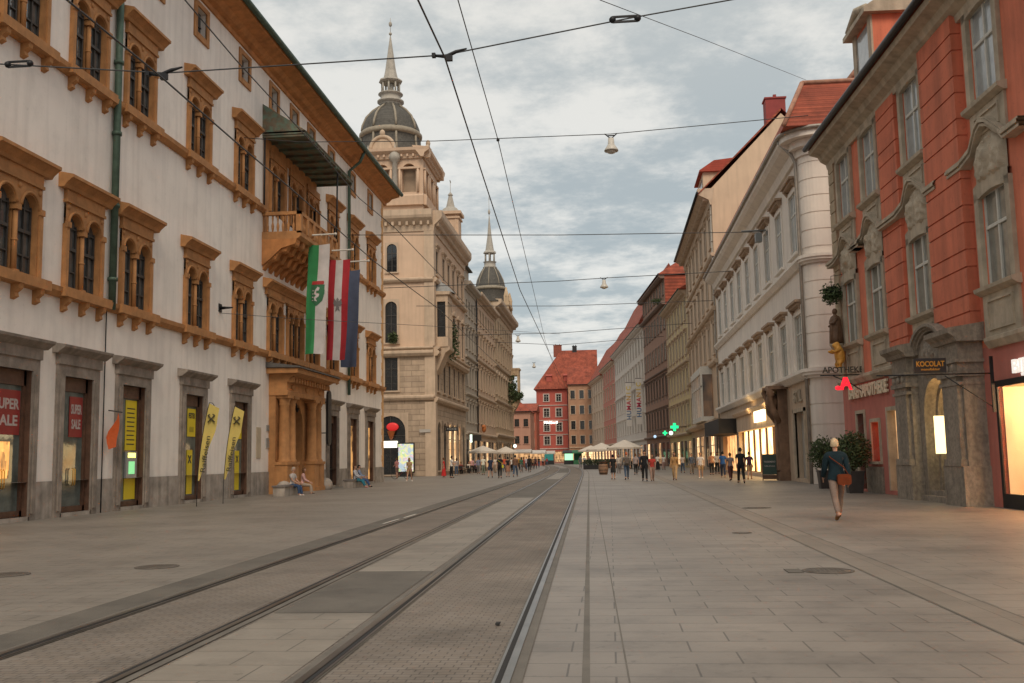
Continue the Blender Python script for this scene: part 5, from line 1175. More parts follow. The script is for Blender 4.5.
def turnb(t, p):
    b = MB()
    for q in (-.03, .03): b.box(-.14, .14, -.012, .012, q-.01, q+.01)
    for q in (-.14, .14): b.ball((q, 0, 0), .04, 8, 5)
    b.build('turnbuckle', iron, t, tuple(Vector(p)-t.location))
def ext(a, b_, X_):
    t = (X_-a.x)/(b_.x-a.x); return a+(b_-a)*t
G1 = 'tram contact wires along the street'
def along(lst, z): return [gnd(x, y, z) for x, y in lst]
A = along([(418, 0), (445, 58), (480, 167), (520, 290), (555, 365), (572, 400)], 5.75)
wA = wire('contact_wire', 'thickest overhead tram wire, running from the top centre down the middle of the street', [A[0]+(A[0]-A[1])*1.0]+A, .010, G1)
B_ = along([(458, 0), (498, 140), (524, 250), (545, 340), (560, 385)], 7.0)
wB = wire('carrier_wire', 'thin wire right of the thickest tram wire, running down the street', [B_[0]+(B_[0]-B_[1])*.5]+B_, .008, G1)
C_ = along([(67, 0), (160, 76), (242, 147.5), (289, 187), (375, 262), (440, 310), (500, 367)], 5.6)
wC = wire('contact_wire', 'lower of the two slanting tram wires crossing the white palace front', [C_[0]+(C_[0]-C_[1])*.6]+C_, .010, G1)
D_ = along([(185, 0), (236, 60), (314, 145), (359, 198), (396, 229), (440, 275), (500, 345)], 6.6)
wD = wire('carrier_wire', 'upper of the two slanting tram wires crossing the white palace front', [D_[0]+(D_[0]-D_[1])*.5]+D_, .008, G1)
G2 = 'cross wires spanning the street between the houses'
def span(label, Y, pts, r=.012, x0=-17.0, x1=None, grp=G2):
    P = [at(x, y, Y) for x, y in pts]
    L_ = [ext(P[0], P[1], x0)] if x0 is not None else []
    R_ = [ext(P[-2], P[-1], x1)] if x1 is not None else []
    return wire('span_wire', label, L_+P+R_, r, grp), P
w1, P1 = span('nearest cross wire, with dark clamps and a turnbuckle, across the top of the view', 10.8, [(0, 64), (165, 73), (290, 65), (445, 55), (625, 19), (730, 0)], .008, -17.0, 10.9)
clampm(w1, P1[1], .5); clampm(w1, at(450, 54.6, 10.8), .46); turnb(w1, P1[4]); turnb(w1, at(19, 64, 10.8))
w2, P2 = span('cross wire carrying the nearest street lamp', 45, [(157, 131), (300, 142), (435, 141), (611, 134), (760, 120)], .018, -17.0, 9.4)
b = MB(); b.ball((0, 0, 0), .08, 6, 5); b.build('clamp', iron, w2, tuple(at(498, 140, 45)-w2.location))
w3, P3 = span('cross wire passing below the eaves of the white house on the right', 64, [(400, 235), (560, 235), (690, 233), (755, 232)], .025, -17.0, 10.3)
w4, P4 = span('cross wire carrying the second nearest street lamp', 75, [(510, 283), (560, 281), (605, 278), (660, 275)], .025, -17.0, 9.4)
w5, P5 = span('cross wire just below the second nearest lamp', 88, [(485, 306), (560, 306), (645, 303)], .025, -17.0, 9.4)
w6, P6 = span('cross wire further away, carrying a small lamp on the left', 110, [(515, 334), (560, 333), (600, 330)], .03, -17.0, 9.4)
w7, P7 = span('lowest cross wire, far down the street', 150, [(515, 343), (560, 345), (620, 340)], .035, -17.0, 8.5)
w8 = wire('stay_wire', 'thin slanting stay wire running towards the roof of the orange house', [at(600, 0, 18), at(700, 38, 26), at(806, 80, 42)], .008)
w9 = wire('stay_wire', 'thin stay wire fixed to the white palace wall at first-floor height', [at(220, 313, 42.6), at(300, 319, 44), at(430, 326, 55), at(560, 334, 88)], .012)
b = MB(); b.tube([(-1.6, 0, 0), (.0, 0, .0)], .05, 8); b.tube([(-.5, 0, .0), (-.5, 0, -.5)], .03, 6); b.box(-.75, -.35, -.25, .25, -.75, -.2); b.box(-.05, .05, -.12, .12, -.25, .25)
p = at(760, 232, 64); tag(b.build('insulator_bracket', mat('grey_fitting', (.22, .23, .23), .5), None, (10.4, 64, p.z+.1)), 'grey insulator fitting fixed to the white house wall at upper window height', 'wire fitting')
lampw = mat('lamp_enamel', (.55, .52, .46), .4, .08, 4, .05)
def street_lamp(px, py, Y, label, s=1.0):
    t = thing('street_lamp', label, 'street lamp', tuple(at(px, py, Y)), 0, 'lamps hung over the middle of the street'); b = MB()
    b.lathe([(0, .1*s), (.14*s, .08*s), (.16*s, -.2*s), (.2*s, -.28*s), (.34*s, -.5*s), (.34*s, -.56*s), (.0, -.5*s)], (0, 0), 18); b.build('housing', lampw, t)
    b = MB(); b.ball((0, 0, -.56*s), (.24*s, .24*s, .13*s), 14, 8); b.build('globe', mat('lamp_glass', (.6, .58, .52), .2, .05, 4, 0), t)
    b = MB(); b.tube([(-.3*s, 0, .32*s), (-.1*s, 0, .14*s), (0, 0, .1*s), (.1*s, 0, .14*s), (.3*s, 0, .32*s)], .025*s, 6); b.tube([(-.2*s, 0, .22*s), (.2*s, 0, .22*s)], .03*s, 6); b.build('hanger', iron, t)
street_lamp(611, 140, 45, 'nearest pale bell-shaped street lamp hanging above the street', .95)
street_lamp(604, 281, 75, 'second nearest hanging street lamp, right of centre', .9)
street_lamp(518, 337, 110, 'small hanging street lamp beside the far ochre corner house', .9)
street_lamp(534, 364, 150, 'small hanging street lamp below the far cross wires, left of centre', .9)
# ------------------------------------------------------------------ flags
def flag(Y, x0, x1, zt, zb, cols, label, lean=-.15, seed=0, emblem=None):
    t = thing('flag', label, 'flag', (-17.1, Y, zt+.45), 0, 'long flags hung from poles on the white palace')
    b = MB(); b.tube([(0, 0, 0), (3.15, 0, .05)], .045, 8); b.ball((3.2, 0, .05), .08, 8, 6); b.build('pole', lampw, t)
    b = MB()
    for q in (x0+.05, x1-.05): b = MB(); b.tube([(q+17.1, 0, 0.02), (q+17.1, 0, -.45)], .008, 4); b.build('cord', lampw, t)
    n = 30; k = len(cols)
    W_ = x1-x0
    def P(u, v): 
        return Vector((x0+17.1+u*W_*(1-.12*v)+lean*v, .10*math.sin(u*7+seed+v*2)*(.3+v)+.06*math.sin(v*9+seed), -.45-(zt-zb)*v-.06*math.sin(u*PI)*(1-v)))
    b = MB(); ms = []
    for s_ in range(k):
        b.cur = s_; sub = 5; vs = []
        for j in range(n+1):
            for i in range(sub+1): vs.append(P((s_+i/sub)/k, j/n))
        b.add(vs, [(j*(sub+1)+i, j*(sub+1)+i+1, (j+1)*(sub+1)+i+1, (j+1)*(sub+1)+i) for j in range(n) for i in range(sub)], True)
    b.build('cloth', [mat(c[0], c[1], .85, .12, 2, .15, 60) for c in cols], t)
    if emblem: emblem(t, P)
    return t
fw = ('flag_white', (.50, .47, .46)); 
def overlay(P, pts, name, m, t, off):
    def inside(u, v):
        c = False; n = len(pts)
        for i in range(n):
            (a, b_), (c_, d_) = pts[i], pts[i-1]
            if (b_ > v) != (d_ > v) and u < (c_-a)*(v-b_)/(d_-b_)+a: c = not c
        return c
    b = MB(); du, dv = .016, .0032
    for i in range(62):
        for j in range(int(.33/dv), int(.59/dv)):
            u, v = i*du, j*dv
            if inside(u+du/2, v+dv/2): b.add([P(u, v)+Vector((0, off, 0)), P(u+du, v)+Vector((0, off, 0)), P(u+du, v+dv)+Vector((0, off, 0)), P(u, v+dv)+Vector((0, off, 0))], [(0, 1, 2, 3)])
    b.build(name, m, t)
def em1(t, P):
    def mk(pts, name, m, off=-.03):
        overlay(P, pts, name, m, t, off*.6)
    mk([(.22, .37), (.86, .37), (.88, .45), (.80, .52), (.54, .57), (.28, .52), (.2, .45)], 'shield', mat('shield_green', (.03, .13, .06), .8))
    mk([(.26, .335), (.82, .335), (.84, .368), (.24, .368)], 'crown', mat('crown_red', (.35, .03, .03), .8), -.04)
    z = MATS['flag_white'] if 'flag_white' in MATS else mat('flag_white', (.5, .47, .46))
    mk([(.56, .39), (.66, .40), (.62, .425), (.50, .43), (.52, .45), (.66, .455), (.64, .48), (.50, .50), (.58, .525), (.46, .52), (.40, .49), (.50, .47), (.40, .455), (.44, .42)], 'heraldic_beast', z, -.05)
    for i in range(4): mk([(.30, .42+i*.03), (.42, .425+i*.03), (.30, .43+i*.03)], 'heraldic_beast', z, -.05)
def em2(t, P):
    b = MB(); pts = [(.5, .38), (.56, .40), (.54, .42), (.66, .39), (.70, .44), (.62, .47), (.56, .46), (.60, .52), (.5, .50), (.40, .52), (.44, .46), (.38, .47), (.30, .44), (.34, .39), (.46, .42), (.44, .40)]
    overlay(P, pts, 'eagle_emblem', mat('eagle_grey', (.16, .15, .15), .8), t, -.02)
flag(50, -15.35, -14.2, 12.85, 7.1, [('flag_green', (.03, .22, .075)), fw], 'green and white flag with a green shield emblem on the white palace', -.18, 0, em1)
flag(53.5, -15.25, -14.05, 12.75, 7.1, [('flag_red', (.36, .02, .03)), fw, ('flag_red', (.36, .02, .03))], 'red, white and red flag with a grey eagle emblem on the white palace', -.1, 1.5, em2)
flag(57.2, -15.45, -14.4, 12.85, 7.05, [('flag_blue', (.07, .09, .15))], 'dark blue flag, farthest of the three on the white palace', -.08, 3)
# ------------------------------------------------------------------ feather banners
yb = mat('banner_yellow', (.58, .46, .13), .8, .08, 3, .1, 40)
def feather(px, py, tilt, label):
    p = gnd(px, py); t = thing('feather_banner', label, 'banner', tuple(p), R(2), 'yellow feather banners outside the bank'); Hh = 3.85
    pole = []
    for i in range(13):
        v = i/12; pole.append(Vector((tilt*v**2.2, 0, Hh*v)))
    b = MB(); b.tube(pole+[pole[-1]+Vector((.12, 0, -.02)), pole[-1]+Vector((.2, 0, -.14))], .014, 6); b.build('pole', darkm, t)
    b = MB(); n = 14; vs = []
    for i in range(n+1):
        v = .25+.75*i/n; e = Vector((tilt*v**2.2, 0, Hh*v)); wd = .06+.40*min(1, (v-.25)/.5) if v < .93 else .46*math.sqrt(max(0, 1-((v-.93)/.07)**2))
        vs += [e, e+Vector((wd, .05*math.sin(i*.9), -.03))]
    b.add(vs, [(2*i, 2*i+1, 2*i+3, 2*i+2) for i in range(n)], True); b.build('cloth', yb, t)
    dk = mat('banner_print', (.07, .06, .03), .7)
    v = .5; e = Vector((tilt*v**2.2, 0, Hh*v)); o = lettering('Raiffeisen', .26, dk, t, (e.x+.22, -.07, e.z), 0, .004, .002, width=1.35); o.rotation_euler = (0, PI/2-R(8), PI); o.location = (e.x+.24, -.075, e.z)
    v = .84; e = Vector((tilt*v**2.2, 0, Hh*v)); b = MB()
    for a in (1, -1): b.tube([(e.x+.24-.13, -.07, e.z-.13*a), (e.x+.24+.13, -.07, e.z+.13*a)], .025, 5)
    for a in (1, -1): b.tube([(e.x+.24+.13*a, -.07, e.z+.13), (e.x+.24+.05*a, -.07, e.z+.17)], .02, 5)
    b.build('crossed_gable_mark', dk, t)
feather(196.5, 506.5, .42, 'left one of two yellow feather banners standing on the pavement')
feather(223, 503.5, .42, 'right one of two yellow feather banners standing on the pavement')
# ------------------------------------------------------------------ benches
def bench(X_, Y_, L_, label):
    t = thing('stone_bench', label, 'bench', (X_, Y_, 0), R(-90)); b = MB(); b.box(-L_/2, L_/2, -.28, .28, 0, .42); b.build('block', plinth_m, t)
    b = MB(); b.box(-L_/2-.05, L_/2+.05, -.33, .33, .42, .5); b.build('seat', mat('bench_slab', (.16, .14, .13), .7, .2, 3, .2), t); return t
b1_ = gnd(266, 497); bench(-15.4, 46.9, 2.2, 'stone bench at the wall left of the ochre portal'); bench(-15.4, 59.6, 2.6, 'stone bench at the wall right of the ochre portal')
# ------------------------------------------------------------------ planters by the pharmacy
def planter(px, py, s, label, seed):
    p = gnd(px, py); t = thing('potted_shrub', label, 'plant', tuple(p)); b = MB()
    b.add([(-.26*s, -.26*s, 0), (.26*s, -.26*s, 0), (.26*s, .26*s, 0), (-.26*s, .26*s, 0), (-.33*s, -.33*s, .8*s), (.33*s, -.33*s, .8*s), (.33*s, .33*s, .8*s), (-.33*s, .33*s, .8*s)], [(0, 3, 2, 1), (0, 1, 5, 4), (1, 2, 6, 5), (2, 3, 7, 6), (3, 0, 4, 7)])
    b.box(-.35*s, .35*s, -.35*s, .35*s, .78*s, .84*s); b.build('planter', mat('dark_planter', (.035, .03, .028), .5, .2, 4), t)
    rr = random.Random(seed); b = MB()
    for i in range(9): a = rr.random()*6.3; b.tube([(0, 0, .8*s), (.25*s*math.cos(a), .25*s*math.sin(a), 1.3*s), (.5*s*math.cos(a), .5*s*math.sin(a), (1.7+.4*rr.random())*s)], [.025*s, .018*s, .008*s], 5)
    b.build('stems', wood_b, t)
    leafmesh(2600, .78*s, .085*s, seed, (.9, .9, .95)).build('foliage', leaf_m, t, (0, 0, 1.62*s)); return t
planter(855, 493, 1.0, 'larger bushy shrub in a dark tapered planter beside the grey-green door', 3)
planter(826, 488.5, .95, 'smaller bushy shrub in a dark planter, partly behind the walking man', 9)
# ------------------------------------------------------------------ shop board, awning things
p = gnd(770.5, 480.5); t = thing('shop_board', 'dark green standing board with pale writing outside the golden lit shop', 'sign', tuple(p), R(170))
b = MB(); b.box(-.42, .42, -.03, .03, .35, 1.55); b.build('board', mat('board_green', (.02, .045, .035), .5), t); b = MB(); b.box(-.45, -.4, -.05, .05, 0, 1.6); b.box(.4, .45, -.05, .05, 0, 1.6); b.box(-.4, .4, -.02, .02, .08, .33); b.build('frame', wood_b, t)
lettering('TAGESMENÜ', .13, MATS['poster_white'], t, (0, .035, 1.1), 0, .004, .002, width=.65); lettering('Kaffee & Kuchen', .1, MATS['poster_white'], t, (0, .035, .85), 0, .004, .001, width=.6)
# pharmacy cross and neighbours
grn = glow('green_cross_glow', (.01, .62, .20), 1.5, (.02, .3, .1))
def cross(X_, Y_, z, s, label):
    t = thing('pharmacy_cross', label, 'sign', (X_, Y_, z)); b = MB(); a = s*.5; c = s*.17
    b.plate([(-c, -a), (c, -a), (c, -c), (a, -c), (a, c), (c, c), (c, a), (-c, a), (-c, c), (-a, c), (-a, -c), (-c, -c)], -.1, .1); b.build('cross', grn, t)
    b = MB(); b.tube([(0, 0, 0), (1.5, 0, 0)], .04, 6); b.build('arm', iron, t)
p = at(674.5, 427, 128); cross(p.x, 128, p.z, 1.0, 'bright green lit pharmacy cross sticking out over the street on the right')
p = at(665, 433, 146); cross(p.x, 146, p.z, .65, 'smaller green lit cross left of the bright pharmacy cross')
def ball_lamp(px, py, Y, r, m, label, cat='lamp'):
    p = at(px, py, Y); t = thing('globe_sign', label, cat, tuple(p)); b = MB(); b.ball((0, 0, 0), (r, r*.5, r), 14, 9); b.build('globe', m, t); b = MB(); s = 1 if p.x > -5 else -1; b.tube([(0, 0, r), (s*1.1, 0, r+.1)], .03, 5); b.build('arm', iron, t)
ball_lamp(671, 433, 135, .27, glow('white_globe', (.8, 1, .85), 1.3), 'round white lit sign beside the green pharmacy cross')
ball_lamp(655, 436.5, 150, .22, glow('blue_globe', (.45, .65, .9), .7), 'small pale blue lit sign left of the green crosses')
ball_lamp(515, 446, 150, .26, glow('white_globe', (.8, 1, .85), 1.3), 'round white lit sign above the cafe tables on the left')
p = at(473, 438, 118); t = thing('hanging_sign', 'dark hanging sign with a bright left edge above the cafe on the left', 'sign', (p.x, 118, p.z)); b = MB(); b.box(-.1, 1.0, -.07, .07, -.35, .35); b.build('board', MATS['black_board'], t); b = MB(); b.box(-.35, -.1, -.07, .07, -.5, .4); b.build('lit_edge', glow('white_globe', (.8, 1, .85), 1.3), t)
# ------------------------------------------------------------------ signs on the corner of the orange house
grp = OR.matrix_world
def corner_thing(name, label, cat, Y, y, z):
    t = thing(name, label, cat); bpy.context.view_layer.update(); t.matrix_world = OR.matrix_world @ Matrix.Translation((X(Y), y, z)); return t
t = corner_thing('hanging_basket', 'trailing green plant basket hanging at the corner of the orange house', 'plant', 43, .5, 8.35)
leafmesh(800, .42, .1, 12, (1, 1, .8), .35).build('foliage', leaf_m, t, (0, 0, .05)); b = MB(); b.lathe([(.0, -.3), (.2, -.25), (.3, 0)], (0, 0), 10); b.tube([(0, 0, -.2), (0, 0, .65), (0, -.8, .75)], .015, 5); b.build('basket', iron, t)
t = corner_thing('corner_statue', 'brown robed statue on a console below the hanging plant at the orange corner', 'statue', 43, .42, 6.1)
b = MB(); b.lathe([(.0, 0), (.34, .05), (.3, .35), (.26, .8), (.3, 1.15), (.22, 1.35), (.09, 1.45), (.08, 1.5)], (0, 0), 12); b.ball((0, 0, 1.63), (.12, .13, .16), 10, 8); b.tube([(-.28, 0, 1.25), (-.34, .18, 1.0), (-.08, .3, 1.05)], [.09, .07, .05], 7); b.tube([(.28, 0, 1.25), (.34, .15, .95), (.1, .3, .9)], [.09, .07, .05], 7)
for i in range(6): a = i*1.05; b.tube([(.3*math.cos(a), .3*math.sin(a), .1), (.24*math.cos(a+.1), .24*math.sin(a+.1), 1.1)], .045, 5)
t.scale = (.85, .85, .85); b.build('figure', mat('brown_statue', (.14, .075, .04), .6, .3, 4, .3), t); b = MB(); b.lathe([(0, -.5), (.12, -.45), (.3, -.1), (.36, 0), (0, 0)], (0, 0), 10); b.box(-.12, .12, -.6, 0, -.3, -.1); b.build('console', trim_g, t)
# ------------------------------------------------------------------ figures
from collections import defaultdict
def skin_mesh(V, E_, name, sub=1):
    """V: {key:(pos, radius)}; E_: edges. one smooth continuous surface"""
    keys = list(V); idx = {k: i for i, k in enumerate(keys)}
    me = bpy.data.meshes.new(name); me.from_pydata([V[k][0] for k in keys], [(idx[a], idx[b]) for a, b in E_], [])
    ob = bpy.data.objects.new(name, me); COL.objects.link(ob)
    md = ob.modifiers.new('s', 'SKIN'); md.use_smooth_shade = True
    sv = me.skin_vertices[0].data
    for k, i in idx.items():
        r = V[k][1]; sv[i].radius = (r, r) if not isinstance(r, tuple) else r; sv[i].use_root = (k == 'pelvis')
    m2 = ob.modifiers.new('b', 'SUBSURF'); m2.levels = sub; m2.render_levels = sub
    dg = bpy.context.evaluated_depsgraph_get(); dg.update()
    out = bpy.data.meshes.new_from_object(ob.evaluated_get(dg)); bpy.data.objects.remove(ob)
    out.name = name; return out
def lerp(a, b, t): return tuple(a[i]+(b[i]-a[i])*t for i in range(3))
def figure(pose, fingers=False, female=False):
    """joints of a 1.75 m figure facing +y; returns body mesh and segment table for the clothes"""
    J = {}
    sit = pose.get('sit', False)
    hz = .47 if sit else pose.get('hip', .92)
    J['pelvis'] = (0, 0, hz); ln = pose.get('lean', .02)
    def sp(h, f): return (0, f+ln*h, hz+h)
    J['waist'] = sp(.16, 0); J['chest'] = sp(.34, .01); J['uchest'] = sp(.47, 0); J['neck'] = sp(.56, 0); J['nape'] = sp(.62, .005)
    J['head'] = sp(.70, .02)
    sw = .17 if female else .19
    for s, q in ((1, 'R'), (-1, 'L')):
        J['sh'+q] = (s*sw, ln*.46, hz+.49)
        el, fw_ = pose['arm'+q]          # upper-arm swing, elbow bend, degrees
        a = R(el); e = (s*(sw+.035), J['sh'+q][1]+.29*math.sin(a), J['sh'+q][2]-.28*math.cos(a)); J['el'+q] = e
        b = R(el+fw_); wx_ = s*(sw+.035-pose.get('in', 0)*.12); J['wr'+q] = (wx_, e[1]+.25*math.sin(b), e[2]-.25*math.cos(b))
        d = Vector((0, math.sin(b), -math.cos(b))); J['pa'+q] = tuple(Vector(J['wr'+q])+d*.09)
        J['_d'+q] = tuple(d)
        th, kn = pose['leg'+q]
        J['hp'+q] = (s*.09, 0, hz-.02); a = R(th); L1, L2 = .43, .42
        k = (s*.10, L1*math.sin(a), J['hp'+q][2]-L1*math.cos(a)); J['kn'+q] = k
        b = R(th-kn); an = (s*.10, k[1]+L2*math.sin(b), k[2]-L2*math.cos(b)); J['an'+q] = an
        ft = R(pose.get('foot'+q, 0)); J['hl'+q] = (an[0], an[1]-.035*math.cos(ft), an[2]-.045); J['to'+q] = (an[0]+s*.02, an[1]+.15*math.cos(ft), an[2]-.055-.15*math.sin(ft))
    V = {k: [v, .05] for k, v in J.items() if k[0] != '_'}
    rad = dict(pelvis=.125, waist=.115 if not female else .1, chest=.13, uchest=.115, neck=.055, nape=.05, head=.085)
    for q in 'RL': rad.update({'sh'+q: .062, 'el'+q: .042, 'wr'+q: .026, 'pa'+q: .034, 'hp'+q: .095, 'kn'+q: .057, 'an'+q: .038, 'hl'+q: .038, 'to'+q: .03})
    for k in V: V[k][1] = rad[k]
    E_ = [('pelvis', 'waist'), ('waist', 'chest'), ('chest', 'uchest'), ('uchest', 'neck'), ('neck', 'nape'), ('nape', 'head')]
    for q in 'RL':
        # calf and thigh get a belly so the limbs taper
        V['th'+q] = [lerp(J['hp'+q], J['kn'+q], .45), .078]; V['ca'+q] = [lerp(J['kn'+q], J['an'+q], .3), .055]; V['fo'+q] = [lerp(J['el'+q], J['wr'+q], .3), .04]
        E_ += [('uchest', 'sh'+q), ('sh'+q, 'el'+q), ('el'+q, 'fo'+q), ('fo'+q, 'wr'+q), ('wr'+q, 'pa'+q), ('pelvis', 'hp'+q), ('hp'+q, 'th'+q), ('th'+q, 'kn'+q), ('kn'+q, 'ca'+q), ('ca'+q, 'an'+q), ('an'+q, 'hl'+q), ('an'+q, 'to'+q)]
        s = 1 if q == 'R' else -1; d = Vector(J['_d'+q]); c = Vector((0, 1, 0)) if abs(d.y) < .7 else Vector((0, 0, 1)); c = (c-d*c.dot(d)).normalized()
        for i in range(4):
            o = (i-1.5)*.02; b0 = Vector(J['pa'+q])+c*o+d*.02; ln_ = (.07, .08, .075, .06)[i]; inw = Vector((-s*.012, 0, 0))
            V['f%d0%s' % (i, q)] = [tuple(b0), .0105]; V['f%d1%s' % (i, q)] = [tuple(b0+d*ln_*.5+inw), .0095]; V['f%d2%s' % (i, q)] = [tuple(b0+d*ln_+inw*2.5), .008]
            E_ += [('pa'+q, 'f%d0%s' % (i, q)), ('f%d0%s' % (i, q), 'f%d1%s' % (i, q)), ('f%d1%s' % (i, q), 'f%d2%s' % (i, q))]
        w_ = Vector(J['pa'+q])-d*.03+c*.03; V['t0'+q] = [tuple(w_), .014]; V['t1'+q] = [tuple(w_+c*.03+d*.03), .012]; E_ += [('pa'+q, 't0'+q), ('t0'+q, 't1'+q)]
    V = {k: (v[0], v[1]) for k, v in V.items()}
    me = skin_mesh(V, E_, 'person_body')
    # flatten the trunk front to back a little
    for v in me.vertices:
        x, y, z = v.co
        if hz-.1 < z < hz+.56 and abs(x) < .26 and not sit or (sit and hz+.08 < z < hz+.56 and abs(x) < .2 and abs(y-ln*(z-hz)) < .16):
            c = ln*(z-hz); v.co.y = c+(y-c)*.84; v.co.x = x*(1.12 if abs(x) < .2 else 1.0)
    segs = dict(torso=[('pelvis', 'waist', .13), ('waist', 'chest', .13), ('chest', 'uchest', .13), ('uchest', 'shR', .08), ('uchest', 'shL', .08)], hips=[('pelvis', 'hpR', .1), ('pelvis', 'hpL', .1)],
        uarm=[('shR', 'elR', .06), ('shL', 'elL', .06)], farm=[('elR', 'wrR', .04), ('elL', 'wrL', .04)], hand=[('wrR', 'paR', .04), ('wrL', 'paL', .04)],
        thigh=[('hpR', 'knR', .08), ('hpL', 'knL', .08)], shin=[('knR', 'anR', .05), ('knL', 'anL', .05)], foot=[('anR', 'toR', .04), ('anL', 'toL', .04), ('anR', 'hlR', .04), ('anL', 'hlL', .04)], neck=[('neck', 'head', .06)])
    for q in 'RL':
        for i in range(4): segs['hand'].append(('paR' if q == 'R' else 'paL', None, .04))
    region = []
    for v in me.vertices:
        best = (9, None, 0)
        for rg, L_ in segs.items():
            for a, b, r in L_:
                A_ = Vector(J[a]); B2 = Vector(J[b]) if b else A_+Vector(J['_d'+a[-1]])*.1; d = B2-A_; t = max(0, min(1, (v.co-A_).dot(d)/d.length_squared)); ds = (v.co-(A_+d*t)).length-r
                if ds < best[0]: best = (ds, rg, t)
        region.append(best[1:])
    return me, J, region
def shell(me, region, want, off, name, hem=None):
    b = MB(); mp = {}; 
    ok = [(r[0] in want and (not hem or hem(r, me.vertices[i].co))) for i, r in enumerate(region)]
    for p in me.polygons:
        if all(ok[i] for i in p.vertices):
            for i in p.vertices:
                if i not in mp: mp[i] = len(b.v); b.v.append(tuple(me.vertices[i].co+me.vertices[i].normal*off))
            b.f.append(tuple(mp[i] for i in p.vertices)); b.mi.append(0); b.sm.append(True)
    return b
def head_mesh(c):
    """skull, jaw, nose, ears, eyes, lips as one mesh (local to the head centre)"""
    b = MB(); n, k = 18, 14; vs = []
    for i in range(k+1):
        th = PI*i/k
        for j in range(n):
            a = 2*PI*j/n; x = math.sin(th)*math.cos(a); y = math.sin(th)*math.sin(a); z = math.cos(th)
            rx, ry, rz = .076, .094, .118
            if z < 0: rx *= 1+.28*z; ry *= 1+.12*z*(1 if y < 0 else .6)
            px, py, pz = x*rx, y*ry, z*rz
            if y > .6 and -.3 < z < .15: py += .006*(y-.6)
            vs.append((c[0]+px, c[1]+py, c[2]+pz))
    b.add(vs, [(i*n+j, (i+1)*n+j, (i+1)*n+(j+1) % n, i*n+(j+1) % n) for i in range(k) for j in range(n)], True)
    b.add([(c[0]-.012, c[1]+.09, c[2]-.03), (c[0]+.012, c[1]+.09, c[2]-.03), (c[0], c[1]+.118, c[2]-.026), (c[0], c[1]+.092, c[2]+.02), (c[0], c[1]+.09, c[2]-.036)], [(0, 2, 3), (2, 1, 3), (0, 4, 2), (4, 1, 2)], True)
    for s in (-1, 1): b.ball((c[0]+s*.077, c[1]-.005, c[2]-.01), (.012, .02, .03), 8, 6)
    b.cur = 1
    for s in (-1, 1): b.ball((c[0]+s*.03, c[1]+.083, c[2]+.005), (.012, .008, .008), 8, 6)
    b.cur = 2
    b.ball((c[0], c[1]+.082, c[2]-.058), (.022, .01, .007), 8, 5)
    return b
def hair_mesh(c, style):
    b = MB(); n, k = 20, 14; vs = []; fs = []
    for i in range(k+1):
        th = PI*i/k
        for j in range(n):
            a = 2*PI*j/n; x = math.sin(th)*math.cos(a); y = math.sin(th)*math.sin(a); z = math.cos(th)
            f = .016+.006*math.sin(j*3+i*2)
            lon = 1.0
            if style == 'long' and z < -.1 and y < .35: lon = 1+1.5*(-.1-z)
            vs.append((c[0]+x*(.076+f)*(1 if z > -.2 or style != 'long' else 1.1), c[1]+y*(.094+f)-.004, c[2]+z*(.118+f)*lon))
    def keep(i, j):
        th = PI*(i+.5)/k; a = 2*PI*(j+.5)/n; y = math.sin(th)*math.sin(a); z = math.cos(th)
        if style == 'long': return z > .35 or y < .30
        if style == 'bun': return z > .3 or (y < .25 and z > -.55)
        return z > .42 or (y < .12 and z > -.42)
    for i in range(k):
        for j in range(n):
            if keep(i, j): fs.append((i*n+j, (i+1)*n+j, (i+1)*n+(j+1) % n, i*n+(j+1) % n))
    b.add(vs, fs, True)
    rr = random.Random(5)
    for _ in range(260):
        i = rr.randrange(1, k-1); j = rr.randrange(n)
        if keep(i, j):
            p = Vector(vs[i*n+j]); nn = (p-Vector(c)).normalized(); d = (Vector((rr.gauss(0, .5), rr.gauss(0, .5), -1))-nn*nn.z*-.6).normalized(); q = nn.cross(d).normalized()*.006
            p = p+nn*.002; b.add([p-q, p+q, p+d*rr.uniform(.02, .045)+nn*rr.uniform(.004, .014)], [(0, 1, 2)])
    if style == 'bun': b.ball((c[0], c[1]-.10, c[2]+.06), .05, 10, 7)
    return b
skin_c = mat('skin', (.45, .25, .17), .6, .08, 6, .05, 40); skin_c2 = mat('skin_pale', (.52, .32, .24), .6, .08, 6, .05, 40)
eye_c = mat('eyes', (.03, .02, .02), .3); lip_c = mat('lips', (.35, .12, .10), .5)
POSES = dict(
    walkA=dict(armR=(-18, 12), armL=(20, 22), legR=(24, 6), legL=(-16, 18), footL=25, hip=.905),
    walkB=dict(armR=(16, 20), armL=(-16, 10), legR=(-12, 22), legL=(18, 5), footR=25, hip=.91),
    stand=dict(armR=(2, 10), armL=(-2, 12), legR=(3, 2), legL=(-3, 2), hip=.935),
    hold=dict(armR=(10, 85), armL=(8, 70), legR=(4, 3), legL=(-4, 3), hip=.93, **{'in': 1}),
    sit=dict(sit=True, armR=(22, 40), armL=(18, 45), legR=(86, 80), legL=(82, 70), lean=.08, **{'in': .6}),
    sit2=dict(sit=True, armR=(30, 30), armL=(25, 50), legR=(82, 50), legL=(85, 62), lean=-.12, **{'in': .5}))
CACHE = {}
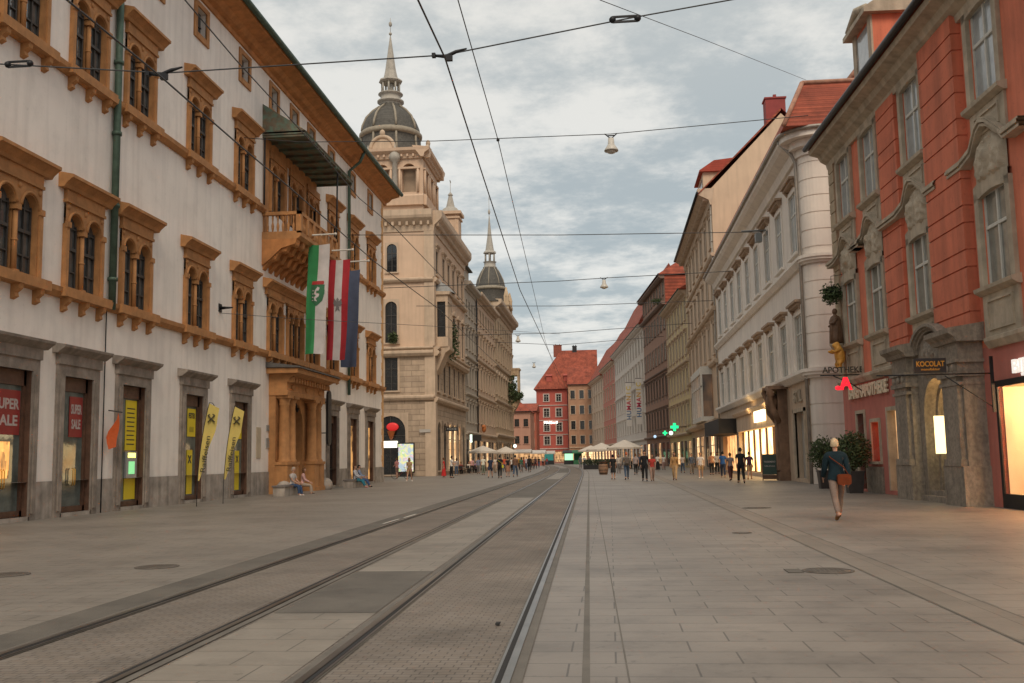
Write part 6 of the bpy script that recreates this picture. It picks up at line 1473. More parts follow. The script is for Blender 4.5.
def parts_for(pn, female):
    key = (pn, female)
    if key in CACHE: return CACHE[key]
    me, J, reg = figure(POSES[pn], female=female)
    c = (J['head'][0], J['head'][1]+.005, J['head'][2]+.055)
    # join the head into the body mesh
    h = head_mesh(c); nb = MB(); nb.v = [tuple(v.co) for v in me.vertices]; nb.f = [tuple(p.vertices) for p in me.polygons]; nb.mi = [0]*len(nb.f); nb.sm = [True]*len(nb.f)
    o = len(nb.v); nb.v += h.v; nb.f += [tuple(i+o for i in f) for f in h.f]; nb.mi += h.mi; nb.sm += h.sm
    body = nb.mesh('body', [skin_c, eye_c, lip_c])
    D = dict(body=body, J=J, me=me, reg=reg, c=c, sh={}); CACHE[key] = D; return D
def get_shell(D, kind):
    if kind in D['sh']: return D['sh'][kind]
    me, reg, J, c = D['me'], D['reg'], D['J'], D['c']
    hz = J['pelvis'][2]
    K = dict(
        tshirt=(('torso', 'uarm', 'hips'), .014, lambda r, v: not (r[0] == 'uarm' and r[1] > .6) and not (r[0] == 'hips' and v.z < hz-.04)),
        shirt=(('torso', 'uarm', 'farm', 'hips'), .016, lambda r, v: not (r[0] == 'farm' and r[1] > .93) and not (r[0] == 'hips' and v.z < hz-.05)),
        jacket=(('torso', 'uarm', 'farm', 'hips', 'thigh'), .034, lambda r, v: not (r[0] == 'farm' and r[1] > .95) and not (r[0] == 'thigh' and r[1] > .14)),
        vest=(('torso',), .014, None),
        trousers=(('hips', 'thigh', 'shin', 'torso'), .02, lambda r, v: not (r[0] == 'torso' and v.z > hz+.07) and not (r[0] == 'shin' and r[1] > .93)),
        shorts=(('hips', 'thigh', 'torso'), .024, lambda r, v: not (r[0] == 'torso' and v.z > hz+.07) and not (r[0] == 'thigh' and r[1] > .85)),
        shoes=(('foot',), .012, None))
    if kind in K:
        w_, off, hem = K[kind]; b = shell(me, reg, w_, off, kind, hem)
    elif kind in ('skirt', 'dress', 'longdress'):
        z1 = .12 if kind == 'longdress' else .48; z0 = hz+.1; b = MB(); n = 24; vs = []; k = 8
        for i in range(k+1):
            t = i/k; z = z0+(z1-z0)*t; rx = .145+.07*t+.05*(t if kind == 'longdress' else 0); ry = .12+.12*t
            for j in range(n): a = 2*PI*j/n; w_ = 1+.05*t*math.sin(j*2.1); vs.append((rx*w_*math.cos(a), ry*w_*math.sin(a)+.01, z))
        b.add(vs, [(i*n+j, (i+1)*n+j, (i+1)*n+(j+1) % n, i*n+(j+1) % n) for i in range(k) for j in range(n)], True)
    elif kind.startswith('hair'): b = hair_mesh(c, kind[5:])
    elif kind == 'bag':
        b = MB(); b.box(.17, .30, -.14, .14, hz-.12, hz+.10); b.tube([(.24, .0, hz+.1), (.1, -.13, hz+.3), (-.13, -.11, hz+.48), (-.17, 0, hz+.53), (-.12, .12, hz+.45), (.12, .15, hz+.3), (.24, .02, hz+.1)], .012, 6)
    elif kind == 'hipbag':
        b = MB(); zc = hz-.03; 
        n = 14; prof = [(.15*abs(math.cos(2*PI*i/n))**.4*(1 if math.cos(2*PI*i/n) > 0 else -1), zc+.12*abs(math.sin(2*PI*i/n))**.4*(1 if math.sin(2*PI*i/n) > 0 else -1)) for i in range(n)]
        b.plate([(x+.10, z) for x, z in prof], -.26, -.17); b.tube([(.22, -.2, zc+.08), (.1, -.19, hz+.25), (-.16, -.12, hz+.46), (-.17, .02, hz+.54), (-.1, .14, hz+.42), (.16, .16, hz+.1), (.24, -.05, zc+.06), (.22, -.2, zc+.05)], .012, 6)
    elif kind == 'backpack':
        b = MB(); b.box(-.14, .14, -.30, -.13, hz+.1, hz+.5); b.box(-.11, .11, -.35, -.30, hz+.14, hz+.34)
    me2 = b.mesh(kind.split('_')[0], cloth((.5, .5, .5))); D['sh'][kind] = me2; return me2
def person(px, py, hpx, face, pose, wear, label, female=False, pos=None, h=None, skin=None, group=None):
    """feet at pixel (px,py); face = heading in degrees, 0 = away from the camera; wear = [(kind,color)]"""
    p = gnd(px, py) if pos is None else Vector(pos)
    D = parts_for(pose, female)
    # lowest point of the soles
    zmin = min(v[2] for k, v in D['J'].items() if k[:2] in ('hl', 'to'))-.035
    t = thing('person', label, 'person', (p.x, p.y, p.z), R(face), group)
    H_ = h or 1.72; s = H_/1.75; t.scale = (s, s, s)
    dz = 0 if POSES[pose].get('sit') else -zmin
    if pos is None: t.location.z = 0
    o = place(D['body'], 'body', t, (0, 0, dz))
    if skin:
        o.material_slots[0].link = 'OBJECT'; o.material_slots[0].material = skin
    names = dict(hair='hair', tshirt='t_shirt', shirt='shirt', jacket='jacket', vest='vest', trousers='trousers', shorts='shorts', shoes='shoes', skirt='skirt', dress='dress', longdress='dress', bag='shoulder_bag', hipbag='shoulder_bag', backpack='backpack')
    for kind, c in wear:
        me = get_shell(D, kind); o = place(me, names[kind.split('_')[0]], t, (0, 0, dz)); o.material_slots[0].link = 'OBJECT'; o.material_slots[0].material = cloth(c, 'hair' if kind.startswith('hair') else 'cloth')
    return t
Wc = (.62, .58, .54); K_ = (.02, .02, .022); NV = (.03, .04, .07); JE = (.06, .09, .14); RD = (.42, .03, .03); TN = (.40, .27, .15); GY = (.16, .15, .15); BR = (.12, .06, .03); BL = (.50, .36, .19); GR = (.30, .29, .28)
# the man walking away on the right
person(839, 520.5, 0, 4, 'walkA', [('jacket', (.012, .026, .034)), ('trousers', (.23, .17, .14)), ('shoes', (.20, .10, .04)), ('hair_short', (.58, .45, .29)), ('hipbag', (.15, .035, .012))], 'person with pale hair in a dark teal jacket walking away with a rust-brown shoulder bag', h=1.82)
# right-hand groups
person(723.5, 478, 0, -5, 'walkB', [('tshirt', (.03, .10, .30)), ('trousers', NV), ('shoes', Wc), ('hair_short', K_)], 'person in a bright blue shirt walking away towards the golden lit shop', h=1.72)
person(731, 481, 0, 6, 'walkA', [('tshirt', (.18, .15, .15)), ('trousers', (.07, .03, .03)), ('shoes', K_), ('hair_bun', BR)], 'brown-haired person in grey top and maroon trousers, left of the tall black figure', True, h=1.62)
person(741.5, 483.5, 0, 2, 'walkB', [('tshirt', K_), ('trousers', (.015, .015, .017)), ('shoes', K_), ('hair_short', K_)], 'tall person all in black walking away in front of the golden shop window', h=1.86)
person(750, 480, 0, -8, 'walkA', [('tshirt', (.07, .03, .06)), ('shorts', TN), ('shoes', (.4, .2, .1)), ('hair_short', BR)], 'person in a purple-brown shirt and tan shorts, right of the tall one in black', h=1.66)
person(701, 479, 0, 176, 'walkA', [('tshirt', (.68, .62, .58)), ('shorts', TN), ('shoes', Wc), ('hair_short', (.35, .2, .1))], 'person in a white T-shirt and tan shorts walking towards the camera alone', h=1.68)
person(675, 480.5, 0, 170, 'walkB', [('shirt', (.42, .24, .10)), ('trousers', (.48, .32, .17)), ('shoes', BR), ('hair_long', BR), ('bag', TN)], 'person in an orange-tan outfit walking in front of the lit shop below the green cross', True, h=1.72)
person(664, 470, 0, 175, 'walkA', [('tshirt', Wc), ('trousers', (.3, .2, .18)), ('shoes', K_), ('hair_long', BR)], 'distant person in a white top with pinkish trousers below the green crosses', True, h=1.66)
person(658, 471, 0, 5, 'stand', [('tshirt', Wc), ('longdress', K_), ('hair_short', BR)], 'distant person in a white top and long dark skirt', True, h=1.7)
person(652.5, 481.5, 0, 185, 'walkA', [('tshirt', (.40, .05, .04)), ('trousers', (.30, .2, .16)), ('shoes', BR), ('hair_long', BR)], 'person in a red top and patterned pale trousers beside a person in black', True, h=1.62)
person(645, 481.5, 0, 180, 'walkB', [('shirt', K_), ('trousers', K_), ('shoes', K_), ('hair_short', K_)], 'tall slim person all in black left of the one in the red top', h=1.84)
person(627, 480, 0, 4, 'walkA', [('shirt', (.17, .15, .13)), ('trousers', JE), ('shoes', K_), ('hair_short', (.4, .12, .06)), ('backpack', (.12, .1, .09))], 'person with reddish hair in a grey shirt and blue jeans below the parasol', h=1.8)
person(613.5, 479.5, 0, 10, 'stand', [('tshirt', K_), ('dress', K_), ('shoes', K_), ('hair_bun', K_)], 'person in a short black dress with bare legs beside the barrel table', True, h=1.64)
person(584.5, 469, 0, 178, 'walkB', [('tshirt', (.5, .47, .48)), ('trousers', JE), ('shoes', K_), ('hair_short', BR)], 'distant person in a pale shirt near the tram rails, right one of a pair', h=1.75)
person(580.5, 468.5, 0, 182, 'walkA', [('tshirt', (.10, .12, .16)), ('trousers', GY), ('shoes', K_), ('hair_short', BR)], 'distant person in a dark blue shirt near the tram rails, left one of a pair', h=1.75)
# left-hand groups
person(444, 477.5, 0, 90, 'stand', [('tshirt', (.48, .03, .03)), ('longdress', (.48, .03, .03)), ('hair_bun', BR)], 'person in a long bright red dress outside the cream corner building', True, h=1.66)
person(451.5, 478, 0, -60, 'hold', [('tshirt', Wc), ('trousers', K_), ('shoes', K_), ('hair_short', K_)], 'person in a white shirt and black trousers facing the one in the red dress', h=1.8)
person(483.5, 475, 0, 20, 'stand', [('tshirt', (.62, .6, .5)), ('trousers', (.15, .17, .13)), ('shoes', K_), ('hair_short', (.5, .4, .3))], 'person in a cream shirt and grey-green trousers at the cafe on the left', h=1.78)
person(490.5, 478, 0, 178, 'walkA', [('tshirt', NV), ('shorts', NV), ('shoes', K_), ('hair_short', K_)], 'person in a navy shirt and shorts left of the person with the yellow bag', h=1.72)
person(500, 478.5, 0, 3, 'walkB', [('tshirt', K_), ('trousers', K_), ('shoes', K_), ('hair_short', K_), ('bag', (.55, .5, .05))], 'person in black with a yellow bag walking away on the left', h=1.78)
person(508, 477, 0, 8, 'stand', [('vest', K_), ('skirt', (.28, .14, .09)), ('shoes', K_), ('hair_bun', K_)], 'person in a black sleeveless top and brown skirt right of the yellow bag', True, h=1.64)
person(515.5, 477, 0, -4, 'walkA', [('shirt', (.16, .09, .06)), ('trousers', JE), ('shoes', K_), ('hair_short', K_)], 'person in a brown jacket and blue jeans walking away near the kerb strip', h=1.8)
person(529.5, 472, 0, 2, 'walkB', [('shirt', K_), ('trousers', K_), ('shoes', K_), ('hair_short', K_)], 'distant person in black walking ahead of the crowd by the kerb strip', h=1.8)
person(535.5, 469, 0, 176, 'walkA', [('shirt', (.08, .05, .06)), ('trousers', K_), ('shoes', K_), ('hair_short', BR)], 'distant person in dark plum, last one on the right of the crowd', h=1.75)
person(524, 471, 0, 90, 'walkA', [('tshirt', RD), ('trousers', (.15, .08, .06)), ('shoes', K_), ('hair_long', BR)], 'distant person in a dark red top inside the crowd on the left', True, h=1.68)
person(539, 467.5, 0, 180, 'walkB', [('tshirt', K_), ('trousers', JE), ('shoes', K_), ('hair_short', BR)], 'tiny person in black and jeans before the market stalls', h=1.7)
person(519.5, 470, 0, 170, 'walkB', [('tshirt', (.45, .25, .06)), ('trousers', K_), ('shoes', K_), ('hair_short', K_)], 'distant person in a mustard top in the crowd on the left', h=1.75)
person(397, 478.5, 0, 60, 'hold', [('tshirt', (.50, .22, .20)), ('shorts', (.2, .12, .1)), ('shoes', Wc), ('hair_short', BR)], 'person in a pink top standing with a bicycle outside the dark arch', h=1.72)
person(409.5, 482, 0, 175, 'walkA', [('tshirt', (.38, .26, .14)), ('shorts', (.35, .22, .14)), ('shoes', Wc), ('hair_long', (.3, .2, .1))], 'person in tan clothes walking past the bright colourful display', True, h=1.7)
extra = [  # (px, feet y, heading, pose, top, bottom, hair, label)
    (456.5, 475.5, 10, 'stand', (.35, .3, .28), JE, BR, 'distant person in a beige top and jeans at the lit windows, left of the cafe'),
    (472, 473.5, 178, 'walkA', (.5, .3, .3), K_, K_, 'distant person in a rose top and dark trousers behind the left-hand cafe tables'),
    (478.5, 474, 4, 'walkB', (.2, .22, .3), GY, BR, 'distant person in a slate top left of the one in the cream shirt'),
    (495.5, 473, 176, 'walkB', (.55, .5, .45), (.3, .25, .2), K_, 'distant person in an off-white top seen between the navy shirt and the yellow bag'),
    (504.5, 472.5, 182, 'walkA', (.5, .1, .05), JE, BR, 'distant person in an orange-red top right of the yellow bag'),
    (512, 472, 0, 'walkB', Wc, K_, K_, 'distant person in a white top and black trousers left of the brown jacket'),
    (521.5, 472.5, 6, 'walkA', (.05, .12, .08), GY, K_, 'distant person in a dark green top in the crowd by the kerb strip'),
    (526.5, 470, 174, 'walkB', (.5, .45, .5), JE, BR, 'distant person in a lilac top in the crowd by the kerb strip'),
    (532.5, 469.5, 2, 'walkA', (.30, .18, .1), K_, BR, 'distant person in a rust top in the crowd by the kerb strip'),
    (543, 466.5, 180, 'walkA', (.4, .38, .36), K_, K_, 'tiny person in a grey top right of the crowd near the market stalls'),
    (547, 465.8, 0, 'walkB', (.35, .05, .05), JE, K_, 'tiny person in a red top before the teal stall'),
    (590, 467.5, 178, 'walkA', (.12, .1, .1), JE, K_, 'distant person in a charcoal top beside the hedge boxes near the rails'),
    (619, 473.5, 180, 'stand', (.45, .4, .36), GY, BR, 'distant person in a light top between the black dress and the blue jeans'),
    (636, 475, 2, 'walkA', (.3, .25, .25), K_, BR, 'distant person in a taupe top right of the one in blue jeans'),
    (640, 472, 178, 'walkB', (.06, .07, .1), K_, K_, 'distant person in dark navy left of the tall one in black'),
    (683, 473, 4, 'walkB', (.5, .45, .4), JE, BR, 'distant person in an ivory top and jeans near the green-lit shops'),
    (692, 474.5, 176, 'walkA', (.1, .12, .16), (.2, .16, .13), K_, 'distant person in a dark blue-grey top left of the white T-shirt'),
    (712, 475, 5, 'stand', (.4, .2, .12), K_, BR, 'person in a terracotta top by the black box awning'),
    (717.5, 474, 178, 'walkB', (.55, .5, .46), K_, K_, 'person in a white top and black trousers left of the bright blue shirt')]
for i, (px_, py_, hd, ps, tp, bt, hr, lb) in enumerate(extra):
    person(px_, py_, 0, hd, ps, [('tshirt' if i % 2 else 'shirt', tp), ('trousers', bt), ('shoes', K_), ('hair_long' if i % 3 == 0 else 'hair_short', hr)], lb, i % 3 == 0, h=1.64+.03*(i % 5))
# seated
def seated(X_, Y_, face, pose, wear, label, female=False, h=1.7):
    return person(0, 0, 0, face, pose, wear, label, female, (X_, Y_, .03), h)
seated(-15.25, 47.3, -105, 'sit', [('tshirt', (.45, .42, .40)), ('trousers', (.04, .07, .14)), ('shoes', Wc), ('hair_short', (.42, .36, .3))], 'grey-haired person in pale top and blue trousers seated on the bench left of portal', True)
seated(-15.3, 49.1, -80, 'sit', [('shirt', (.5, .3, .28)), ('trousers', (.35, .28, .22)), ('shoes', K_), ('hair_long', BR)], 'person with long dark hair and a pink top seated at the foot of the portal', True, 1.66)
seated(-15.2, 59.3, -95, 'sit2', [('shirt', (.45, .45, .48)), ('trousers', (.03, .16, .22)), ('shoes', (.5, .2, .2)), ('hair_short', BR)], 'person in pale top and teal trousers leaning back on bench right of the portal')
seated(-15.2, 60.3, -85, 'sit2', [('shirt', (.20, .25, .36)), ('trousers', (.05, .09, .2)), ('shoes', K_), ('hair_short', K_)], 'person in blue-grey shirt seated at the far end of bench right of portal')
# two more seats at the cafe
def cafe_chair(X_, Y_, rz, label):
    t = thing('cafe_chair', label, 'chair', (X_, Y_, 0), rz, 'dark chairs at the cafe tables'); b = MB(); b.box(-.22, .22, -.22, .22, .43, .47); b.build('seat', darkm, t)
    b = MB(); b.tube([(-.2, -.2, .45), (-.2, -.27, .9), (.2, -.27, .9), (.2, -.2, .45)], .02, 6); b.box(-.18, .18, -.27, -.24, .6, .86); b.build('backrest', darkm, t)
    for x in (-.19, .19):
        for y in (-.19, .19): bb = MB(); bb.tube([(x, y, .44), (x*1.15, y*1.15, 0)], .016, 5); bb.build('leg', darkm, t)
    return t
def cafe_table(X_, Y_, label):
    t = thing('cafe_table', label, 'table', (X_, Y_, 0), 0, 'small round cafe tables'); b = MB(); b.lathe([(0, .74), (.34, .74), (.35, .72), (.34, .70), (0, .70)], (0, 0), 18); b.build('table_top', mat('table_white', (.4, .37, .33), .5), t)
    b = MB(); b.tube([(0, 0, .70), (0, 0, .04)], .03, 8); b.lathe([(.24, 0), (.24, .03), (.05, .06), (0, .06)], (0, 0), 14); b.build('pedestal', darkm, t); return t
k = 0; ORD = ['first', 'second', 'third', 'fourth', 'fifth', 'sixth', 'seventh']
for i, (cx_, cy_) in enumerate(((-16.0, 108), (-15.9, 112.5), (-15.6, 117), (-15.4, 122))):
    cafe_table(cx_, cy_, ORD[i]+' table from the near end of the row of cafe tables outside the left-hand shops')
    for s_, r_ in ((-1, 0), (1, PI)): cafe_chair(cx_, cy_+s_*.62, r_, ('near' if s_ < 0 else 'far')+' chair at the '+ORD[i]+' cafe table outside the left-hand shops')
for i, (cx_, cy_) in enumerate(((1.2, 128), (2.6, 131), (3.4, 137), (0, 150))):
    cafe_table(cx_, cy_, ORD[i]+' table from the near end of the terrace under the white parasols')
    for s_, r_ in ((-1, 0), (1, PI)): cafe_chair(cx_, cy_+s_*.62, r_, ('near' if s_ < 0 else 'far')+' chair at the '+ORD[i]+' table of the terrace under the parasols')
for (X_, Y_, f, c, pz, lab) in ((-16.0, 107.4, 0, (.2, .06, .05), 'sit', 'person in dark red seated at the nearest cafe table on the left'), (-15.9, 113.1, 180, Wc, 'sit', 'person in white seated facing the camera at the left-hand cafe'),
    (-15.6, 116.4, 0, (.35, .2, .3), 'sit', 'person in mauve seated with back turned at the left-hand cafe'), (-15.4, 122.6, 180, (.5, .48, .5), 'sit', 'person in pale grey seated at the farthest left-hand cafe table'),
    (1.2, 127.4, 0, K_, 'sit', 'person in black seated with back turned under the nearest parasol'), (2.6, 131.6, 180, (.4, .3, .28), 'sit', 'person in beige seated facing the camera under the nearest parasol'), (3.4, 136.4, 0, (.08, .1, .14), 'sit', 'person in slate blue seated under the white parasol on the right')):
    seated(X_, Y_, f, pz, [('tshirt', c), ('trousers', K_), ('shoes', K_), ('hair_short', BR)], lab)
# ------------------------------------------------------------------ bicycle
def bicycle(X_, Y_, rz, label):
    t = thing('bicycle', label, 'bicycle', (X_, Y_, 0), rz)
    for x in (-.52, .52):
        b = MB(); b.tube([(x+.33*math.cos(2*PI*i/24), 0, .35+.33*math.sin(2*PI*i/24)) for i in range(25)], .018, 6, False)
        w_ = b.build('wheel', darkm, t); b = MB()
        for i in range(10): a = 2*PI*i/10; b.tube([(x, 0, .35), (x+.32*math.cos(a), 0, .35+.32*math.sin(a))], .003, 4)
        b.build('spokes', MATS['zinc'], w_)
    b = MB(); fr = [(-.52, 0, .35), (-.12, 0, .32), (-.22, 0, .82), (-.52, 0, .35)]; b.tube(fr, .014, 6); b.tube([(-.12, 0, .32), (.36, 0, .78), (-.2, 0, .76)], .016, 6); b.tube([(.52, 0, .35), (.34, 0, .9)], .014, 6); b.build('frame', mat('bike_paint', (.3, .05, .04), .4), t)
    b = MB(); b.ball((-.24, 0, .88), (.13, .06, .03), 8, 5); b.build('saddle', darkm, t); b = MB(); b.tube([(.3, -.28, .98), (.36, -.1, 1.0), (.34, 0, .92), (.36, .1, 1.0), (.3, .28, .98)], .012, 6); b.build('handlebar', darkm, t)
p = gnd(401, 479); bicycle(p.x, p.y, R(25), 'bicycle held by the person in pink outside the dark arch')
# ------------------------------------------------------------------ parasols
canv = mat('parasol_canvas', (.62, .56, .49), .85, .06, 3, .1, 30)
def parasol(X_, Y_, w_, z0, z1, label):
    t = thing('parasol', label, 'parasol', (X_, Y_, 0), .1, 'pale cafe parasols'); b = MB(); n = 8; h = w_/2
    ring1 = [(h*math.cos(2*PI*(i+.5)/n)*1.08, h*math.sin(2*PI*(i+.5)/n)*1.08, z0) for i in range(n)]
    b.add(ring1+[(0, 0, z1)], [(i, (i+1) % n, n) for i in range(n)]); b.add(ring1+[(x, y, z-.22) for x, y, z in ring1], [(i, (i+1) % n, n+(i+1) % n, n+i) for i in range(n)]); b.build('canopy', canv, t)
    b = MB(); b.tube([(0, 0, 0), (0, 0, z1+.08)], .035, 8); b.build('pole', wood_b, t); b = MB()
    for i in range(n): b.tube([(0, 0, z1-.1), tuple(Vector(ring1[i])*.98)], .012, 4)
    b.build('ribs', wood_b, t); b = MB(); b.box(-.35, .35, -.35, .35, 0, .1); b.build('base', plinth_m, t)
parasol(1.9, 130, 4.4, 2.75, 3.75, 'largest pale parasol, nearest on the right-hand terrace')
parasol(-1.2, 150, 4.4, 2.7, 3.7, 'pale parasol behind and left of the largest one on the right')
parasol(-3.2, 172, 4.4, 2.7, 3.6, 'farthest pale parasol on the right, before the lit shops')
parasol(-15.3, 121, 3.6, 2.5, 3.2, 'pale parasol over the cafe tables on the left')
parasol(-14.5, 140, 3.6, 2.5, 3.3, 'second pale parasol on the left behind the crowd')
# market stalls near the end of the street
def stall(X_, Y_, w_, label, top, body, glowm=None):
    t = thing('market_stall', label, 'stall', (X_, Y_, 0)); b = MB(); b.box(-w_/2, w_/2, -1.2, 1.2, 0, 1.0); b.build('counter', body, t)
    for x in (-w_/2+.08, w_/2-.08): b = MB(); b.box(x-.05, x+.05, -1.2, -1.1, 1.0, 2.5); b.build('post', darkm, t)
    b = MB(); b.prof([(-1.6, 2.5), (-1.6, 2.75), (0, 3.3), (1.6, 2.75), (1.6, 2.5)], -w_/2-.3, w_/2+.3); b.build('roof', top, t)
    b = MB(); b.box(-w_/2+.1, w_/2-.1, 1.0, 1.1, 1.0, 2.5); b.build('back_panel', glowm or body, t)
teal = glow('teal_glow', (.06, .30, .26), .35, (.05, .3, .25)); stw = mat('stall_white', (.5, .46, .42), .8)
stall(-14.6, 240, 2.6, 'market stall glowing teal before the bright red house, left one', stw, darkm, teal)
stall(-9.6, 236, 2.2, 'narrow stall glowing teal and green, right of the first teal stall', darkm, darkm, glow('green_white_glow', (.4, .9, .5), 1.0))
stall(-7.4, 234, 2.0, 'dark green closed stall right of the glowing teal stalls', mat('stall_green', (.02, .12, .05), .6), MATS['stall_green'])
stall(-16.2, 215, 4.6, 'white-roofed stall left of the teal stalls, behind the crowd', stw, mat('stall_red', (.35, .1, .07), .7), warm2)
stall(-17.0, 190, 4.0, 'white-roofed stall in front of the low pink house', stw, wood_b, warm2)
# hedges and barrel of the terrace
for i, (X_, Y_, L_) in enumerate(((-2.3, 132, 2.4), (-.2, 141, 2.6))):
    t = thing('hedge_box', ('low dark hedge box at the left edge of the parasol terrace', 'low dark hedge box between the parasol terrace and the rails, the farther one')[i], 'plant', (X_, Y_, 0)); b = MB(); b.box(-L_/2, L_/2, -.3, .3, 0, .55); b.build('box', darkm, t)
    bb = MB(); rr = random.Random(i)
    for q in range(900):
        p = Vector((rr.uniform(-L_/2, L_/2), rr.uniform(-.35, .35), .5+rr.random()**.7*.75)); a = Vector((rr.gauss(0, 1), rr.gauss(0, 1), rr.gauss(0, 1))).normalized()*.1; c = a.orthogonal().normalized()*.05; bb.add([p-a, p+c, p+a, p-c], [(0, 1, 2, 3)])
    bb.build('foliage', lf2, t)
p = gnd(603.5, 474.5); t = thing('barrel_table', 'wooden barrel used as a standing table left of the person in the black dress', 'barrel', tuple(p)); b = MB(); b.lathe([(0, 0), (.34, 0), (.42, .3), (.44, .55), (.42, .8), (.34, 1.1), (0, 1.1)], (0, 0), 18); b.build('barrel', mat('barrel_wood', (.22, .13, .08), .7, .25, 4, .2), t)
b = MB()
for z in (.12, .4, .72, .98): r_ = .36+.08*(1-abs(z-.55)/.55); b.lathe([(r_+.01, z-.03), (r_+.012, z+.03)], (0, 0), 18)
b.build('hoop', iron, t); b = MB(); b.lathe([(0, 1.1), (.5, 1.1), (.5, 1.14), (0, 1.14)], (0, 0), 18); b.build('table_top', wood_b, t)
# bear and apothecary sign
t = corner_thing('bear_sign', 'gilded standing bear figure above the wrought letters at the corner of the orange house', 'statue', 42.5, .42, 5.05)
V = dict(pelvis=((0, 0, .42), .24), waist=((0, .02, .72), .25), chest=((0, .04, 1.0), .22), neck=((0, .1, 1.2), .15), head=((0, .16, 1.36), .15), muz=((0, .34, 1.33), .07), ear1=((.1, .1, 1.5), .04), ear2=((-.1, .1, 1.5), .04))
E_ = [('pelvis', 'waist'), ('waist', 'chest'), ('chest', 'neck'), ('neck', 'head'), ('head', 'muz'), ('head', 'ear1'), ('head', 'ear2')]
for s, q in ((1, 'R'), (-1, 'L')):
    V.update({'s'+q: ((s*.2, .08, 1.02), .11), 'e'+q: ((s*.26, .28, .9), .085), 'h'+q: ((s*.2, .46, 1.02), .07), 'p'+q: ((s*.15, .02, .35), .15), 'k'+q: ((s*.2, .14, .2), .12), 'a'+q: ((s*.2, .06, .06), .09), 't'+q: ((s*.2, .22, .05), .07)})
    E_ += [('chest', 's'+q), ('s'+q, 'e'+q), ('e'+q, 'h'+q), ('pelvis', 'p'+q), ('p'+q, 'k'+q), ('k'+q, 'a'+q), ('a'+q, 't'+q)]
me = skin_mesh(V, E_, 'bear', 2); me.materials.clear(); me.materials.append(mat('gilded_bear', (.62, .30, .05), .45, .2, 4, .3, 20, .3)); o = place(me, 'figure', t); o.scale = (.95, .95, .72)
t = corner_thing('apothecary_sign', 'wrought iron bracket with dark letters reading APOTHEKE below the gilded bear', 'sign', 40.8, 0, 4.62)
b = MB(); b.tube([(0, 0, .0), (0, 1.7, .0)], .025, 6); b.tube([(0, 0, -.7), (0, .5, -.35), (0, 1.2, -.02)], .02, 6); b.build('bracket', iron, t)
lettering('APOTHEKE', .34, mat('dark_letters', (.05, .045, .03), .5), t, (0, .8, .2), 0, .05, .004, width=1.6, rot=(0, 0, R(90)))
t = corner_thing('pharmacy_letter', 'glowing red letter A pharmacy sign hanging from the bracket at the orange corner', 'sign', 40.8, .72, 4.28)
rg = glow('red_glow', (.9, .015, .03), 1.1, (.5, .01, .01)); b = MB(); f = .42
def yz(pts, x0, x1):
    return [(x0, y, z) for y, z in pts], [(x1, y, z) for y, z in pts]
for pl in ([(-.42, -.42), (-.24, -.42), (.06, .42), (-.12, .42)], [(.18, -.42), (.42, -.42), (.14, .42), (-.1, .42)], [(-.3, -.16), (.3, -.16), (.3, 0), (-.26, 0)]):
    b.prof(pl, -.05, .05)
t.scale = (.6, .6, .6); b.build('letter', rg, t)
b = MB(); b.ball((0, .52, -.28), (.06, .2, .15), 10, 6); b.build('serpent_bowl', rg, t)
# banners on the white house
def vbanner(px0, px1, pt, pb, Y, label):
    a = at(px0, pt, Y); c = at(px1, pb, Y); w_ = c.x-a.x; h_ = a.z-c.z; t = thing('vertical_banner', label, 'banner', (a.x, Y, c.z), 0, 'vertical banners on the long white house')
    b = MB(); b.box(0, w_, -.03, .03, -1.2, h_+.6); b.build('cloth', mat('banner_white', (.62, .58, .54), .8, .04), t); b = MB(); b.tube([(-.1, 0, h_+.65), (w_+1.4, 0, h_+.65)], .05, 6); b.build('pole', iron, t)
    cs = [(.02, .10, .25), (.02, .10, .25), (.5, .03, .08), (.5, .03, .05), (.55, .30, .04), (.6, .42, .05), (.6, .45, .05)]
    for i, ch in enumerate('HUMANIC'):
        lettering(ch, h_/7*1.25, mat('banner_ink_%d' % (i if i else 1), cs[i], .7, 0, 1, 0), t, (w_/2, -.05, h_*(i+.5)/7), PI, .02, .02, rot=(0, PI/2, PI))
vbanner(625.7, 632.2, 386, 420, 196, 'left one of two vertical banners with coloured letters reading HUMANIC'); vbanner(635.8, 642.3, 382, 417.5, 184, 'right one of two vertical banners with coloured letters reading HUMANIC')
# ------------------------------------------------------------------ sky, sun, view
w = bpy.data.worlds.new('World'); sc.world = w; w.use_nodes = True
nt = w.node_tree; N = nt.nodes; Lk = nt.links
bg = N['Background']
sky = N.new('ShaderNodeTexSky'); sky.sky_type = 'NISHITA'; sky.sun_disc = False; sky.sun_elevation = R(24); sky.sun_rotation = R(200)
tc = N.new('ShaderNodeTexCoord'); sep = N.new('ShaderNodeSeparateXYZ'); Lk.new(tc.outputs['Generated'], sep.inputs[0])
def mth(op, a, b_=None, c_=None):
    n = N.new('ShaderNodeMath'); n.operation = op
    for i, v in enumerate((a, b_, c_)):
        if v is None: continue
        if isinstance(v, (int, float)): n.inputs[i].default_value = v
        else: Lk.new(v, n.inputs[i])
    return n.outputs[0]
zz = mth('ADD', mth('MAXIMUM', sep.outputs['Z'], 0), .13)
cx = mth('DIVIDE', sep.outputs['X'], zz); cy = mth('DIVIDE', sep.outputs['Y'], zz)
cmb = N.new('ShaderNodeCombineXYZ'); Lk.new(cx, cmb.inputs[0]); Lk.new(cy, cmb.inputs[1])
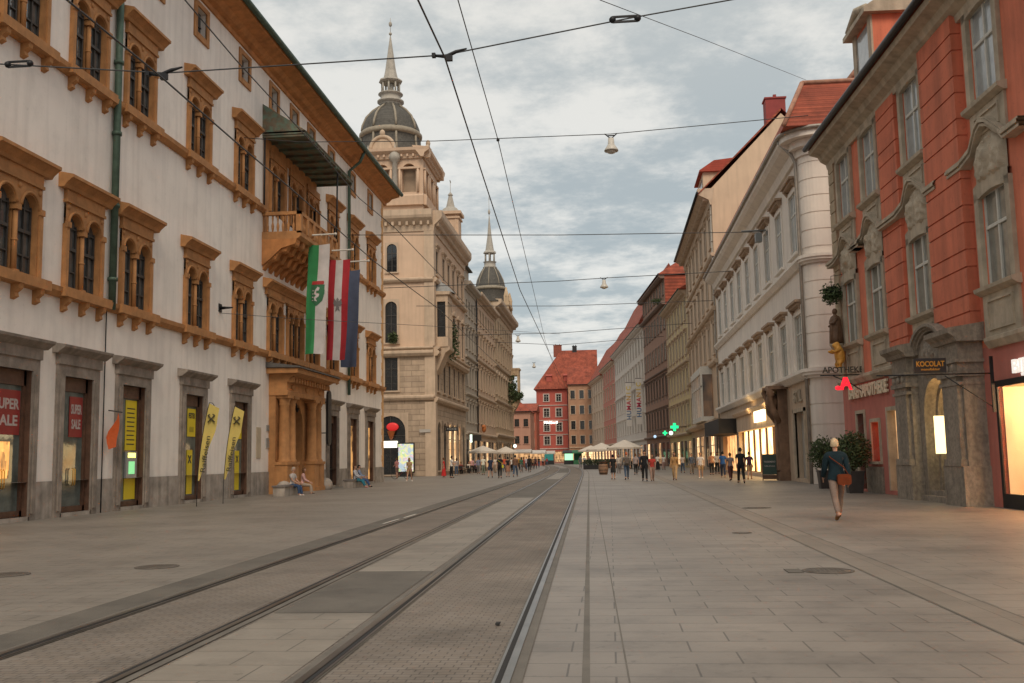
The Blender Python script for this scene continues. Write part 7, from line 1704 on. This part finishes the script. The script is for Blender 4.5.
def nz(scale, det, rough, off):
    mp = N.new('ShaderNodeMapping'); mp.inputs['Location'].default_value = off; Lk.new(cmb.outputs[0], mp.inputs[0])
    n = N.new('ShaderNodeTexNoise'); n.inputs['Scale'].default_value = scale; n.inputs['Detail'].default_value = det; n.inputs['Roughness'].default_value = rough
    Lk.new(mp.outputs[0], n.inputs['Vector']); return n.outputs['Fac']
def mr(v, a, b_, c_=0, d_=1):
    n = N.new('ShaderNodeMapRange'); n.interpolation_type = 'SMOOTHSTEP'
    for i, q in enumerate((a, b_, c_, d_)): n.inputs[i+1].default_value = q
    Lk.new(v, n.inputs[0]); return n.outputs[0]
def mix(f, a, b_):
    n = N.new('ShaderNodeMix'); n.data_type = 'RGBA'
    if isinstance(f, (int, float)): n.inputs[0].default_value = f
    else: Lk.new(f, n.inputs[0])
    for i, v in ((6, a), (7, b_)):
        if isinstance(v, tuple): n.inputs[i].default_value = (*v, 1)
        else: Lk.new(v, n.inputs[i])
    return n.outputs[2]
big = nz(1.5, 6, .58, (5.3, 2.4, 0)); fine = nz(4.2, 9, .65, (0, 5, 2)); 
dens = mth('ADD', mth('MULTIPLY', big, .52), mth('MULTIPLY', fine, .48))
thick = mr(dens, .42, .585)
cloud = mix(thick, SKY_DARK, SKY_LIGHT)
low = mr(sep.outputs['Z'], .0, .16, 1, 0)
cloud = mix(mth('MULTIPLY', low, .55), cloud, SKY_LOW)
hi = mr(sep.outputs['Z'], .22, .5)
cloud = mix(mth('MULTIPLY', hi, .3), cloud, SKY_TOP)
col = mix(.10, cloud, sky.outputs['Color'])
below = mr(sep.outputs['Z'], -.05, .0)
col = mix(below, (1.2, 1.1, 1.0), col)
Lk.new(col, bg.inputs['Color']); bg.inputs['Strength'].default_value = .1
sun = bpy.data.objects.new('sun', bpy.data.lights.new('sun', 'SUN')); COL.objects.link(sun)
sun.data.energy = SUN_E; sun.data.angle = R(28); sun.data.color = (1, .84, .66)
el, az = R(46), R(170)   # az from +Y towards +X: behind the camera, a little left
d = Vector((math.sin(az)*math.cos(el), math.cos(az)*math.cos(el), math.sin(el)))
sun.rotation_euler = d.to_track_quat('Z', 'Y').to_euler()
sky.sun_elevation = el; sky.sun_rotation = az
sc.view_settings.view_transform = 'Standard'; sc.view_settings.look = 'None'; sc.view_settings.exposure = EXPO; sc.view_settings.gamma = 1
sc.view_settings.use_curve_mapping = False
sc.cycles.use_denoising = True
sc.cycles.max_bounces = 6; sc.cycles.diffuse_bounces = 3; sc.cycles.glossy_bounces = 3
